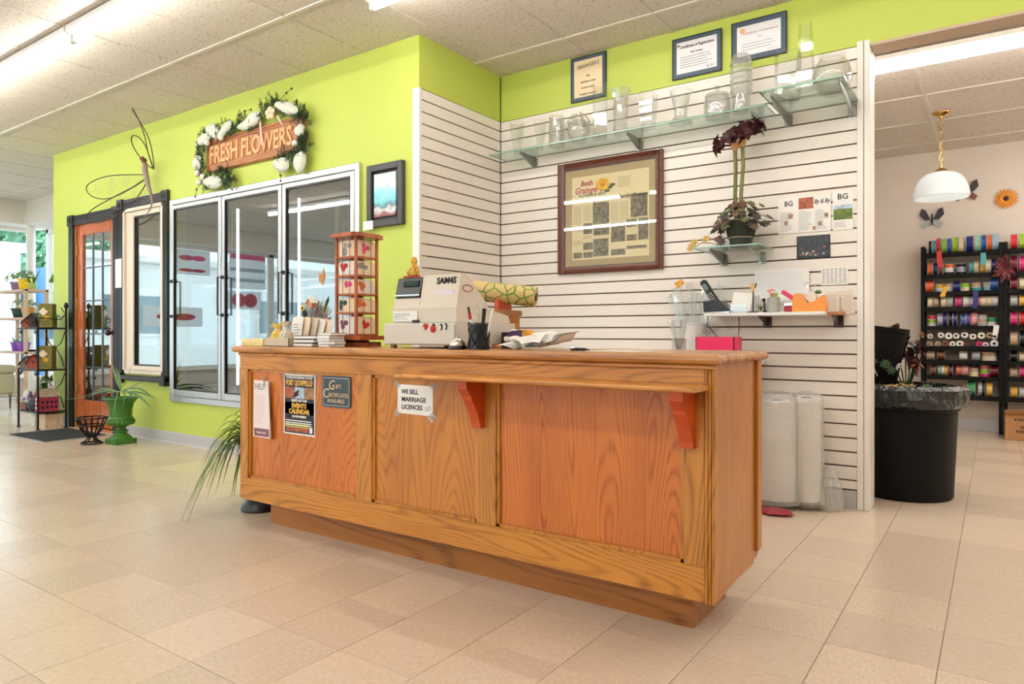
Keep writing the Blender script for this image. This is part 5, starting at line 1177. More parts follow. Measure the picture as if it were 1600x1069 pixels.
# ---- pen cup
cp_ = thing('pen_cup', 'black wire lattice pen cup beside the bell', 'pen holder', (-1.69, 2.185, CT))
c = (-1.688, 2.19, CT)
MB().lathe([(0, .002), (.042, .002), (.040, .006), (0, .006)], c, 20).build('cup_floor', M_black, cp_)
MB().lathe([(.042, .0), (.039, .045), (.043, .1), (.041, .1), (.037, .045), (.040, .004)], c, 20).build('cup_wall', mat('dark tinted cup', (24, 24, 26), .3), cp_, smooth=True)
rn = random.Random(2)
for k in range(14):
    a0 = rn.uniform(0, 2*PI); pts = []
    for i in range(8):
        a = a0+i*.22*(1 if k % 2 else -1); r = .0415+.003*math.sin(i*2+k); zz = .005+i*.0145
        pts.append((c[0]+r*math.cos(a), c[1]+r*math.sin(a), CT+zz))
    MB().tube(pts, .0025, 5).build('twisted_wire', M_blackm, cp_)
def pen(label, dx, dy, lx, ly, L_, r, mm, cap=None, nm='pen'):
    b0 = Vector((c[0]+dx, c[1]+dy, CT+.008)); d_ = Vector((lx, ly, 1)).normalized()
    t = thing(nm, label, 'pen', tuple(b0), 'pens in the cup')
    MB().cyl(b0, b0+d_*L_*.8, r, n=8).build('barrel', mm, t); MB().cyl(b0+d_*L_*.8, b0+d_*L_, r*1.15, n=8).build('cap', cap or mm, t)
pen('black pen leaning far left out of the cup', -.012, -.008, -.22, 0, .165, .0045, M_black)
pen('red and white pen leaning left in the cup', -.004, -.02, -.17, -.05, .14, .005, M_paper, M_rm)
pen('orange-red pencil upright in the cup', .01, .008, .05, 0, .155, .005, mat('coral pencil', (220, 110, 80), .5))
pen('thick black marker right of centre in the cup', .016, -.006, .1, 0, .155, .007, M_black)
pen('white pen leaning right out of the cup', .02, .006, .3, 0, .155, .0045, M_paper)
pen('tan wooden pencil in the middle of the cup', .002, .012, .03, .04, .13, .004, mat('tan pencil', (206, 160, 100), .5))
ft = thing('feather_pick', 'white feathery glass pick standing in the pen cup', 'decoration', (c[0]-.005, c[1]+.01, CT+.008))
MB().cyl((c[0]-.006, c[1]+.012, CT+.008), (c[0]-.008, c[1]+.012, CT+.19), .0022, n=6).build('stick', M_vase, ft)
mb = MB()
for k in range(90):
    zz = CT+.11+rn.random()*.06; a = rn.uniform(0, 2*PI); e = rn.uniform(.014, .03); p = Vector((c[0]-.007, c[1]+.012, zz)); mb.cyl(p, p+Vector((math.cos(a)*e, math.sin(a)*e, rn.uniform(0, .02))), .0006, .0003, 3)
tag(mb.build('feather', mat('white feather', (236, 236, 226), .8), ft), kind='stuff')
# ---- tape gun, papers, pen
pp = thing('loose_papers', 'pile of loose white papers between pen cup and counter pen', 'papers', (-1.53, 2.36, CT))
rn = random.Random(8)
for k, (x, y_, a, w_, l_) in enumerate([(-1.56, 2.33, .3, .2, .14), (-1.50, 2.36, -.15, .22, .15), (-1.47, 2.35, .05, .2, .13), (-1.53, 2.32, .5, .16, .12), (-1.44, 2.38, -.3, .18, .12)]):
    mb = MB(); nx = 8; zz = Z+.003*k; pts = []; ca, sa = math.cos(a), math.sin(a)
    for i in range(nx+1):
        for j in range(2):
            u = (i/nx-.5)*w_; v = (j-.5)*l_; pts.append((x+u*ca-v*sa, y_+u*sa+v*ca, zz+.05*abs(i/nx-.45)**1.5*(1+k*.35)+(.010+.004*k)*math.sin(i*1.1+k)**2+(.012 if j else 0)))
    mb.add(pts+[(p[0], p[1], p[2]-.0006) for p in pts], [(i*2, i*2+1, i*2+3, i*2+2) for i in range(nx)]+[(18+i*2, 18+i*2+2, 18+i*2+3, 18+i*2+1) for i in range(nx)])
    mb.build('paper', M_paper, pp, recalc=False)
q = W(806, 521, 2.46)
tg = thing('tape_gun', 'purple and yellow tape gun lying on the papers', 'tape gun', (q[0], 2.45, CT+.02))
M_pur = mat('purple plastic', (74, 40, 88), .35)
MB().prism([(q[0]-.055, CT+.036), (q[0]-.03, CT+.028), (q[0]+.07, CT+.034), (q[0]+.075, CT+.055), (q[0]+.04, CT+.078), (q[0]-.01, CT+.075), (q[0]-.045, CT+.05)], 'Y', 2.44, 2.475).build('body', M_pur, tg)
MB().prism([(q[0]+.045, CT+.036), (q[0]+.085, CT+.038), (q[0]+.088, CT+.055), (q[0]+.07, CT+.078), (q[0]+.05, CT+.08)], 'Y', 2.436, 2.479).build('yellow_end', mat('amber plastic', (222, 150, 40), .35), tg)
MB().bev(q[0]-.04, q[0]+.04, 2.425, 2.44, CT+.03, CT+.05, .003).build('white_guard', M_white, tg)
bx = thing('black_box', 'small black box behind the purple tape gun', 'box', (q[0]-.07, 2.5, CT))
MB().bev(q[0]-.10, q[0]-.03, 2.49, 2.55, CT, CT+.07, .003).build('box', M_black, bx); MB().ball((q[0]-.05, 2.52, CT+.075), .014, 8, 6, (1.6, 1, .5)).build('white_top', M_white, bx, smooth=True)
q0 = W(884, 541, 2.2); q1 = W(914, 540, 2.2)
cpn = thing('ballpoint_pen', 'black ballpoint pen lying alone on the counter top', 'pen', (q0[0], 2.2, CT))
MB().cyl((q0[0], 2.24, Z+.006), (q1[0], 2.2, Z+.006), .0058, n=10).build('barrel', M_phn, cpn); MB().cyl((q1[0], 2.2, Z+.006), (q1[0]+.025, 2.192, Z+.004), .004, .001, 8).build('tip', M_black, cpn); MB().bev(q0[0]+.002, q0[0]+.04, 2.226, 2.232, Z+.008, Z+.0145, .001).build('clip', M_chrome, cpn)
tag(MB().bev(-1.22, -1.0, 2.16, 2.44, CT+.0002, CT+.0012, .0003).build('counter_mat', mat('clear vinyl mat', (222, 206, 184), .2)), 'pale thin vinyl mat lying flat on the right half of the counter top', 'mat')

# ---- revolving card rack
KX_, KY_ = -2.66, 2.295; S = .15
kz0, kz1 = CT+.052, 1.445
cd = thing('card_rack', 'reddish wooden revolving gift card rack on the counter', 'card rack', (KX_+S/2, KY_+S/2, CT))
M_rk = oak('rack cherry wood', (184, 98, 52), (120, 54, 24), 'Z', .8, .3, 51)
c = (KX_+S/2, KY_+S/2)
MB().bev(c[0]-.085, c[0]+.085, c[1]-.085, c[1]+.085, CT, CT+.022, .004).build('plinth', M_rk, cd)
MB().cyl((c[0], c[1], CT+.022), (c[0], c[1], CT+.032), .06, n=24).build('turntable', M_black, cd)
def octo(r, ch): return [(c[0]+a, c[1]+b) for a, b in ((-r, -r+ch), (-r+ch, -r), (r-ch, -r), (r, -r+ch), (r, r-ch), (r-ch, r), (-r+ch, r), (-r, r-ch))]
MB().prism(octo(.115, .03), 'Z', CT+.032, CT+.052).build('base_board', M_rk, cd)
MB().prism(octo(.105, .03), 'Z', kz1, kz1+.014).prism(octo(.095, .03), 'Z', kz1+.014, kz1+.02).build('top_board', M_rk, cd)
for dx in (0, S-.014):
    for dy in (0, S-.014): MB().bev(KX_+dx, KX_+dx+.014, KY_+dy, KY_+dy+.014, kz0, kz1, .002).build('post', M_rk, cd)
MB().box(c[0]-.02, c[0]+.02, c[1]-.02, c[1]+.02, kz0, kz1).build('core', M_rk, cd)
tz = [kz0, kz0+.105, kz0+.195, kz0+.285, kz0+.375, kz1]
for z_ in tz[:-1]: MB().bev(KX_+.003, KX_+S-.003, KY_+.003, KY_+S-.003, z_, z_+.01, .002).build('tier_shelf', M_rk, cd)
M_rod = mat('copper wire rod', (150, 84, 52), .35, metal=.5)
for t_ in (.36, .68):
    MB().cyl((KX_+S*t_, KY_+.004, kz0), (KX_+S*t_, KY_+.004, kz1), .0016, n=6).build('guard_rod', M_rod, cd)
    MB().cyl((KX_+S-.004, KY_+S*t_, kz0), (KX_+S-.004, KY_+S*t_, kz1), .0016, n=6).build('guard_rod', M_rod, cd)
cols = dict(pink=(228, 70, 130), grey=(150, 150, 150), red=(200, 40, 40), teal=(40, 80, 80), yellow=(230, 190, 60), orange=(226, 120, 50), plum=(120, 60, 90), green=(96, 130, 60))
M_cc = {k: mat(k+' card print', v, .6, noise=.4, nscale=80) for k, v in cols.items()}
M_card = mat('ivory card stock', (240, 220, 190), .7); M_cardw = mat('white card stock', (238, 234, 228), .7)
desc = [('orange and lilac', 'plum', 'red and black', 'red'), ('black and yellow butterfly', 'teal', 'orange leaf', 'orange'), ('pink flower', 'pink', 'orange blossom', 'orange'), ('red rose', 'red', 'grey patterned', 'grey'), ('grey sprig', 'grey', 'pink tulip', 'pink')]
rn = random.Random(21)
tn = ['bottom', 'second lowest', 'middle', 'second highest', 'top']
for i in range(5):
    z0 = tz[i]+.0105; z1 = tz[i+1]-.018
    for f_, (dn, ck_) in enumerate(((desc[i][0], desc[i][1]), (desc[i][2], desc[i][3]))):
        t = thing('gift_card', '%s gift card, %s tier, %s face of rack' % (dn, tn[i], 'left' if f_ == 0 else 'right'), 'card', (c[0], c[1], z0), 'gift cards in the revolving rack')
        base = M_card if (i+f_) % 3 else M_cardw
        if f_ == 0:
            MB().bev(KX_+.017, KX_+S-.018, KY_+.012, KY_+.016, z0, z1, .0005).bev(KX_+.022, KX_+S-.022, KY_+.018, KY_+.022, z0, z1+.006, .0005).build('card', base, t)
            x_ = KX_+.03+rn.random()*.04; MB().ball((x_+.008*rn.uniform(-1, 2), KY_+.0118, (z0+z1)/2-.014*rn.uniform(-1, 1)), .017, 9, 6, (rn.uniform(.6, 1.2), .03, rn.uniform(.6, 1.6))).ball((x_+.03, KY_+.0118, (z0+z1)/2+.014), .013, 8, 6, (1.3, .05, 1)).ball((x_+.002, KY_+.0118, (z0+z1)/2+.016), .011, 8, 6, (1, .05, 1.2)).build('flower_print', M_cc[ck_], t)
        else:
            MB().bev(KX_+S-.016, KX_+S-.012, KY_+.017, KY_+S-.018, z0, z1, .0005).bev(KX_+S-.022, KX_+S-.018, KY_+.022, KY_+S-.022, z0, z1+.006, .0005).build('card', base, t)
            y_ = KY_+.025+rn.random()*.04; MB().ball((KX_+S-.0118, y_+.01*rn.uniform(-1, 2), (z0+z1)/2-.014*rn.uniform(-1, 1)), .018, 9, 6, (.03, rn.uniform(.6, 1.3), rn.uniform(.6, 1.5))).ball((KX_+S-.0118, y_+.03, (z0+z1)/2+.006), .012, 8, 6, (.05, 1.2, 1)).ball((KX_+S-.0118, y_+.006, (z0+z1)/2+.016), .011, 8, 6, (.05, 1, 1.2)).build('flower_print', M_cc[ck_], t)
tag(MB().bev(c[0]-.05, c[0]+.05, c[1]-.03, c[1]+.05, kz1+.02, kz1+.026, .002).build('small_booklet', mat('plum cover', (126, 60, 96), .6)), 'plum coloured booklet lying on top of the card rack', 'booklet')

# ---- boxes, books, bouquet at the left end
yb_ = thing('yellow_lace_box', 'low yellow lace-sided box at the left end of the counter', 'box', (-3.1, 2.17, CT))
M_ylw = mat('pale yellow', (236, 214, 150), .7, noise=.1, nscale=60)
x0 = W(377, 530, 2.13)[0]; x1 = W(411, 530, 2.13)[0]; x2 = W(412, 530, 2.13)[0]; x3 = W(451, 530, 2.13)[0]
MB().bev(x0, x1, 2.13, 2.21, CT, CT+.036, .003).build('box', M_ylw, yb_)
for k in range(7): MB().ball((x0+.01+k*(x1-x0-.02)/6, 2.13, CT+.022), .009, 8, 6, (1, .3, 1)).build('lace_scallop', mat('lace yellow', (244, 226, 170), .8), yb_)
tr = thing('beige_tray', 'beige cardboard tray holding two gauze bundles', 'tray', ((x2+x3)/2, 2.18, CT))
M_btr = mat('beige card', (206, 190, 166), .7)
MB().box(x2, x3, 2.13, 2.133, CT, CT+.042).box(x2, x3, 2.235, 2.238, CT, CT+.042).box(x2, x2+.003, 2.13, 2.238, CT, CT+.042).box(x3-.003, x3, 2.13, 2.238, CT, CT+.042).box(x2, x3, 2.13, 2.238, CT, CT+.003).build('tray_box', M_btr, tr)
for lab, xx, yy, col, hh in (('yellow gauze favour bag in the beige tray', x2+.035, 2.185, (240, 206, 110), .11), ('ivory gauze favour bag beside the yellow one', x2+.10, 2.19, (226, 214, 196), .12)):
    t = thing('favour_bag', lab, 'bag', (xx, yy, CT+.003), 'gauze favour bags')
    crumple([(0, .0), (.03, .0), (.036, .03), (.03, .06), (.012, hh*.72), (.02, hh*.85), (.026, hh), (0, hh*.9)], (xx, yy, CT+.0035), 16, .09, 40, int(hh*900)).build('gauze', mat('gauze '+lab[:6], col, .8, noise=.1, nscale=60), t); MB().tube([(xx+.014*math.cos(k*PI/5), yy+.014*math.sin(k*PI/5), CT+.0035+hh*.72) for k in range(10)], .003, 5, True).build('tie', M_cardw, t)
xb = W(455, 530, 2.14)[0]
for k in range(3):
    t = thing('small_book', '%s of three dark-covered small books at the stack left of the leaflets' % ('bottom', 'middle', 'top')[k], 'book', (xb+.08, 2.2, CT+.018*k), 'stack of small dark books')
    z_ = CT+.018*k; a = xb+.006*k; Mx = Matrix.Translation((a+.07, 2.2, z_)) @ Matrix.Rotation(.06*k, 4, 'Z')
    MB().box(-.068, .068, -.05, .048, .003, .0145, Mx).build('pages', M_paper, t); MB().bev(-.07, .07, -.048, .052, 0, .003, .001, Mx).bev(-.07, .07, -.048, .052, .0145, .0175, .001, Mx).box(-.07, .07, .049, .052, .003, .0145, Mx).build('cover', mat('dark book cover', (52, 52, 58), .5), t)
xb = W(499, 530, 2.16)[0]
for k in range(5):
    t = thing('small_book', '%s of the five pale booklets piled beside the card rack' % ('bottom', 'second', 'third', 'fourth', 'top')[k], 'book', (xb+.04, 2.2, CT+.013*k), 'pile of pale booklets')
    z_ = CT+.0135*k; Mx = Matrix.Translation((xb+.045+rn.uniform(-.008, .008), 2.19, z_)) @ Matrix.Rotation(rn.uniform(-.3, .3), 4, 'Z')
    MB().box(-.046, .046, -.042, .042, .0015, .0115, Mx).build('pages', M_paper, t); MB().bev(-.047, .047, -.043, .043, 0, .0015, .0005, Mx).bev(-.047, .047, -.043, .043, .0115, .013, .0005, Mx).build('cover', [MATS['dark book cover'], M_cardw][k % 2], t)
for k in range(5):
    q = W(455+k*7, 505, 2.31); t = thing('standing_leaflet', ['white text leaflet standing at the front of the leaflet row', 'cream leaflet, second in the leaflet row', 'beige leaflet, third in the leaflet row', 'pale leaflet, fourth in the leaflet row', 'cream leaflet last in the row beside the bouquet'][k], 'leaflet', (q[0], 2.31, CT), 'leaflets standing behind the books')
    Mx = Matrix.Translation((q[0]+.045, 2.30+k*.012, CT)) @ Matrix.Rotation(R(-10), 4, 'X') @ Matrix.Rotation(R(4*k-2), 4, 'Y')
    mb = MB(); poly = rrect(-.045, .04, .001, .155-.004*k, .02); n = len(poly); mb.prism(poly, 'Y', -.001, .001); mb.v = [tuple(Mx @ Vector(v)) for v in mb.v]
    mb.build('sheet', [M_cardw, M_card, M_btr, M_cardw, M_card][k], t)
    if k == 0: mb = lines(MB(), -.035, .03, .03, .12, 6, -.0012, .3, .4); mb.v = [tuple(Mx @ Vector(v)) for v in mb.v]; mb.build('print', M_grey, t)
bq = thing('paper_bouquet', 'dried bouquet with birdhouse pick and wooden heart wrapped in kraft paper', 'bouquet', (-2.86, 2.45, CT))
bc = W(492, 530, 2.47); bx_ = bc[0]
crumple([(0, 0), (.045, .0), (.05, .05), (.06, .1), (.075, .15), (.07, .15), (.05, .1), (0, .03)], (bx_, 2.48, CT), 18, .05, 30, 4).build('paper_wrap', M_btr, bq)
M_pamp = mat('grey pampas plume', (200, 196, 186), .9, noise=.15, nscale=60)
rn = random.Random(31); mb = MB()
for k in range(420):
    a = rn.uniform(-1.1, 1.1); L_ = rn.uniform(.03, .12); p = Vector((bx_+rn.gauss(.015, .03), 2.48+rn.gauss(0, .025), CT+.11+rn.random()*.08)); mb.cyl(p, p+Vector((math.sin(a)*L_*.6, rn.uniform(-.02, .02), math.cos(a)*L_*.7)), .0016, .0006, 3)
tag(mb.build('plumes', M_pamp, bq), kind='stuff')
for k in range(5):
    a = k*2*PI/5; MB().ball((bx_-.05+.011*math.cos(a), 2.43, CT+.20+.011*math.sin(a)), .009, 7, 5, (1, .5, 1)).build('yellow_petal', mat('yellow bloom', (224, 200, 90), .6), bq)
MB().ball((bx_-.05, 2.425, CT+.2), .006, 7, 5).build('flower_eye', M_ink, bq); MB().ball((bx_-.035, 2.43, CT+.165), .022, 8, 6, (.9, .6, 1.2)).ball((bx_-.045, 2.43, CT+.14), .012, 8, 6).build('black_bird', M_ink, bq)
hx = bx_+.005; MB().prism([(hx-.018, CT+.2), (hx+.018, CT+.2), (hx+.018, CT+.23), (hx, CT+.25), (hx-.018, CT+.23)], 'Y', 2.43, 2.455).build('birdhouse_pick', mat('salmon wood', (222, 146, 116), .6), bq); MB().prism([(hx-.028, CT+.222), (hx, CT+.252), (hx+.028, CT+.222), (hx+.028, CT+.229), (hx, CT+.26), (hx-.028, CT+.229)], 'Y', 2.42, 2.465).build('birdhouse_roof', M_cardw, bq)
MB().cyl((bx_+.03, 2.46, CT+.1), (bx_+.085, 2.46, CT+.27), .0014, n=5).build('wire_stick', M_grey, bq)
q = W(504, 432, 2.46); MB().prism([(q[0]-.022, q[2]+.018), (q[0], q[2]+.008), (q[0]+.012, q[2]+.042), (q[0]+.026, q[2]-.0), (q[0]+.006, q[2]-.045), (q[0]-.024, q[2]-.025)], 'Y', 2.455, 2.46).build('wooden_heart', mat('caramel wood', (196, 130, 66), .5), bq)
MB().cyl((bx_+.02, 2.44, CT+.1), (bx_+.07, 2.44, CT+.235), .005, n=5).cyl((bx_+.04, 2.44, CT+.225), (bx_+.085, 2.44, CT+.19), .005, n=5).build('twig_cross', mat('grey twig', (110, 100, 90), .8), bq)
MB().blade([(bx_+.09, 2.46, CT+.18), (bx_+.115, 2.46, CT+.235), (bx_+.13, 2.455, CT+.262)], .012).build('leaf', M_leaf, bq); MB().blade([(bx_+.02, 2.45, CT+.2), (bx_+.03, 2.45, CT+.26)], .01).build('leaf', M_leaf, bq)
# ================================================================== FLOWERS INSIDE THE COOLER
rn = random.Random(41)
def bunch(label, x, y, z, bucket, flowers, hgt, n, leafm=M_leafd):
    t = thing('flower_bucket', label, 'flowers', (x, y, z), 'flowers in the cooler')
    MB().lathe([(.07, 0), (.075, .01), (.095, .22), (.1, .225), (.09, .225), (.07, .02), (0, .02)], (x, y, z), 16).build('bucket', bucket, t, smooth=True)
    for k in range(n):
        a = rn.uniform(0, 2*PI); r = rn.uniform(.02, .17); p = Vector((x+r*math.cos(a), y+r*math.sin(a), z+hgt*rn.uniform(.72, 1)))
        MB().tube([(x+.03*math.cos(a), y+.03*math.sin(a), z+.05), p], .003, 4).build('stem', M_leaf, t)
        MB().ball(p, rn.uniform(.025, .045), 8, 6, (1, 1, .7)).build('bloom', rn.choice(flowers), t, smooth=True)
        for j in range(2):
            b0 = Vector((x, y, z+.2)).lerp(p, .4+.3*j); MB().blade([b0, b0+Vector((rn.uniform(-.06, .06), rn.uniform(-.06, .06), .03)), b0+Vector((rn.uniform(-.1, .1), rn.uniform(-.1, .1), .0))], .014).build('leaf', leafm, t)
M_bk = mat('dark green bucket', (44, 56, 48), .5); M_bw = mat('grey bucket', (170, 172, 170), .5)
FY = mat('yellow bloom petals', (228, 200, 80), .6); FW = mat('white bloom petals', (236, 236, 228), .6); FP = mat('pink bloom petals', (214, 110, 140), .6); FO = mat('orange bloom petals', (222, 140, 70), .6)
WS = .624
bunch('yellow and white flowers in a dark bucket behind the left cooler door', -5.72, 3.85, WS, M_bk, [FY, FW], .62, 9)
bunch('white flowers in a grey bucket behind the left cooler door', -5.42, 4.05, WS, M_bw, [FW], .55, 7)
bunch('orange flowers in a dark bucket behind the middle cooler door', -4.62, 4.1, WS, M_bk, [FO, FY], .60, 8)
bunch('pink flowers in a grey bucket behind the right cooler door', -4.15, 4.0, WS, M_bw, [FP, FW], .58, 8)
bunch('pale flowers in a dark bucket behind the right cooler door', -3.85, 4.1, WS, M_bk, [FW, FP], .55, 6)
vp = thing('blue_vase_plant', 'spiky grassy plant in a blue glass vase behind the middle cooler door', 'plant', (-5.0, 3.72, WS))
bxv = W(391, 510, 3.72); vx = bxv[0]
MB().box(vx-.14, vx+.14, 3.63, 3.83, WS, WS+.30).build('riser_block', M_trimw, vp)
VB = WS+.302
MB().lathe([(.04, 0), (.045, .02), (.045, .15), (.05, .17), (.046, .17), (.04, .02), (0, .02)], (vx, 3.72, VB), 16).build('vase', mat('blue glass', (96, 164, 190), .15, trans=.3), vp, smooth=True)
for k in range(34):
    a = rn.uniform(0, 2*PI); L_ = rn.uniform(.12, .2); e = rn.uniform(.2, 1.2); p0 = Vector((vx, 3.72, VB+.15)); d_ = Vector((math.cos(a)*math.sin(e), math.sin(a)*math.sin(e), math.cos(e)))
    MB().blade([p0, p0+d_*L_*.5, p0+d_*L_+Vector((0, 0, -.03*e))], .007).build('leaf', mat('grey green blade', (110, 132, 108), .5), vp)

# ================================================================== LEFT: ÉTAGÈRE WITH BIRDHOUSES
ex0, ex1, ey0, ey1 = -8.42, -7.95, 3.02, 3.28
et = thing('metal_etagere', 'black wrought-iron three-tier shelf rack beside the wooden door', 'shelf rack', ((ex0+ex1)/2, (ey0+ey1)/2, 0))
for x, y_, top in ((ex0, ey0, .62), (ex1, ey0, 1.06), (ex0, ey1, 1.06), (ex1, ey1, 1.24)):
    MB().cyl((x, y_, .01), (x, y_, top), .011, n=8).lathe([(.022, 0), (.022, .006), (.012, .012)], (x, y_, 0), 10).build('leg', M_blackm, et)
    if top > 1.1: MB().lathe([(.012, 0), (.02, .015), (.022, .03), (.012, .055), (0, .065)], (x, y_, top), 10).build('finial', M_blackm, et, smooth=True)
EZ = [.18, .612, 1.04]
M_eglass = glass('tier glass', (226, 240, 236), .1, .7, .4)
for z_ in EZ:
    s_ = MB().tube([(ex0, ey0, z_-.01), (ex1, ey0, z_-.01), (ex1, ey1, z_-.01), (ex0, ey1, z_-.01)], .009, 6, True).build('tier_frame', M_blackm, et)
    mb = MB()
    for k in range(8): x = ex0+(k+.5)*(ex1-ex0)/8; mb.cyl((x, ey0, z_-.005), (x, ey1, z_-.005), .004, n=5)
    mb.build('tier_bars', M_blackm, s_); MB().box(ex0, ex1, ey0, ey1, z_-.001, z_).build('tier_glass', M_eglass, s_)
def scroll(cx, y_, cz, r, sg): return [(cx+sg*r*(1-i/20)*math.cos(i*.5), y_, cz+r*(1-i/20)*math.sin(i*.5)) for i in range(18)]
for za, zb in ((EZ[0], EZ[1]), (EZ[1], EZ[2])):
    for sg, xa in ((1, ex0), (-1, ex1)):
        pts = [(xa, ey1-.01, zb-.04), (xa+sg*.09, ey1-.01, zb-.16), ((ex0+ex1)/2-sg*.02, ey1-.01, (za+zb)/2), (xa+sg*.09, ey1-.01, za+.12), (xa+sg*.02, ey1-.01, za+.02)]
        MB().tube(pts, .005, 5).build('back_scroll', M_blackm, et)
    for sg, xa in ((1, ex0+.06), (-1, ex1-.06)): MB().tube(scroll(xa, ey0+.0, zb-.05, .03, sg), .004, 5).build('front_scroll', M_blackm, et)
MB().tube([(ex1, ey1, 1.19), (ex1-.06, ey1, 1.21), (ex1-.12, ey1, 1.25)], .005, 5).build('crest_scroll', M_blackm, et)
MB().tube([(ex1, ey0, 1.04), (ex1, ey0+.02, 1.14), (ex1, ey1-.05, 1.12), (ex1, ey1, 1.19)], .006, 5).build('side_arm', M_blackm, et); MB().tube([(ex1, ey0+.02, 1.14), (ex1-.12, ey0, 1.1), (ex1-.2, ey0, 1.08)], .005, 5).build('front_arm', M_blackm, et)

def birdhouse(name, label, x, y, z, w, d, hgt, wall, roof, pitch=.5, over=.015, hole=True, perch=True, front='-Y'):
    t = thing(name, label, 'birdhouse', (x, y, z), 'birdhouses on the iron rack')
    rh = w*pitch
    MB().prism([(x-w/2, z), (x+w/2, z), (x+w/2, z+hgt-rh), (x, z+hgt), (x-w/2, z+hgt-rh)], 'Y', y-d/2, y+d/2).build('house_body', wall, t)
    for sg in (-1, 1):
        MB().prism([(x, z+hgt), (x+sg*(w/2+over), z+hgt-rh-over*pitch*2), (x+sg*(w/2+over), z+hgt-rh-over*pitch*2+.01), (x, z+hgt+.012)], 'Y', y-d/2-over, y+d/2+over).build('roof_slope', roof, t)
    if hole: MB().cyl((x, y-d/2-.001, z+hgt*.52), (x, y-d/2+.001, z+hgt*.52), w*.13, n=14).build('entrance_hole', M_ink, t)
    if perch: MB().cyl((x, y-d/2, z+hgt*.32), (x, y-d/2-.025, z+hgt*.32), .004, n=6).build('perch', M_kraft, t)
    if perch: t.rotation_euler.z = R(45)
    return t
wd = lambda n, c_: mat(n, c_, .8, noise=.25, nscale=40)
M_bg, M_olive, M_rust, M_slate = wd('weathered grey wood', (112, 104, 98)), wd('mossy olive wood', (126, 120, 58)), wd('rusty red wood', (150, 66, 48)), wd('slate roof', (74, 78, 84))
M_ltb, M_pinkh, M_brn = wd('pale blue tin', (150, 190, 205)), wd('raspberry wood', (176, 58, 86)), wd('brown wood', (104, 66, 52))
def tallbox(label, x, y, z, w, d, hgt):
    t = thing('tall_birdhouse', label, 'birdhouse', (x, y, z), 'birdhouses on the iron rack')
    MB().bev(x-w/2, x+w/2, y-d/2, y+d/2, z, z+hgt, .004).build('house_body', M_olive, t)
    for k in range(4): MB().box(x-w/2+k*w/4+.002, x-w/2+(k+1)*w/4-.002, y-d/2-.004, y-d/2, z+.03, z+hgt).build('board', M_olive, t)
    MB().box(-.03, .03, -.0015, .0015, -.03, .03, Matrix.Translation((x-.015, y-d/2-.007, z+hgt*.66)) @ Matrix.Rotation(R(45), 4, 'Y')).build('paper_label', M_card, t)
    sgn = [(x+.012+.035*math.cos(k*2*PI/10)*(1 if k % 2 else .5), z+hgt*.4+.035*math.sin(k*2*PI/10)*(1 if k % 2 else .5)) for k in range(10)]
    MB().prism(sgn, 'Y', y-d/2-.008, y-d/2-.004).build('sunflower', mat('mustard yellow', (216, 160, 40), .6), t)
    MB().bev(x-w/2-.005, x+w/2+.005, y-d/2-.03, y+d/2, z, z+.02, .004).build('ledge', M_olive, t); t.rotation_euler.z = R(50)
tallbox('tall olive green birdhouse with sunflower on the top tier of the iron rack', -8.04, 3.14, 1.0405, .13, .11, .245)
tallbox('tall olive green birdhouse with sunflower on the middle tier of the iron rack', -8.02, 3.13, .6125, .13, .12, .24)
birdhouse('little_birdhouse', 'grey birdhouse with slate roof at the left of the top tier', -8.35, 3.14, 1.0405, .12, .10, .13, M_bg, M_slate)
birdhouse('little_birdhouse', 'rusty red birdhouse in front of the grey one on the top tier', -8.27, 3.06, 1.0405, .09, .08, .10, M_rust, M_brn)
birdhouse('little_birdhouse', 'brown birdhouse with pale blue tin roof on the top tier', -8.20, 3.215, 1.0405, .12, .10, .17, M_brn, M_ltb, .35, .03)
birdhouse('little_birdhouse', 'dark brown birdhouse beside the tall olive one on the top tier', -8.15, 3.06, 1.0405, .07, .08, .14, wd('dark brown wood', (66, 48, 44)), M_black)
birdhouse('little_birdhouse', 'grey birdhouse at the left front of the middle tier', -8.36, 3.09, .6125, .12, .11, .12, M_bg, M_slate, .55)
birdhouse('little_birdhouse', 'rusty red birdhouse on the middle tier of the iron rack', -8.17, 3.08, .6125, .10, .10, .14, M_rust, wd('red roof', (130, 48, 40)), .6)
birdhouse('little_birdhouse', 'narrow grey birdhouse with pale blue roof on the middle tier', -8.235, 3.19, .6125, .08, .08, .21, wd('pinkish grey wood', (160, 140, 136)), M_ltb, .4, .03)
# bottom tier: pink house, pots, wreath of greenery
t = birdhouse('pink_house', 'raspberry pink model house with many windows on the bottom tier', -8.02, 3.13, .1805, .10, .18, .22, M_pinkh, wd('beige roof', (176, 160, 130)), .6, .012, False, False)
for i in range(2):
    for j in range(3): MB().box(-8.055+i*.045, -8.03+i*.045, 3.037, 3.041, .205+j*.045, .23+j*.045).build('house_window', M_card, t)
for i in range(4):
    for j in range(2): MB().box(-7.971, -7.967, 3.06+i*.04, 3.085+i*.04, .21+j*.05, .24+j*.05).build('house_window', M_ink, t)
tag(MB().lathe([(.0, 0), (.05, .005), (.075, .05), (.07, .1), (.04, .135), (.015, .145), (0, .145)], (-8.165, 3.08, .1805), 16).build('glazed_ball', mat('navy glaze', (34, 44, 62), .2), smooth=True), 'round navy glazed ball on the bottom tier of the iron rack', 'ornament')
t = thing('wooden_crate', 'small brown wooden crate at the front of the bottom tier', 'crate', (-8.32, 3.08, .1805))
MB().bev(-8.40, -8.25, 3.03, 3.13, .1805, .26, .004).build('crate_box', M_brn, t)
for k in range(2): MB().box(-8.405, -8.245, 3.022, 3.03, .19+k*.035, .218+k*.035).build('slat', wd('crate slat', (130, 92, 74)), t)
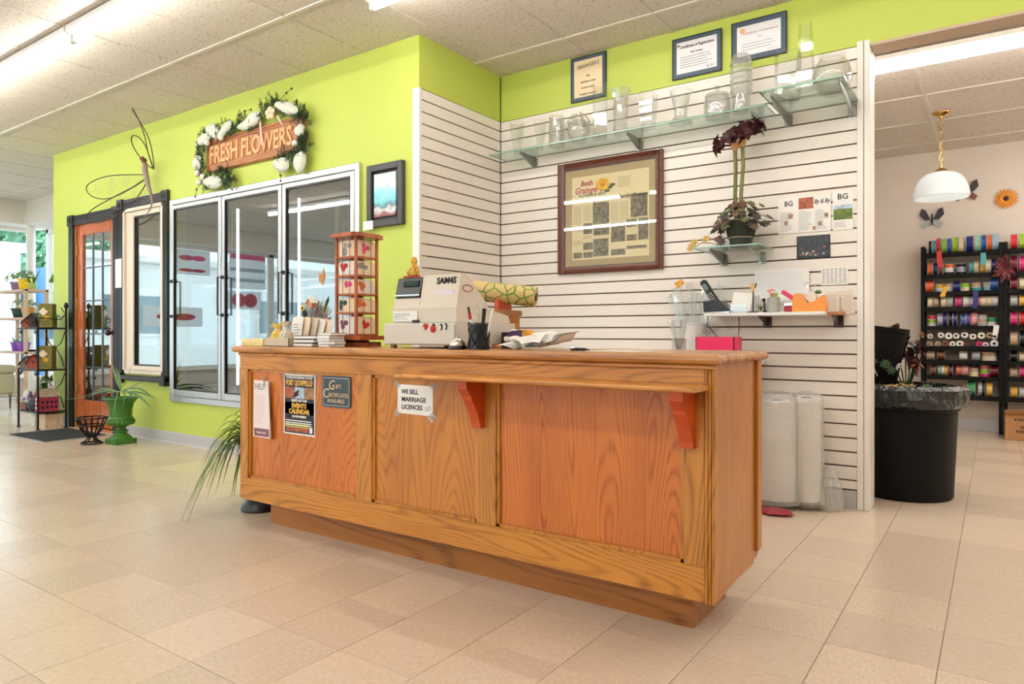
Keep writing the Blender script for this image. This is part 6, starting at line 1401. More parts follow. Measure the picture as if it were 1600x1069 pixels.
t = thing('purple_bottle', 'purple bottle standing in the brown crate on the bottom tier', 'bottle', (-8.29, 3.08, .26)); MB().lathe([(.025, 0), (.028, .01), (.028, .06), (.01, .09), (.012, .11), (0, .11)], (-8.29, 3.08, .2605), 12).build('bottle_body', mat('purple glass', (96, 50, 100), .2), t, smooth=True)
t = thing('white_gauze_bundle', 'white gauze bundle with lilac flowers in the brown crate', 'decoration', (-8.36, 3.08, .26)); crumple([(0, 0), (.035, .0), (.045, .06), (.03, .12), (0, .14)], (-8.358, 3.08, .2605), 14, .08, 30, 9).build('gauze', M_tulle, t); MB().ball((-8.345, 3.045, .30), .02, 8, 6).ball((-8.37, 3.045, .29), .017, 8, 6).build('lilac_flower', mat('lilac bloom', (170, 140, 190), .7), t)
t = thing('ivy_plant', 'trailing green ivy in a dark pot on the bottom tier', 'plant', (-8.25, 3.2, .1805)); MB().lathe([(.05, 0), (.065, .12), (.058, .12), (.045, .01), (0, .01)], (-8.25, 3.20, .1805), 14).build('pot', M_black, t, smooth=True)
rn = random.Random(77)
for k in range(40): star_leaf(t, (-8.25+rn.gauss(0, .06), 3.2+rn.gauss(0, .03), .34+rn.random()*.2), rn.uniform(.02, .035), (rn.gauss(0, 1), -1, .5), M_leaf if k % 3 else M_leafd)
t = thing('white_candle_bottle', 'tall white-necked dark bottle behind the navy ball', 'bottle', (-8.09, 3.22, .1805)); MB().lathe([(.03, 0), (.034, .01), (.034, .14), (.012, .2), (.012, .21), (0, .21)], (-8.115, 3.235, .1805), 12).build('bottle_body', M_black, t, smooth=True); MB().lathe([(.014, .2), (.014, .3), (0, .3)], (-8.115, 3.235, .1805), 10).build('neck', M_white, t, smooth=True)
t = thing('kraft_box', 'cream cardboard box on the floor under the iron rack', 'box', (-8.1, 3.2, 0)); MB().bev(-8.2, -7.99, 3.1, 3.27, 0, .15, .003).build('box', wd('cream carton', (214, 190, 158)), t); MB().box(-8.2, -7.99, 3.18, 3.2, .15, .1515).build('packing_tape', M_kraft, t)
t = thing('lace_bag', 'small white lace bag standing under the left of the iron rack', 'bag', (-8.33, 3.15, 0)); MB().prism([(-8.37, 0), (-8.29, 0), (-8.28, .12), (-8.38, .12)], 'Y', 3.12, 3.17).build('bag', mat('ivory lace', (230, 224, 208), .8), t); MB().tube([(-8.36, 3.145, .12), (-8.35, 3.145, .165), (-8.31, 3.145, .165), (-8.30, 3.145, .12)], .003, 5).build('handle', M_paper, t)
# dark upright with green roof feeder behind
t = thing('bird_feeder', 'tall dark bird feeder post with sloping green roof behind the iron rack', 'bird feeder', (-8.62, 3.62, 0)); fxx, fyy = -8.72, 3.6
MB().bev(fxx-.05, fxx+.05, fyy-.05, fyy+.05, 0, 1.58, .004).build('post', mat('navy post', (46, 52, 70), .5), t)
for sg in (-1, 1): MB().prism([(fxx, 1.66), (fxx+sg*.13, 1.56), (fxx+sg*.13, 1.575), (fxx, 1.68)], 'Y', fyy-.13, fyy+.1).build('roof_slope', mat('mint green roof', (130, 180, 110), .6), t)
tag(MB().bev(-8.66, -8.54, 3.80, 3.92, 0, 1.74, .004).bev(-8.67, -8.53, 3.79, 3.93, 1.74, 1.84, .004).build('timber_post', wd('amber timber', (206, 150, 80))), 'amber timber post with capped top beside the end of the green wall', 'post')

# ================================================================== DOOR MAT, BASKET, URN
mt = thing('door_mat', 'black ribbed door mat with pale rubber edge in front of the door', 'mat', (-7.4, 2.98, 0))
MB().bev(-7.825, -7.0, 2.70, 3.26, .0, .006, .002).build('rubber_edge', mat('grey rubber edge', (150, 150, 152), .6), mt)
MB().bev(-7.805, -7.02, 2.72, 3.24, .006, .012, .002).build('pile', mat('black carpet pile', (40, 40, 42), .95, noise=.3, nscale=120), mt)
bs_ = thing('wire_basket', 'black flared wire basket planter on the floor by the green urn', 'basket', (-6.60, 2.93, 0))
c = (-6.60, 2.93)
for k in range(14):
    a = k*2*PI/14; prof = [(.028, .06), (.05, .085), (.085, .13), (.105, .19), (.125, .228)]
    MB().tube([(c[0]+r*math.cos(a), c[1]+r*math.sin(a), z_) for r, z_ in prof], .006, 5).build('basket_rib', M_blackm, bs_)
for r, z_ in ((.125, .23), (.098, .165), (.03, .062)): MB().tube([(c[0]+r*math.cos(k*PI/12), c[1]+r*math.sin(k*PI/12), z_) for k in range(24)], .007, 6, True).build('basket_ring', M_blackm, bs_)
for k in range(6):
    a = k*PI/3; MB().tube([(c[0]+.028*math.cos(a), c[1]+.028*math.sin(a), .062), (c[0]+.045*math.cos(a), c[1]+.045*math.sin(a), .03), (c[0]+.085*math.cos(a), c[1]+.085*math.sin(a), .007)], .007, 5).build('foot_rib', M_blackm, bs_)
MB().tube([(c[0]+.085*math.cos(k*PI/12), c[1]+.085*math.sin(k*PI/12), .007) for k in range(24)], .007, 6, True).build('foot_ring', M_blackm, bs_)

ux, uy = -6.41, 3.09
ur = thing('green_urn', 'glossy green pedestal urn with long drooping aloe leaves beside the door', 'planter', (ux, uy, 0))
M_urn = mat('glossy green urn', (58, 112, 30), .35)
MB().bev(ux-.095, ux+.095, uy-.095, uy+.095, 0, .045, .004).build('plinth', M_urn, ur)
MB().lathe([(.09, .045), (.088, .055), (.07, .07), (.05, .09), (.046, .1), (.062, .108), (.062, .118), (.042, .125), (.04, .14), (.055, .15), (.085, .165), (.102, .185), (.105, .2), (.098, .215), (.102, .222), (.098, .23), (.09, .24), (.092, .3), (.105, .36), (.13, .39), (.142, .4), (.14, .41), (.125, .41), (.105, .385), (0, .38)], (ux, uy, 0), 32).build('urn_body', M_urn, ur, smooth=True)
for k in range(18): a = k*2*PI/18; MB().ball((ux+.097*math.cos(a), uy+.097*math.sin(a), .192), .017, 6, 5, (1, 1, 1.5)).build('gadroon', M_urn, ur, smooth=True)
def uleaf(pts_px, w, Y=uy):
    pts = [W(px, py, Y+dy) for px, py, dy in pts_px]; out = []
    for i in range(len(pts)-1):
        for t_ in (0, .33, .66): out.append(Vector(pts[i]).lerp(Vector(pts[i+1]), t_))
    out.append(Vector(pts[-1])); sm = [out[0]]+[(out[i-1]+out[i]*2+out[i+1])/4 for i in range(1, len(out)-1)]+[out[-1]]
    MB().blade(sm, w, .003, (0, -.6, .8), .3).build('leaf', M_al, ur)
M_al = mat('grey green aloe leaf', (86, 122, 70), .4, noise=.2, nscale=25)
for pts, w in [([(187, 612, 0), (165, 610, -.05), (140, 618, -.1), (120, 642, -.12)], .012), ([(186, 612, 0), (160, 606, 0), (130, 622, .02), (98, 624, .02)], .009), ([(189, 610, 0), (182, 590, 0), (173, 562, 0)], .014), ([(190, 610, 0), (186, 585, .02), (181, 575, .04)], .012), ([(192, 610, 0), (205, 606, 0), (222, 608, -.03), (240, 622, -.05)], .012), ([(191, 612, -.02), (205, 612, -.06), (222, 622, -.08), (236, 637, -.1)], .013), ([(186, 613, -.03), (170, 613, -.08), (155, 625, -.12)], .011), ([(192, 612, .03), (210, 602, .05), (224, 596, .08)], .008), ([(190, 614, -.04), (196, 614, -.1), (192, 636, -.13)], .010), ([(185, 613, -.03), (183, 616, -.11), (178, 645, -.14)], .009), ([(194, 612, 0), (215, 612, .02), (246, 622, .03)], .008), ([(192, 606, 0), (200, 588, .02), (208, 566, .03)], .006), ([(188, 612, .02), (200, 610, .08), (212, 628, .1)], .009)]: uleaf(pts, w)

# ================================================================== PLANT SHELF AND BENCH BY THE WINDOWS
sh = thing('wooden_plant_shelf', 'pale wooden plant stand with three boards in front of the far windows', 'shelf', (-10.85, 3.92, 0))
M_pine = mat('pale pine', (206, 172, 146), .6, noise=.1, nscale=10)
for x in (-11.3, -10.37):
    for y_ in (3.80, 4.04): MB().bev(x-.02, x+.02, y_-.02, y_+.02, 0, 1.56, .003).build('upright', M_pine, sh)
SZs = [.74, 1.19, 1.56]
for z_ in SZs: MB().bev(-11.32, -10.35, 3.78, 4.06, z_-.03, z_, .004).build('board', M_pine, sh)
def pot_plant(label, x, y, z, col, r, hgt, n, lm, style, L_=.18):
    t = thing('potted_plant', label, 'potted plant', (x, y, z), 'potted plants on the pine stand')
    MB().lathe([(r*.7, 0), (r*.75, .005), (r, hgt*.85), (r*1.08, hgt*.86), (r*1.08, hgt), (r*.95, hgt), (r*.7, .015), (0, .015)], (x, y, z), 18).build('pot', mat('pot '+label[:14], col, .4), t, smooth=True)
    for k in range(n):
        a = rn.uniform(0, 2*PI); e = rn.uniform(.2, 1.3); l = L_*rn.uniform(.6, 1.1); p0 = Vector((x+.02*math.cos(a), y+.02*math.sin(a), z+hgt*.9)); d_ = Vector((math.cos(a)*math.sin(e), math.sin(a)*math.sin(e), math.cos(e)))
        if style == 'blade': MB().blade([p0, p0+d_*l*.5, p0+d_*l+Vector((0, 0, -.05*e))], l*.09).build('leaf', lm, t)
        else: star_leaf(t, tuple(p0+d_*l*.7), l*.22, tuple(d_+Vector((0, -.6, .3))), lm)
M_lg = mat('light green leaf', (120, 160, 96), .5, noise=.3, nscale=20); M_gg = mat('variegated leaf', (160, 180, 140), .5, noise=.4, nscale=30)
pot_plant('leafy plant in a bright yellow pot on the top board', -10.66, 3.9, 1.5605, (244, 206, 30), .085, .15, 26, M_lg, 'star', .18)
pot_plant('broad-leaved plant in a mauve pot on the top board, at picture edge', -10.98, 3.92, 1.5605, (150, 120, 150), .08, .12, 22, M_lg, 'star', .2)
pot_plant('small spiky plant in a green pot at the end of the top board', -10.42, 3.9, 1.5605, (170, 190, 120), .05, .08, 12, M_leaf, 'blade', .22)
pot_plant('variegated plant in a dark green bowl on the middle board', -10.86, 3.92, 1.1905, (36, 70, 56), .11, .13, 36, M_gg, 'star', .18)
pot_plant('grey-green plant in an ochre pot on the middle board', -10.60, 3.92, 1.1905, (206, 150, 70), .09, .14, 22, M_gg, 'star', .15)
pot_plant('small plant in a purple pot on the lowest board', -10.92, 3.9, .7405, (140, 80, 190), .075, .12, 20, M_gg, 'blade', .16)
pot_plant('small plant in a rose pink pot on the lowest board', -10.70, 3.9, .7405, (214, 150, 170), .075, .12, 20, M_lg, 'blade', .16)
tag(MB().lathe([(.05, 0), (.09, .012), (.1, .025), (.09, .025), (0, .012)], (-10.47, 3.9, .7405), 16).build('saucer', M_black, smooth=True), 'empty black saucer at the right end of the lowest board', 'saucer')
bn = thing('hairpin_bench', 'beige upholstered cube stool on black hairpin legs before the pine stand', 'stool', (-10.7, 3.55, 0))
M_bei = mat('beige upholstery', (176, 166, 138), .85, noise=.06, nscale=40)
MB().bev(-11.05, -10.42, 3.38, 3.70, .2, .46, .02).build('seat_box', M_bei, bn); MB().bev(-11.06, -10.41, 3.37, 3.71, .462, .57, .025).build('lid_cushion', M_bei, bn)
for x in (-11.0, -10.47):
    for y_ in (3.42, 3.66): MB().tube([(x-.03, y_, .2), (x, y_, .005), (x+.03, y_, .2)], .006, 6).build('hairpin_leg', M_black, bn)
MB().tube([(-10.44, 3.36, .005), (-10.44, 3.36, .42), (-10.75, 3.36, .44)], .006, 5).build('wire_frame', M_black, bn)
tag(MB().prism([(-11.6, .9), (-10.55, .9), (-10.5, 1.12), (-11.6, 1.12)], 'Y', 4.4, 4.405).build('blue_window_poster', mat('blue translucent poster', (70, 140, 200), .5, noise=.2, nscale=6)), 'blue poster hanging low in the far window behind the pine stand', 'poster')

# ================================================================== BLACK URN WITH SPIDER PLANT BEHIND THE COUNTER END
sx0, sy0 = -3.37, 2.38
su = thing('black_urn_plant', 'green and cream spider plant in a black footed urn behind the counter end', 'potted plant', (sx0, sy0, 0))
MB().lathe([(.105, 0), (.108, .01), (.1, .03), (.07, .06), (.035, .085), (.03, .12), (.05, .15), (.085, .19), (.1, .25), (.105, .33), (.12, .37), (.11, .37), (.095, .34), (0, .33)], (sx0, sy0, 0), 24).build('urn', mat('black urn', (30, 32, 38), .3), su, smooth=True)
M_sp = mat('spider plant blade', (140, 158, 64), .45, noise=.35, nscale=18); M_sp2 = mat('dark spider blade', (74, 104, 42), .45, noise=.3, nscale=18)
rn = random.Random(15)
for k in range(96):
    a = rn.uniform(.55*PI, 1.5*PI) if k % 4 else rn.uniform(0, 2*PI); L_ = rn.uniform(.34, .58); e = rn.uniform(.25, 1.0); p0 = Vector((sx0+.03*math.cos(a), sy0+.03*math.sin(a), .36)); hx = Vector((math.cos(a), math.sin(a), 0)); pts = []
    if math.cos(a) > .1: L_ *= .5; e *= .3
    for i in range(7):
        t_ = i/6; pts.append(p0+hx*(L_*t_*(.25+.5*e))+Vector((0, 0, L_*(1.1*t_*(1-.45*e)-1.35*t_*t_*(.35+.75*e)))))
    MB().blade(pts, rn.uniform(.008, .013), .0008).build('leaf', rn.choice([M_sp, M_sp, M_sp2]), su)

# ================================================================== POSTERS IN THE SIDE WINDOWS (seen mirrored in the cooler doors)
M_thin = bpy.data.materials.new('thin poster paper'); M_thin.use_nodes = True; nt = M_thin.node_tree; _a = nt.nodes.new('ShaderNodeBsdfTranslucent'); _a.inputs[0].default_value = (.9, .92, .94, 1); _b = nt.nodes.new('ShaderNodeMixShader'); _b.inputs[0].default_value = .65
nt.nodes['Principled BSDF'].inputs['Base Color'].default_value = (.9, .9, .9, 1); nt.links.new(nt.nodes['Principled BSDF'].outputs[0], _b.inputs[1]); nt.links.new(_a.outputs[0], _b.inputs[2]); nt.links.new(_b.outputs[0], nt.nodes['Material Output'].inputs[0])
M_hot = mat('hot pink print', (232, 96, 150), .6); M_rose = mat('red rose photo print', (206, 70, 90), .6, noise=.5, nscale=9)
def wposter(label, y0_, y1_, z0_, z1_, bands):
    t = thing('window_poster', label, 'poster', (XW+.13, (y0_+y1_)/2, z0_), 'posters in the side windows')
    MB().box(XW+.135, XW+.139, y0_, y1_, z0_, z1_).build('sheet', M_thin, t)
    for f0, f1, mm in bands:
        za, zb = z0_+(z1_-z0_)*f0, z0_+(z1_-z0_)*f1
        if mm is M_hot and f1 == 1 or mm is M_ph['sky']: MB().box(XW+.139, XW+.141, y0_+.02, y1_-.02, za, zb).build('print_block', mm, t)
        else:
            for q_ in (.3, .62): MB().ball((XW+.14, y0_+(y1_-y0_)*q_, (za+zb)/2), 1, 12, 6, (.002, (y1_-y0_)*.19, (zb-za)*.45)).build('print_shape', mm, t)
wposter('white poster with pink header in the side window, mirrored in the middle cooler door', -1.95, -1.15, 1.85, 2.52, [(.86, 1, M_hot), (.2, .3, M_ph['sky']), (.5, .6, M_ph['sky'])])
wposter('red rose photo below the pink-headed poster in the side window', -1.85, -1.05, 1.45, 1.80, [(.05, .95, M_rose)])
wposter('poster of red lips on white in the side window, mirrored in the left cooler door', -.75, .0, 2.05, 2.5, [(.55, .8, M_hot), (.1, .25, M_rose)])
wposter('long white poster with red lettering low in the side window', -.6, .6, 1.1, 1.45, [(.3, .7, M_rose)])
# ================================================================== REAR WORK ROOM
# ---- pendant lamp
px_, py_ = -.39, 6.95
pl = thing('pendant_lamp', 'brass pendant lamp with ribbed white glass dome in the rear room', 'lamp', (px_, py_, HF))
M_brass = mat('polished brass', (206, 164, 84), .22, metal=.9)
MB().lathe([(.07, 0), (.068, -.008), (.04, -.022), (.015, -.034), (.012, -.05), (0, -.052)], (px_, py_, HF), 20).build('ceiling_rose', M_brass, pl, smooth=True)
def pz(py): return EYE-(py-HOR)*depth(px_, py_)/FPX
zt_, zb_ = pz(268), pz(309)
nl = 9; zz = HF-.05; st = (zz-(zt_+.05))/nl
for k in range(nl):
    cz = zz-(k+.5)*st; pts = []
    for i in range(10):
        a = i*2*PI/10; u = .011*math.cos(a); pts.append((px_+(u if k % 2 else 0), py_+(0 if k % 2 else u), cz+st*.68*math.sin(a)))
    MB().tube(pts, .0028, 5, True).build('chain_link', M_brass, pl)
MB().lathe([(.006, zt_+.055), (.012, zt_+.05), (.012, zt_+.03), (.03, zt_+.02), (.055, zt_), (.06, zt_-.012), (0, zt_-.012)], (px_, py_, 0), 18).build('cap', M_brass, pl, smooth=True)
M_shade = mat('opal ribbed glass', (238, 244, 248), .25); _nt = M_shade.node_tree; _tr = _nt.nodes.new('ShaderNodeBsdfTranslucent'); _tr.inputs[0].default_value = (.95, .98, 1, 1); _mx = _nt.nodes.new('ShaderNodeMixShader'); _mx.inputs[0].default_value = .45; _o = _nt.nodes['Material Output']; _nt.links.new(_nt.nodes['Principled BSDF'].outputs[0], _mx.inputs[1]); _nt.links.new(_tr.outputs[0], _mx.inputs[2]); _nt.links.new(_mx.outputs[0], _o.inputs[0])
rr = 38*depth(px_, py_)/FPX; pr = []; n = 48
for i in range(10): t_ = i/9; pr.append((.05+(rr-.05)*math.sin(t_*PI/2)**.85, zt_-.01-(zt_-.01-zb_)*(1-math.cos(t_*PI/2))))
mb = MB().lathe(pr+[(rr-.006, zb_-.002)]+[(r-.006, z_-.005) for r, z_ in reversed(pr)], (0, 0, 0), n)
mb.f = mb.f[:-2]
mb.v = [(px_+x*(1+.012*math.cos(math.atan2(y_, x)*24)), py_+y_*(1+.012*math.cos(math.atan2(y_, x)*24)), z_) for x, y_, z_ in mb.v]
mb.build('shade', M_shade, pl, smooth=True)
MB().lathe([(.012, zt_-.02), (.02, zt_-.04), (.034, zt_-.08), (.03, zt_-.1), (0, zt_-.115)], (px_, py_, 0), 14).build('bulb', mat('lit bulb', (255, 250, 240), .4, emit=22.0), pl, smooth=True)

# ---- wall ornaments
def butterfly(label, px, py, up_, lo_):
    q = W(px, py, YF-.03); t = thing('wall_butterfly', label, 'wall decoration', (q[0], YF-.02, q[2]-.1), 'butterflies on the rear wall'); x, z_ = q[0], q[2]
    for sg in (-1, 1):
        up2 = [(x+sg*.012, z_), (x+sg*.055, z_+.10), (x+sg*.095, z_+.12), (x+sg*.11, z_+.05), (x+sg*.06, z_-.005)]; lo2 = [(x+sg*.012, z_-.005), (x+sg*.06, z_-.01), (x+sg*.1, z_-.05), (x+sg*.075, z_-.09), (x+sg*.03, z_-.06)]
        MB().prism(up2, 'Y', YF-.03, YF-.026).build('upper_wing', up_, t); MB().prism(lo2, 'Y', YF-.03, YF-.026).build('lower_wing', lo_, t)
    MB().tube([(x, YF-.03, z_-.06), (x, YF-.035, z_), (x, YF-.03, z_+.06)], [.005, .01, .006], 6).build('body', M_ink, t)
butterfly('brown and black butterfly ornament behind the pendant lamp', 1509, 300, mat('black wing', (48, 44, 48), .5), mat('brown wing', (120, 76, 50), .5))
butterfly('black and white butterfly ornament below the pendant lamp', 1456, 343, MATS['black wing'], mat('pale wing', (170, 176, 176), .5))
q = W(1572, 310, YF-.03); fl_ = thing('wall_flower', 'orange gerbera flower ornament on the rear wall', 'wall decoration', (q[0], YF, q[2]-.1))
M_ger = mat('orange gerbera', (230, 150, 50), .6, noise=.15, nscale=40)
for lay, (R_, nn, yy) in enumerate(((.105, 18, YF-.012), (.075, 14, YF-.02))):
    for k in range(nn):
        a = k*2*PI/nn+lay*.2; MB().blade([(q[0]+.02*math.cos(a), yy, q[2]+.02*math.sin(a)), (q[0]+R_*.6*math.cos(a), yy-.008, q[2]+R_*.6*math.sin(a)), (q[0]+R_*math.cos(a), yy, q[2]+R_*math.sin(a))], .018, .001, (0, -1, 0), .15).build('petal', M_ger, fl_)
MB().ball((q[0], YF-.022, q[2]), .024, 12, 8, (1, .5, 1)).build('flower_eye', mat('dark brown eye', (70, 34, 24), .8), fl_, smooth=True)

# ---- ribbon racks
M_rack = mat('black rack paint', (9, 8, 9), .6, spec=.2)
RYF, RYB = 8.19, 8.40
levels = [.352, .547, .704, .845, 1.044, 1.23, 1.39, 1.56, 1.777]
def rack(label, x0, x1):
    t = thing('ribbon_rack', label, 'rack', ((x0+x1)/2, 8.3, 0), 'black ribbon racks')
    for x in (x0-.035, x1): MB().bev(x, x+.035, RYF-.005, RYB, .30, 1.86, .003).build('side', M_rack, t)
    MB().bev(x1, x1+.033, RYF+.02, RYF+.065, 0, .30, .003).build('leg', M_rack, t); MB().bev(x0-.033, x0, RYF+.02, RYF+.065, 0, .30, .003).build('leg', M_rack, t)
    for k, z_ in enumerate(levels):
        s_ = MB().bev(x0, x1, RYF, RYB, z_-.016, z_, .002).build('shelf', M_rack, t); MB().bev(x0, x1, RYF-.012, RYF, z_-.03, z_+.01, .002).build('front_lip', M_rack, s_)
    return t
rack('black ribbon rack crowded with spools, left of the two', -.60, .015)
rack('black ribbon rack cut off by the right picture edge', .085, .70)
spc = dict(red=(206, 36, 40), blue=(40, 90, 170), lime=(150, 196, 40), navy=(26, 34, 110), teal=(70, 160, 170), mint=(150, 206, 180), orange=(232, 96, 36), sky=(150, 196, 224), cream=(230, 214, 176), gold=(222, 176, 60), white=(236, 234, 230), pink=(232, 150, 150), coral=(222, 106, 92), silver=(186, 188, 190), purple=(96, 60, 130), green=(40, 150, 90), black=(28, 26, 30), burgundy=(120, 16, 36), tan=(190, 160, 130), magenta=(206, 40, 110), lilac=(168, 166, 206), yellow=(238, 190, 40), brown=(130, 76, 44))
M_rb = {k: mat(k+' ribbon', v, .35) for k, v in spc.items()}; M_rim = mat('clear spool rim', (200, 198, 196), .4); M_rimw = mat('white spool rim', (238, 236, 232), .5)
SPM = {}
def spool_mesh(kind, col, r, w):
    """two objects' worth of mesh data: ribbon and flanges, in the spool's own frame (axis = x for rolls, z for stacked, y for end-on)"""
    key = (kind, col, round(r, 3), round(w, 3))
    if key in SPM: return SPM[key]
    ax = {'roll': (1, 0, 0), 'flat': (0, 0, 1), 'end': (0, 1, 0)}[kind]; ax = Vector(ax); n = 16
    a = MB().cyl(ax*(-w/2+.002), ax*(w/2-.002), r*.93, n=n); b = MB()
    if kind == 'end':
        b.v = []; q_ = MB().lathe([(r*.4, -w/2-.001), (r, -w/2-.001), (r, -w/2+.002), (r*.4, -w/2+.002), (r*.4, -w/2-.001)], n=20, M=Matrix.Rotation(-PI/2, 4, 'X'))
        q_.f = q_.f[:-2]; b.add(q_.v, q_.f)
    else:
        for sg in (-1, 1): b.cyl(ax*(sg*w/2-.0015), ax*(sg*w/2+.0015), r, n=n)
    if kind == 'end': a.cyl((0, -w/2-.0005, 0), (0, -w/2+.004, 0), r*.4, n=14)
    oa = a.build('tmp', M_rb[col]); ob = b.build('tmp', (M_rimw if col in ('white', 'cream', 'lilac', 'gold') else M_rb[col]) if kind == 'end' else (M_rim if kind == 'roll' else M_rimw))
    
    if kind == 'end':
        oa.data.materials.append(M_ink)
        for p in list(oa.data.polygons)[-16:]: p.material_index = 1
    SPM[key] = (oa.data, ob.data); bpy.data.objects.remove(oa); bpy.data.objects.remove(ob)
    return SPM[key]
shelfname = ['lowest', 'second lowest', 'third lowest', 'fourth lowest', 'middle', 'fourth highest', 'third highest', 'second highest', 'top']
def spool(kind, col, x, z, r, w, lab, grp, y=8.285):
    t = thing('ribbon_spool', lab, 'ribbon spool', (x, y, z), grp)
    a, b = spool_mesh(kind, col, r, w)
    h_ = r if kind != 'flat' else w/2
    for nm, me in (('ribbon', a), ('spool_rim' if kind != 'end' else 'spool_face', b)):
        o = bpy.data.objects.new(nm, me); C.objects.link(o); o.parent = t; o.location = (0, 0, h_+.0015)
def sx(px): return W(px, 500, 8.2)[0]
rows = {
 8: ([(1453, 'black', 12), (1459, 'teal', 12), (1466, 'red', 14), (1475, 'lime', 13), (1482.5, 'blue', 13), (1493, 'lime', 17), (1502, 'cream', 13), (1515, 'navy', 17), (1528, 'mint', 16), (1537, 'blue', 14), (1546.5, 'orange', 17), (1558, 'sky', 17)], 'roll'),
 7: ([(1453, 'orange', 12), (1461, 'navy', 11), (1469.5, 'brown', 12), (1518, 'teal', 11), (1526, 'cream', 11), (1535.5, 'gold', 15), (1544, 'cream', 12), (1552.5, 'navy', 12)], 'roll'),
 6: ([(1452, 'orange', 14), (1494, 'navy', 9), (1558, 'blue', 12)], 'roll'),
 5: ([(1453, 'cream', 11), (1462, 'tan', 10), (1474, 'cream', 12), (1484, 'silver', 12), (1497.5, 'magenta', 10), (1508.5, 'white', 11), (1517, 'silver', 10), (1528.5, 'coral', 11), (1537, 'cream', 10), (1545.5, 'cream', 11), (1555, 'white', 10)], 'roll'),
 4: ([(1468, 'lilac', 14), (1476, 'navy', 14), (1485, 'black', 14), (1492, 'navy', 14), (1505, 'blue', 11), (1513, 'purple', 12), (1522.5, 'pink', 12)], 'roll'),
 2: ([(1453.5, 'tan', 11), (1470, 'brown', 9), (1505, 'white', 9), (1525, 'silver', 11)], 'roll'),
 1: ([(1458, 'brown', 9), (1467.5, 'mint', 13), (1473, 'white', 12), (1478, 'yellow', 11), (1485, 'burgundy', 11), (1498.5, 'coral', 13), (1508.5, 'pink', 11), (1553.5, 'burgundy', 12)], 'roll'),
 0: ([(1517.5, 'green', 15), (1531, 'silver', 15), (1536.5, 'black', 14), (1546, 'gold', 15)], 'roll')}
D = depth(-.3, 8.2)/FPX
for lv, (lst, kind) in rows.items():
    for k, (px, col, rp2) in enumerate(lst):
        nx = min([abs(px-o[0]) for o in lst if o[0] != px]+[14]); x = sx(px); w_ = min(.075, max(.02, nx*D*.74)); r = min(rp2*D, .088, (levels[lv+1]-levels[lv]-.034)/2 if lv < 8 else .1)
        x = min(max(x, -.598+w_/2+.003), .013-w_/2-.003)
        spool('roll', col, x, levels[lv]+.0005, r, w_, '%s ribbon spool on edge, %s from left, %s shelf, left rack' % (col, ordw(k), shelfname[lv]), 'ribbon spools on the left rack')
stacks = {7: [(1482, ['black', 'white', 'orange']), (1501, ['black', 'lilac', 'black'])], 6: [(1467, ['silver', 'gold']), (1482, ['silver', 'tan']), (1507.5, ['cream', 'lime']), (1525, ['teal', 'tan']), (1543.5, ['sky', 'silver'])],
 4: [(1455, ['white', 'lime', 'red']), (1534.5, ['silver', 'tan', 'silver']), (1550, ['white', 'green'])], 3: [], 2: [(1541, ['cream', 'tan']), (1553, ['white', 'tan'])], 1: [(1521.5, ['cream', 'tan']), (1538.5, ['magenta', 'lime', 'coral'])]}
for lv, sts in stacks.items():
    for k, (px, cs) in enumerate(sts):
        z_ = levels[lv]+.0005
        for j, col in enumerate(cs):
            hh = .042 if len(cs) == 2 else .036
            pos = ('bottom', 'top')[j] if len(cs) == 2 else ('bottom', 'middle', 'top')[j]
            x = min(max(sx(px), -.598+.05), .013-.05)
            spool('flat', col, x, z_, .043, hh, '%s ribbon spool lying flat, %s of %s stack, %s shelf, left rack' % (col, pos, ordw(k), shelfname[lv]), 'ribbon spools on the left rack'); z_ += hh+.0035
ends = [(1452, 0, 9, 'tan'), (1465, 0, 8, 'tan'), (1477, 0, 8, 'brown'), (1488, 0, 9, 'white'), (1499.5, 0, 9, 'cream'), (1509, 0, 8, 'burgundy'), (1520, 0, 8, 'black'), (1530, 0, 7.5, 'magenta'), (1540, 0, 8, 'white'), (1556.5, 0, 10, 'white'), (1453, 1, 9, 'white'), (1470, 1, 9, 'white'), (1482, 1, 9, 'lilac'), (1494, 1, 9.5, 'white'), (1507, 1, 9, 'gold'), (1520, 1, 10.5, 'cream'), (1533.5, 1, 10, 'white'), (1546.5, 1, 8, 'tan'), (1556, 1, 10, 'cream')]
for k, (px, rw, rp2, col) in enumerate(ends):
    r = min(rp2*D*.52*(.82+.36*((k*7) % 5)/5), .036); z_ = levels[3]+.0005+(0 if rw == 0 else .080+.006*(k % 3-1))
    spool('end', col, min(max(sx(px), -.598+r), .013-r), z_, r, .12, '%s ribbon roll seen end-on, %s in the %s row of white-faced rolls' % (col, ordw(k if rw == 0 else k-10), 'lower' if rw == 0 else 'upper'), 'white-faced ribbon rolls on the left rack')
# right rack, seen only in part
rows2 = {8: [('red', 13), ('lime', 16), ('coral', 16)], 7: [('burgundy', 14), ('magenta', 13), ('white', 12)], 6: [('burgundy', 12), ('cream', 12)], 5: [('silver', 12), ('gold', 10), ('red', 14)], 4: [('magenta', 15), ('red', 14)], 3: [('tan', 13), ('black', 14)], 2: [('black', 12), ('cream', 10)], 1: [('tan', 8), ('magenta', 11)], 0: [('gold', 9), ('silver', 9), ('green', 10)]}
for lv, lst in rows2.items():
    for k, (col, rp2) in enumerate(lst): spool('roll', col, .135+k*.07, levels[lv]+.0005, min(rp2*D, .085, (levels[lv+1]-levels[lv]-.034)/2 if lv < 8 else .1), .055, '%s ribbon spool, %s on the %s shelf of the right rack' % (col, ordw(k), shelfname[lv]), 'ribbon spools on the right rack')
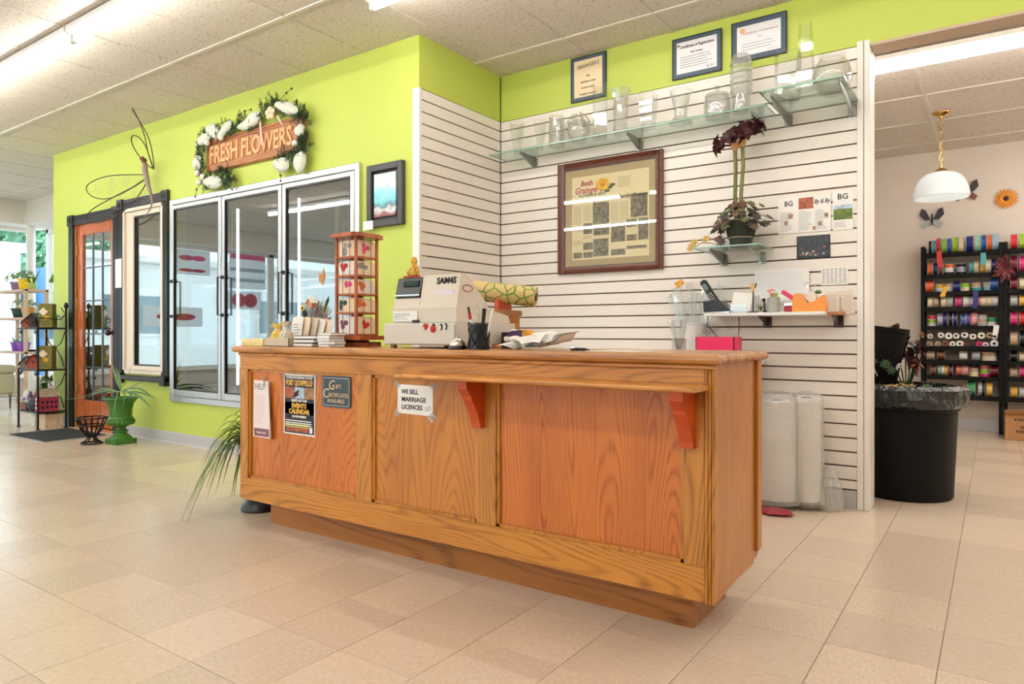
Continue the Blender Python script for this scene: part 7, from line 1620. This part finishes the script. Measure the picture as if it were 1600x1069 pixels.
# bow and trailing ribbons
bw = thing('dark_red_bow', 'dark red mesh bow hanging between the two ribbon racks', 'bow', (.05, 8.15, 1.45))
rn = random.Random(4)
for k in range(14):
    a = rn.uniform(0, 2*PI); L_ = rn.uniform(.06, .12); p = Vector((.05, 8.14, 1.60)); d_ = Vector((math.cos(a), -.2, math.sin(a)*1.2)); u = Vector((-math.sin(a), 0, math.cos(a)))
    MB().blade([p, p+d_*L_*.6+u*.02, p+d_*L_, p+d_*L_*.5-u*.02], .018, .001, (0, -1, .2)).build('ribbon_loop', mat('dark red mesh', (96, 14, 24), .5), bw)
for lab, col, pts in (('red ribbon end hanging from the top shelf of the left rack', 'red', [(1467, 392), (1468, 405), (1469, 418)]), ('teal ribbon end hanging from the top shelf of the left rack', 'teal', [(1536, 395), (1537, 404), (1536, 414)]), ('gold ribbon end hanging over the third highest shelf', 'gold', [(1478, 448), (1475, 456), (1472, 464)]), ('white ribbon end curling above the white-faced rolls', 'white', [(1557, 508), (1556, 518), (1554, 524)]), ('navy ribbon end hanging from the third highest shelf', 'navy', [(1524, 455), (1525, 468), (1523, 482)])):
    P_ = [W(px, py, RYF-.03) for px, py in pts]; tag(MB().add([(p[0]-.022, p[1], p[2]) for p in P_]+[(p[0]+.022, p[1], p[2]) for p in P_]+[(p[0]-.022, p[1]+.001, p[2]) for p in P_]+[(p[0]+.022, p[1]+.001, p[2]) for p in P_], [(0, 1, 4, 3), (1, 2, 5, 4), (6, 9, 10, 7), (7, 10, 11, 8)]).build('ribbon_end', M_rb[col]), lab, 'ribbon', 'loose ribbon ends')

# ---- cardboard box
q = (.06, 7.86)
cb = thing('cardboard_box', 'brown cardboard box with dark print under the right ribbon rack', 'box', (q[0]+.2, q[1]+.15, 0))
MB().bev(q[0], q[0]+.42, q[1], q[1]+.3, 0, .235, .003).build('carton', M_kraft, cb)
MB().box(q[0], q[0]+.42, -.001, .001, 0, .1, Matrix.Translation((0, q[1]+.01, .235)) @ Matrix.Rotation(R(60), 4, 'X')).build('flap', M_kraft, cb)
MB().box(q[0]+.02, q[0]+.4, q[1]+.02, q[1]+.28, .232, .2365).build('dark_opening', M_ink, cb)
text(cb, 'IF BOWED', q[0]+.14, q[1]-.001, .178, .03, M_ink, bold=.001); text(cb, 'SIDES', q[0]+.155, q[1]-.001, .11, .034, M_ink, bold=.001); text(cb, 'RISE FULL', q[0]+.155, q[1]-.001, .07, .034, M_ink, bold=.001)

# ---- grey shelf and white cabinet edge at the left of the work room
gs = thing('grey_work_shelf', 'small grey laminate shelf on the left of the rear room', 'shelf', (-.95, 7.3, .9))
MB().bev(-1.6, -.70, 7.1, 7.75, .93, .965, .006).build('shelf_top', mat('grey laminate', (142, 138, 130), .4, noise=.1, nscale=15), gs); MB().bev(-1.6, -.93, 6.85, 7.1, .945, .985, .006).build('shelf_front', mat('dark grey laminate', (104, 96, 90), .4), gs)
MB().bev(-1.6, -.96, 6.92, 7.7, 0, .93, .004).build('cabinet', M_wht, gs); MB().bev(-.96, -.84, 7.15, 7.6, .62, .93, .004).build('support_block', M_trimw, gs)

# ---- black bin with bag, full of cut stems
bxc, byc, br_ = -.47, 4.87, .285
bi = thing('black_bin', 'large black plastic bin lined with a black bag just inside the rear room', 'bin', (bxc, byc, 0))
M_bin = mat('black bin plastic', (8, 8, 8), .6, noise=.4, nscale=12, spec=.2)
MB().lathe([(.255, 0), (.262, .01), (.285, .52), (.30, .53), (.305, .56), (.3, .59), (.28, .59), (.262, .5), (.24, .02), (0, .02)], (bxc, byc, 0), 40).build('bin_body', M_bin, bi, smooth=True)
M_bag = mat('black bin bag', (22, 24, 28), .2, bump=1.0, bscale=26)
crumple([(.26, .45), (.265, .62), (.28, .668), (.305, .672), (.335, .65), (.345, .60), (.335, .56), (.325, .545), (.318, .56)], (bxc, byc, 0), 110, .022, 34, 6).build('bin_bag', M_bag, bi)
tag(crumple([(.0, .60), (.12, .62), (.22, .60), (.262, .56)], (bxc, byc, 0), 40, .05, 30, 8).build('waste_heap', mat('cut stem waste', (92, 84, 58), .9, noise=.7, nscale=50), bi), kind='stuff')
rn = random.Random(13)
for k in range(60):
    a = rn.uniform(0, 2*PI); r = rn.uniform(0, .24); p = Vector((bxc+r*math.cos(a), byc+r*math.sin(a), .615)); d_ = Vector((rn.gauss(0, .7), rn.gauss(0, .7), rn.uniform(.15, .6))); L_ = rn.uniform(.06, .16)
    MB().tube([p, p+d_*L_*.6, p+d_*L_+Vector((0, 0, -.01))], .003, 4).build('cut_stem', rn.choice([M_leaf, M_yl, M_leafd, M_pamp]), bi)
for k in range(16):
    a = rn.uniform(0, 2*PI); r = rn.uniform(0, .22); p = Vector((bxc+r*math.cos(a), byc+r*math.sin(a), .63)); star_leaf(bi, tuple(p+Vector((0, 0, .02))), .04, (rn.gauss(0, .5), -.5, 1), rn.choice([M_leafd, M_yl, M_beg[0]]), 'wilted_leaf')
wf = thing('wilted_bouquet', 'dark wilted bouquet with golden bloom sticking out of the bin', 'flowers', (-.5, 5.1, .62))
ZS = lambda z_: .62+(z_-.62)*2.1
for cx, cy, cz, r, m_ in [(-.44, 5.02, .72, .05, M_pet), (-.40, 5.04, .75, .04, M_pet), (-.475, 5.02, .76, .05, M_black), (-.53, 5.03, .78, .06, M_black), (-.58, 5.0, .76, .06, M_leafd), (-.42, 5.0, .69, .04, mat('rust bloom', (120, 54, 30), .6)), (-.385, 5.03, .785, .022, mat('golden bloom', (190, 140, 60), .6)), (-.38, 5.03, .73, .03, M_pet)]:
    cz = ZS(cz); r *= 1.6 if r > .03 else 1.1
    MB().tube([(-.47, 5.02, .6), (cx, cy, cz)], .004, 5).build('stem', M_leafd, wf)
    for k in range(16):
        v = Vector((rn.gauss(0, 1), rn.gauss(0, 1), rn.gauss(0, 1))).normalized()*r*.6; MB().blade([Vector((cx, cy, cz))-v*.2, Vector((cx, cy, cz))+v*.8+Vector((0, 0, r*.3)), Vector((cx, cy, cz))+v*1.6], r*.35).build('petal', m_, wf)

np_ = thing('nursery_pot', 'empty black plastic nursery pot standing in the bin beside the wall post', 'pot', (-.60, 4.98, .63))
Mx = Matrix.Translation((-.60, 4.98, .66)) @ Matrix.Rotation(R(8), 4, 'Y')
MB().lathe([(.075, 0), (.08, .01), (.1, .33), (.108, .335), (.108, .36), (.098, .36), (.095, .33), (.07, .02), (0, .02)], M=Mx, n=24).build('pot_body', M_bin, np_, smooth=True)
for k in range(10):
    a = rn.uniform(0, 2*PI); star_leaf(np_, (-.565+.05*math.cos(a), 4.93+.05*math.sin(a), .74+rn.random()*.1), .035, (.3, -1, .3), M_leafd if k % 3 else M_pamp, 'wilted_leaf')
convert_fonts()
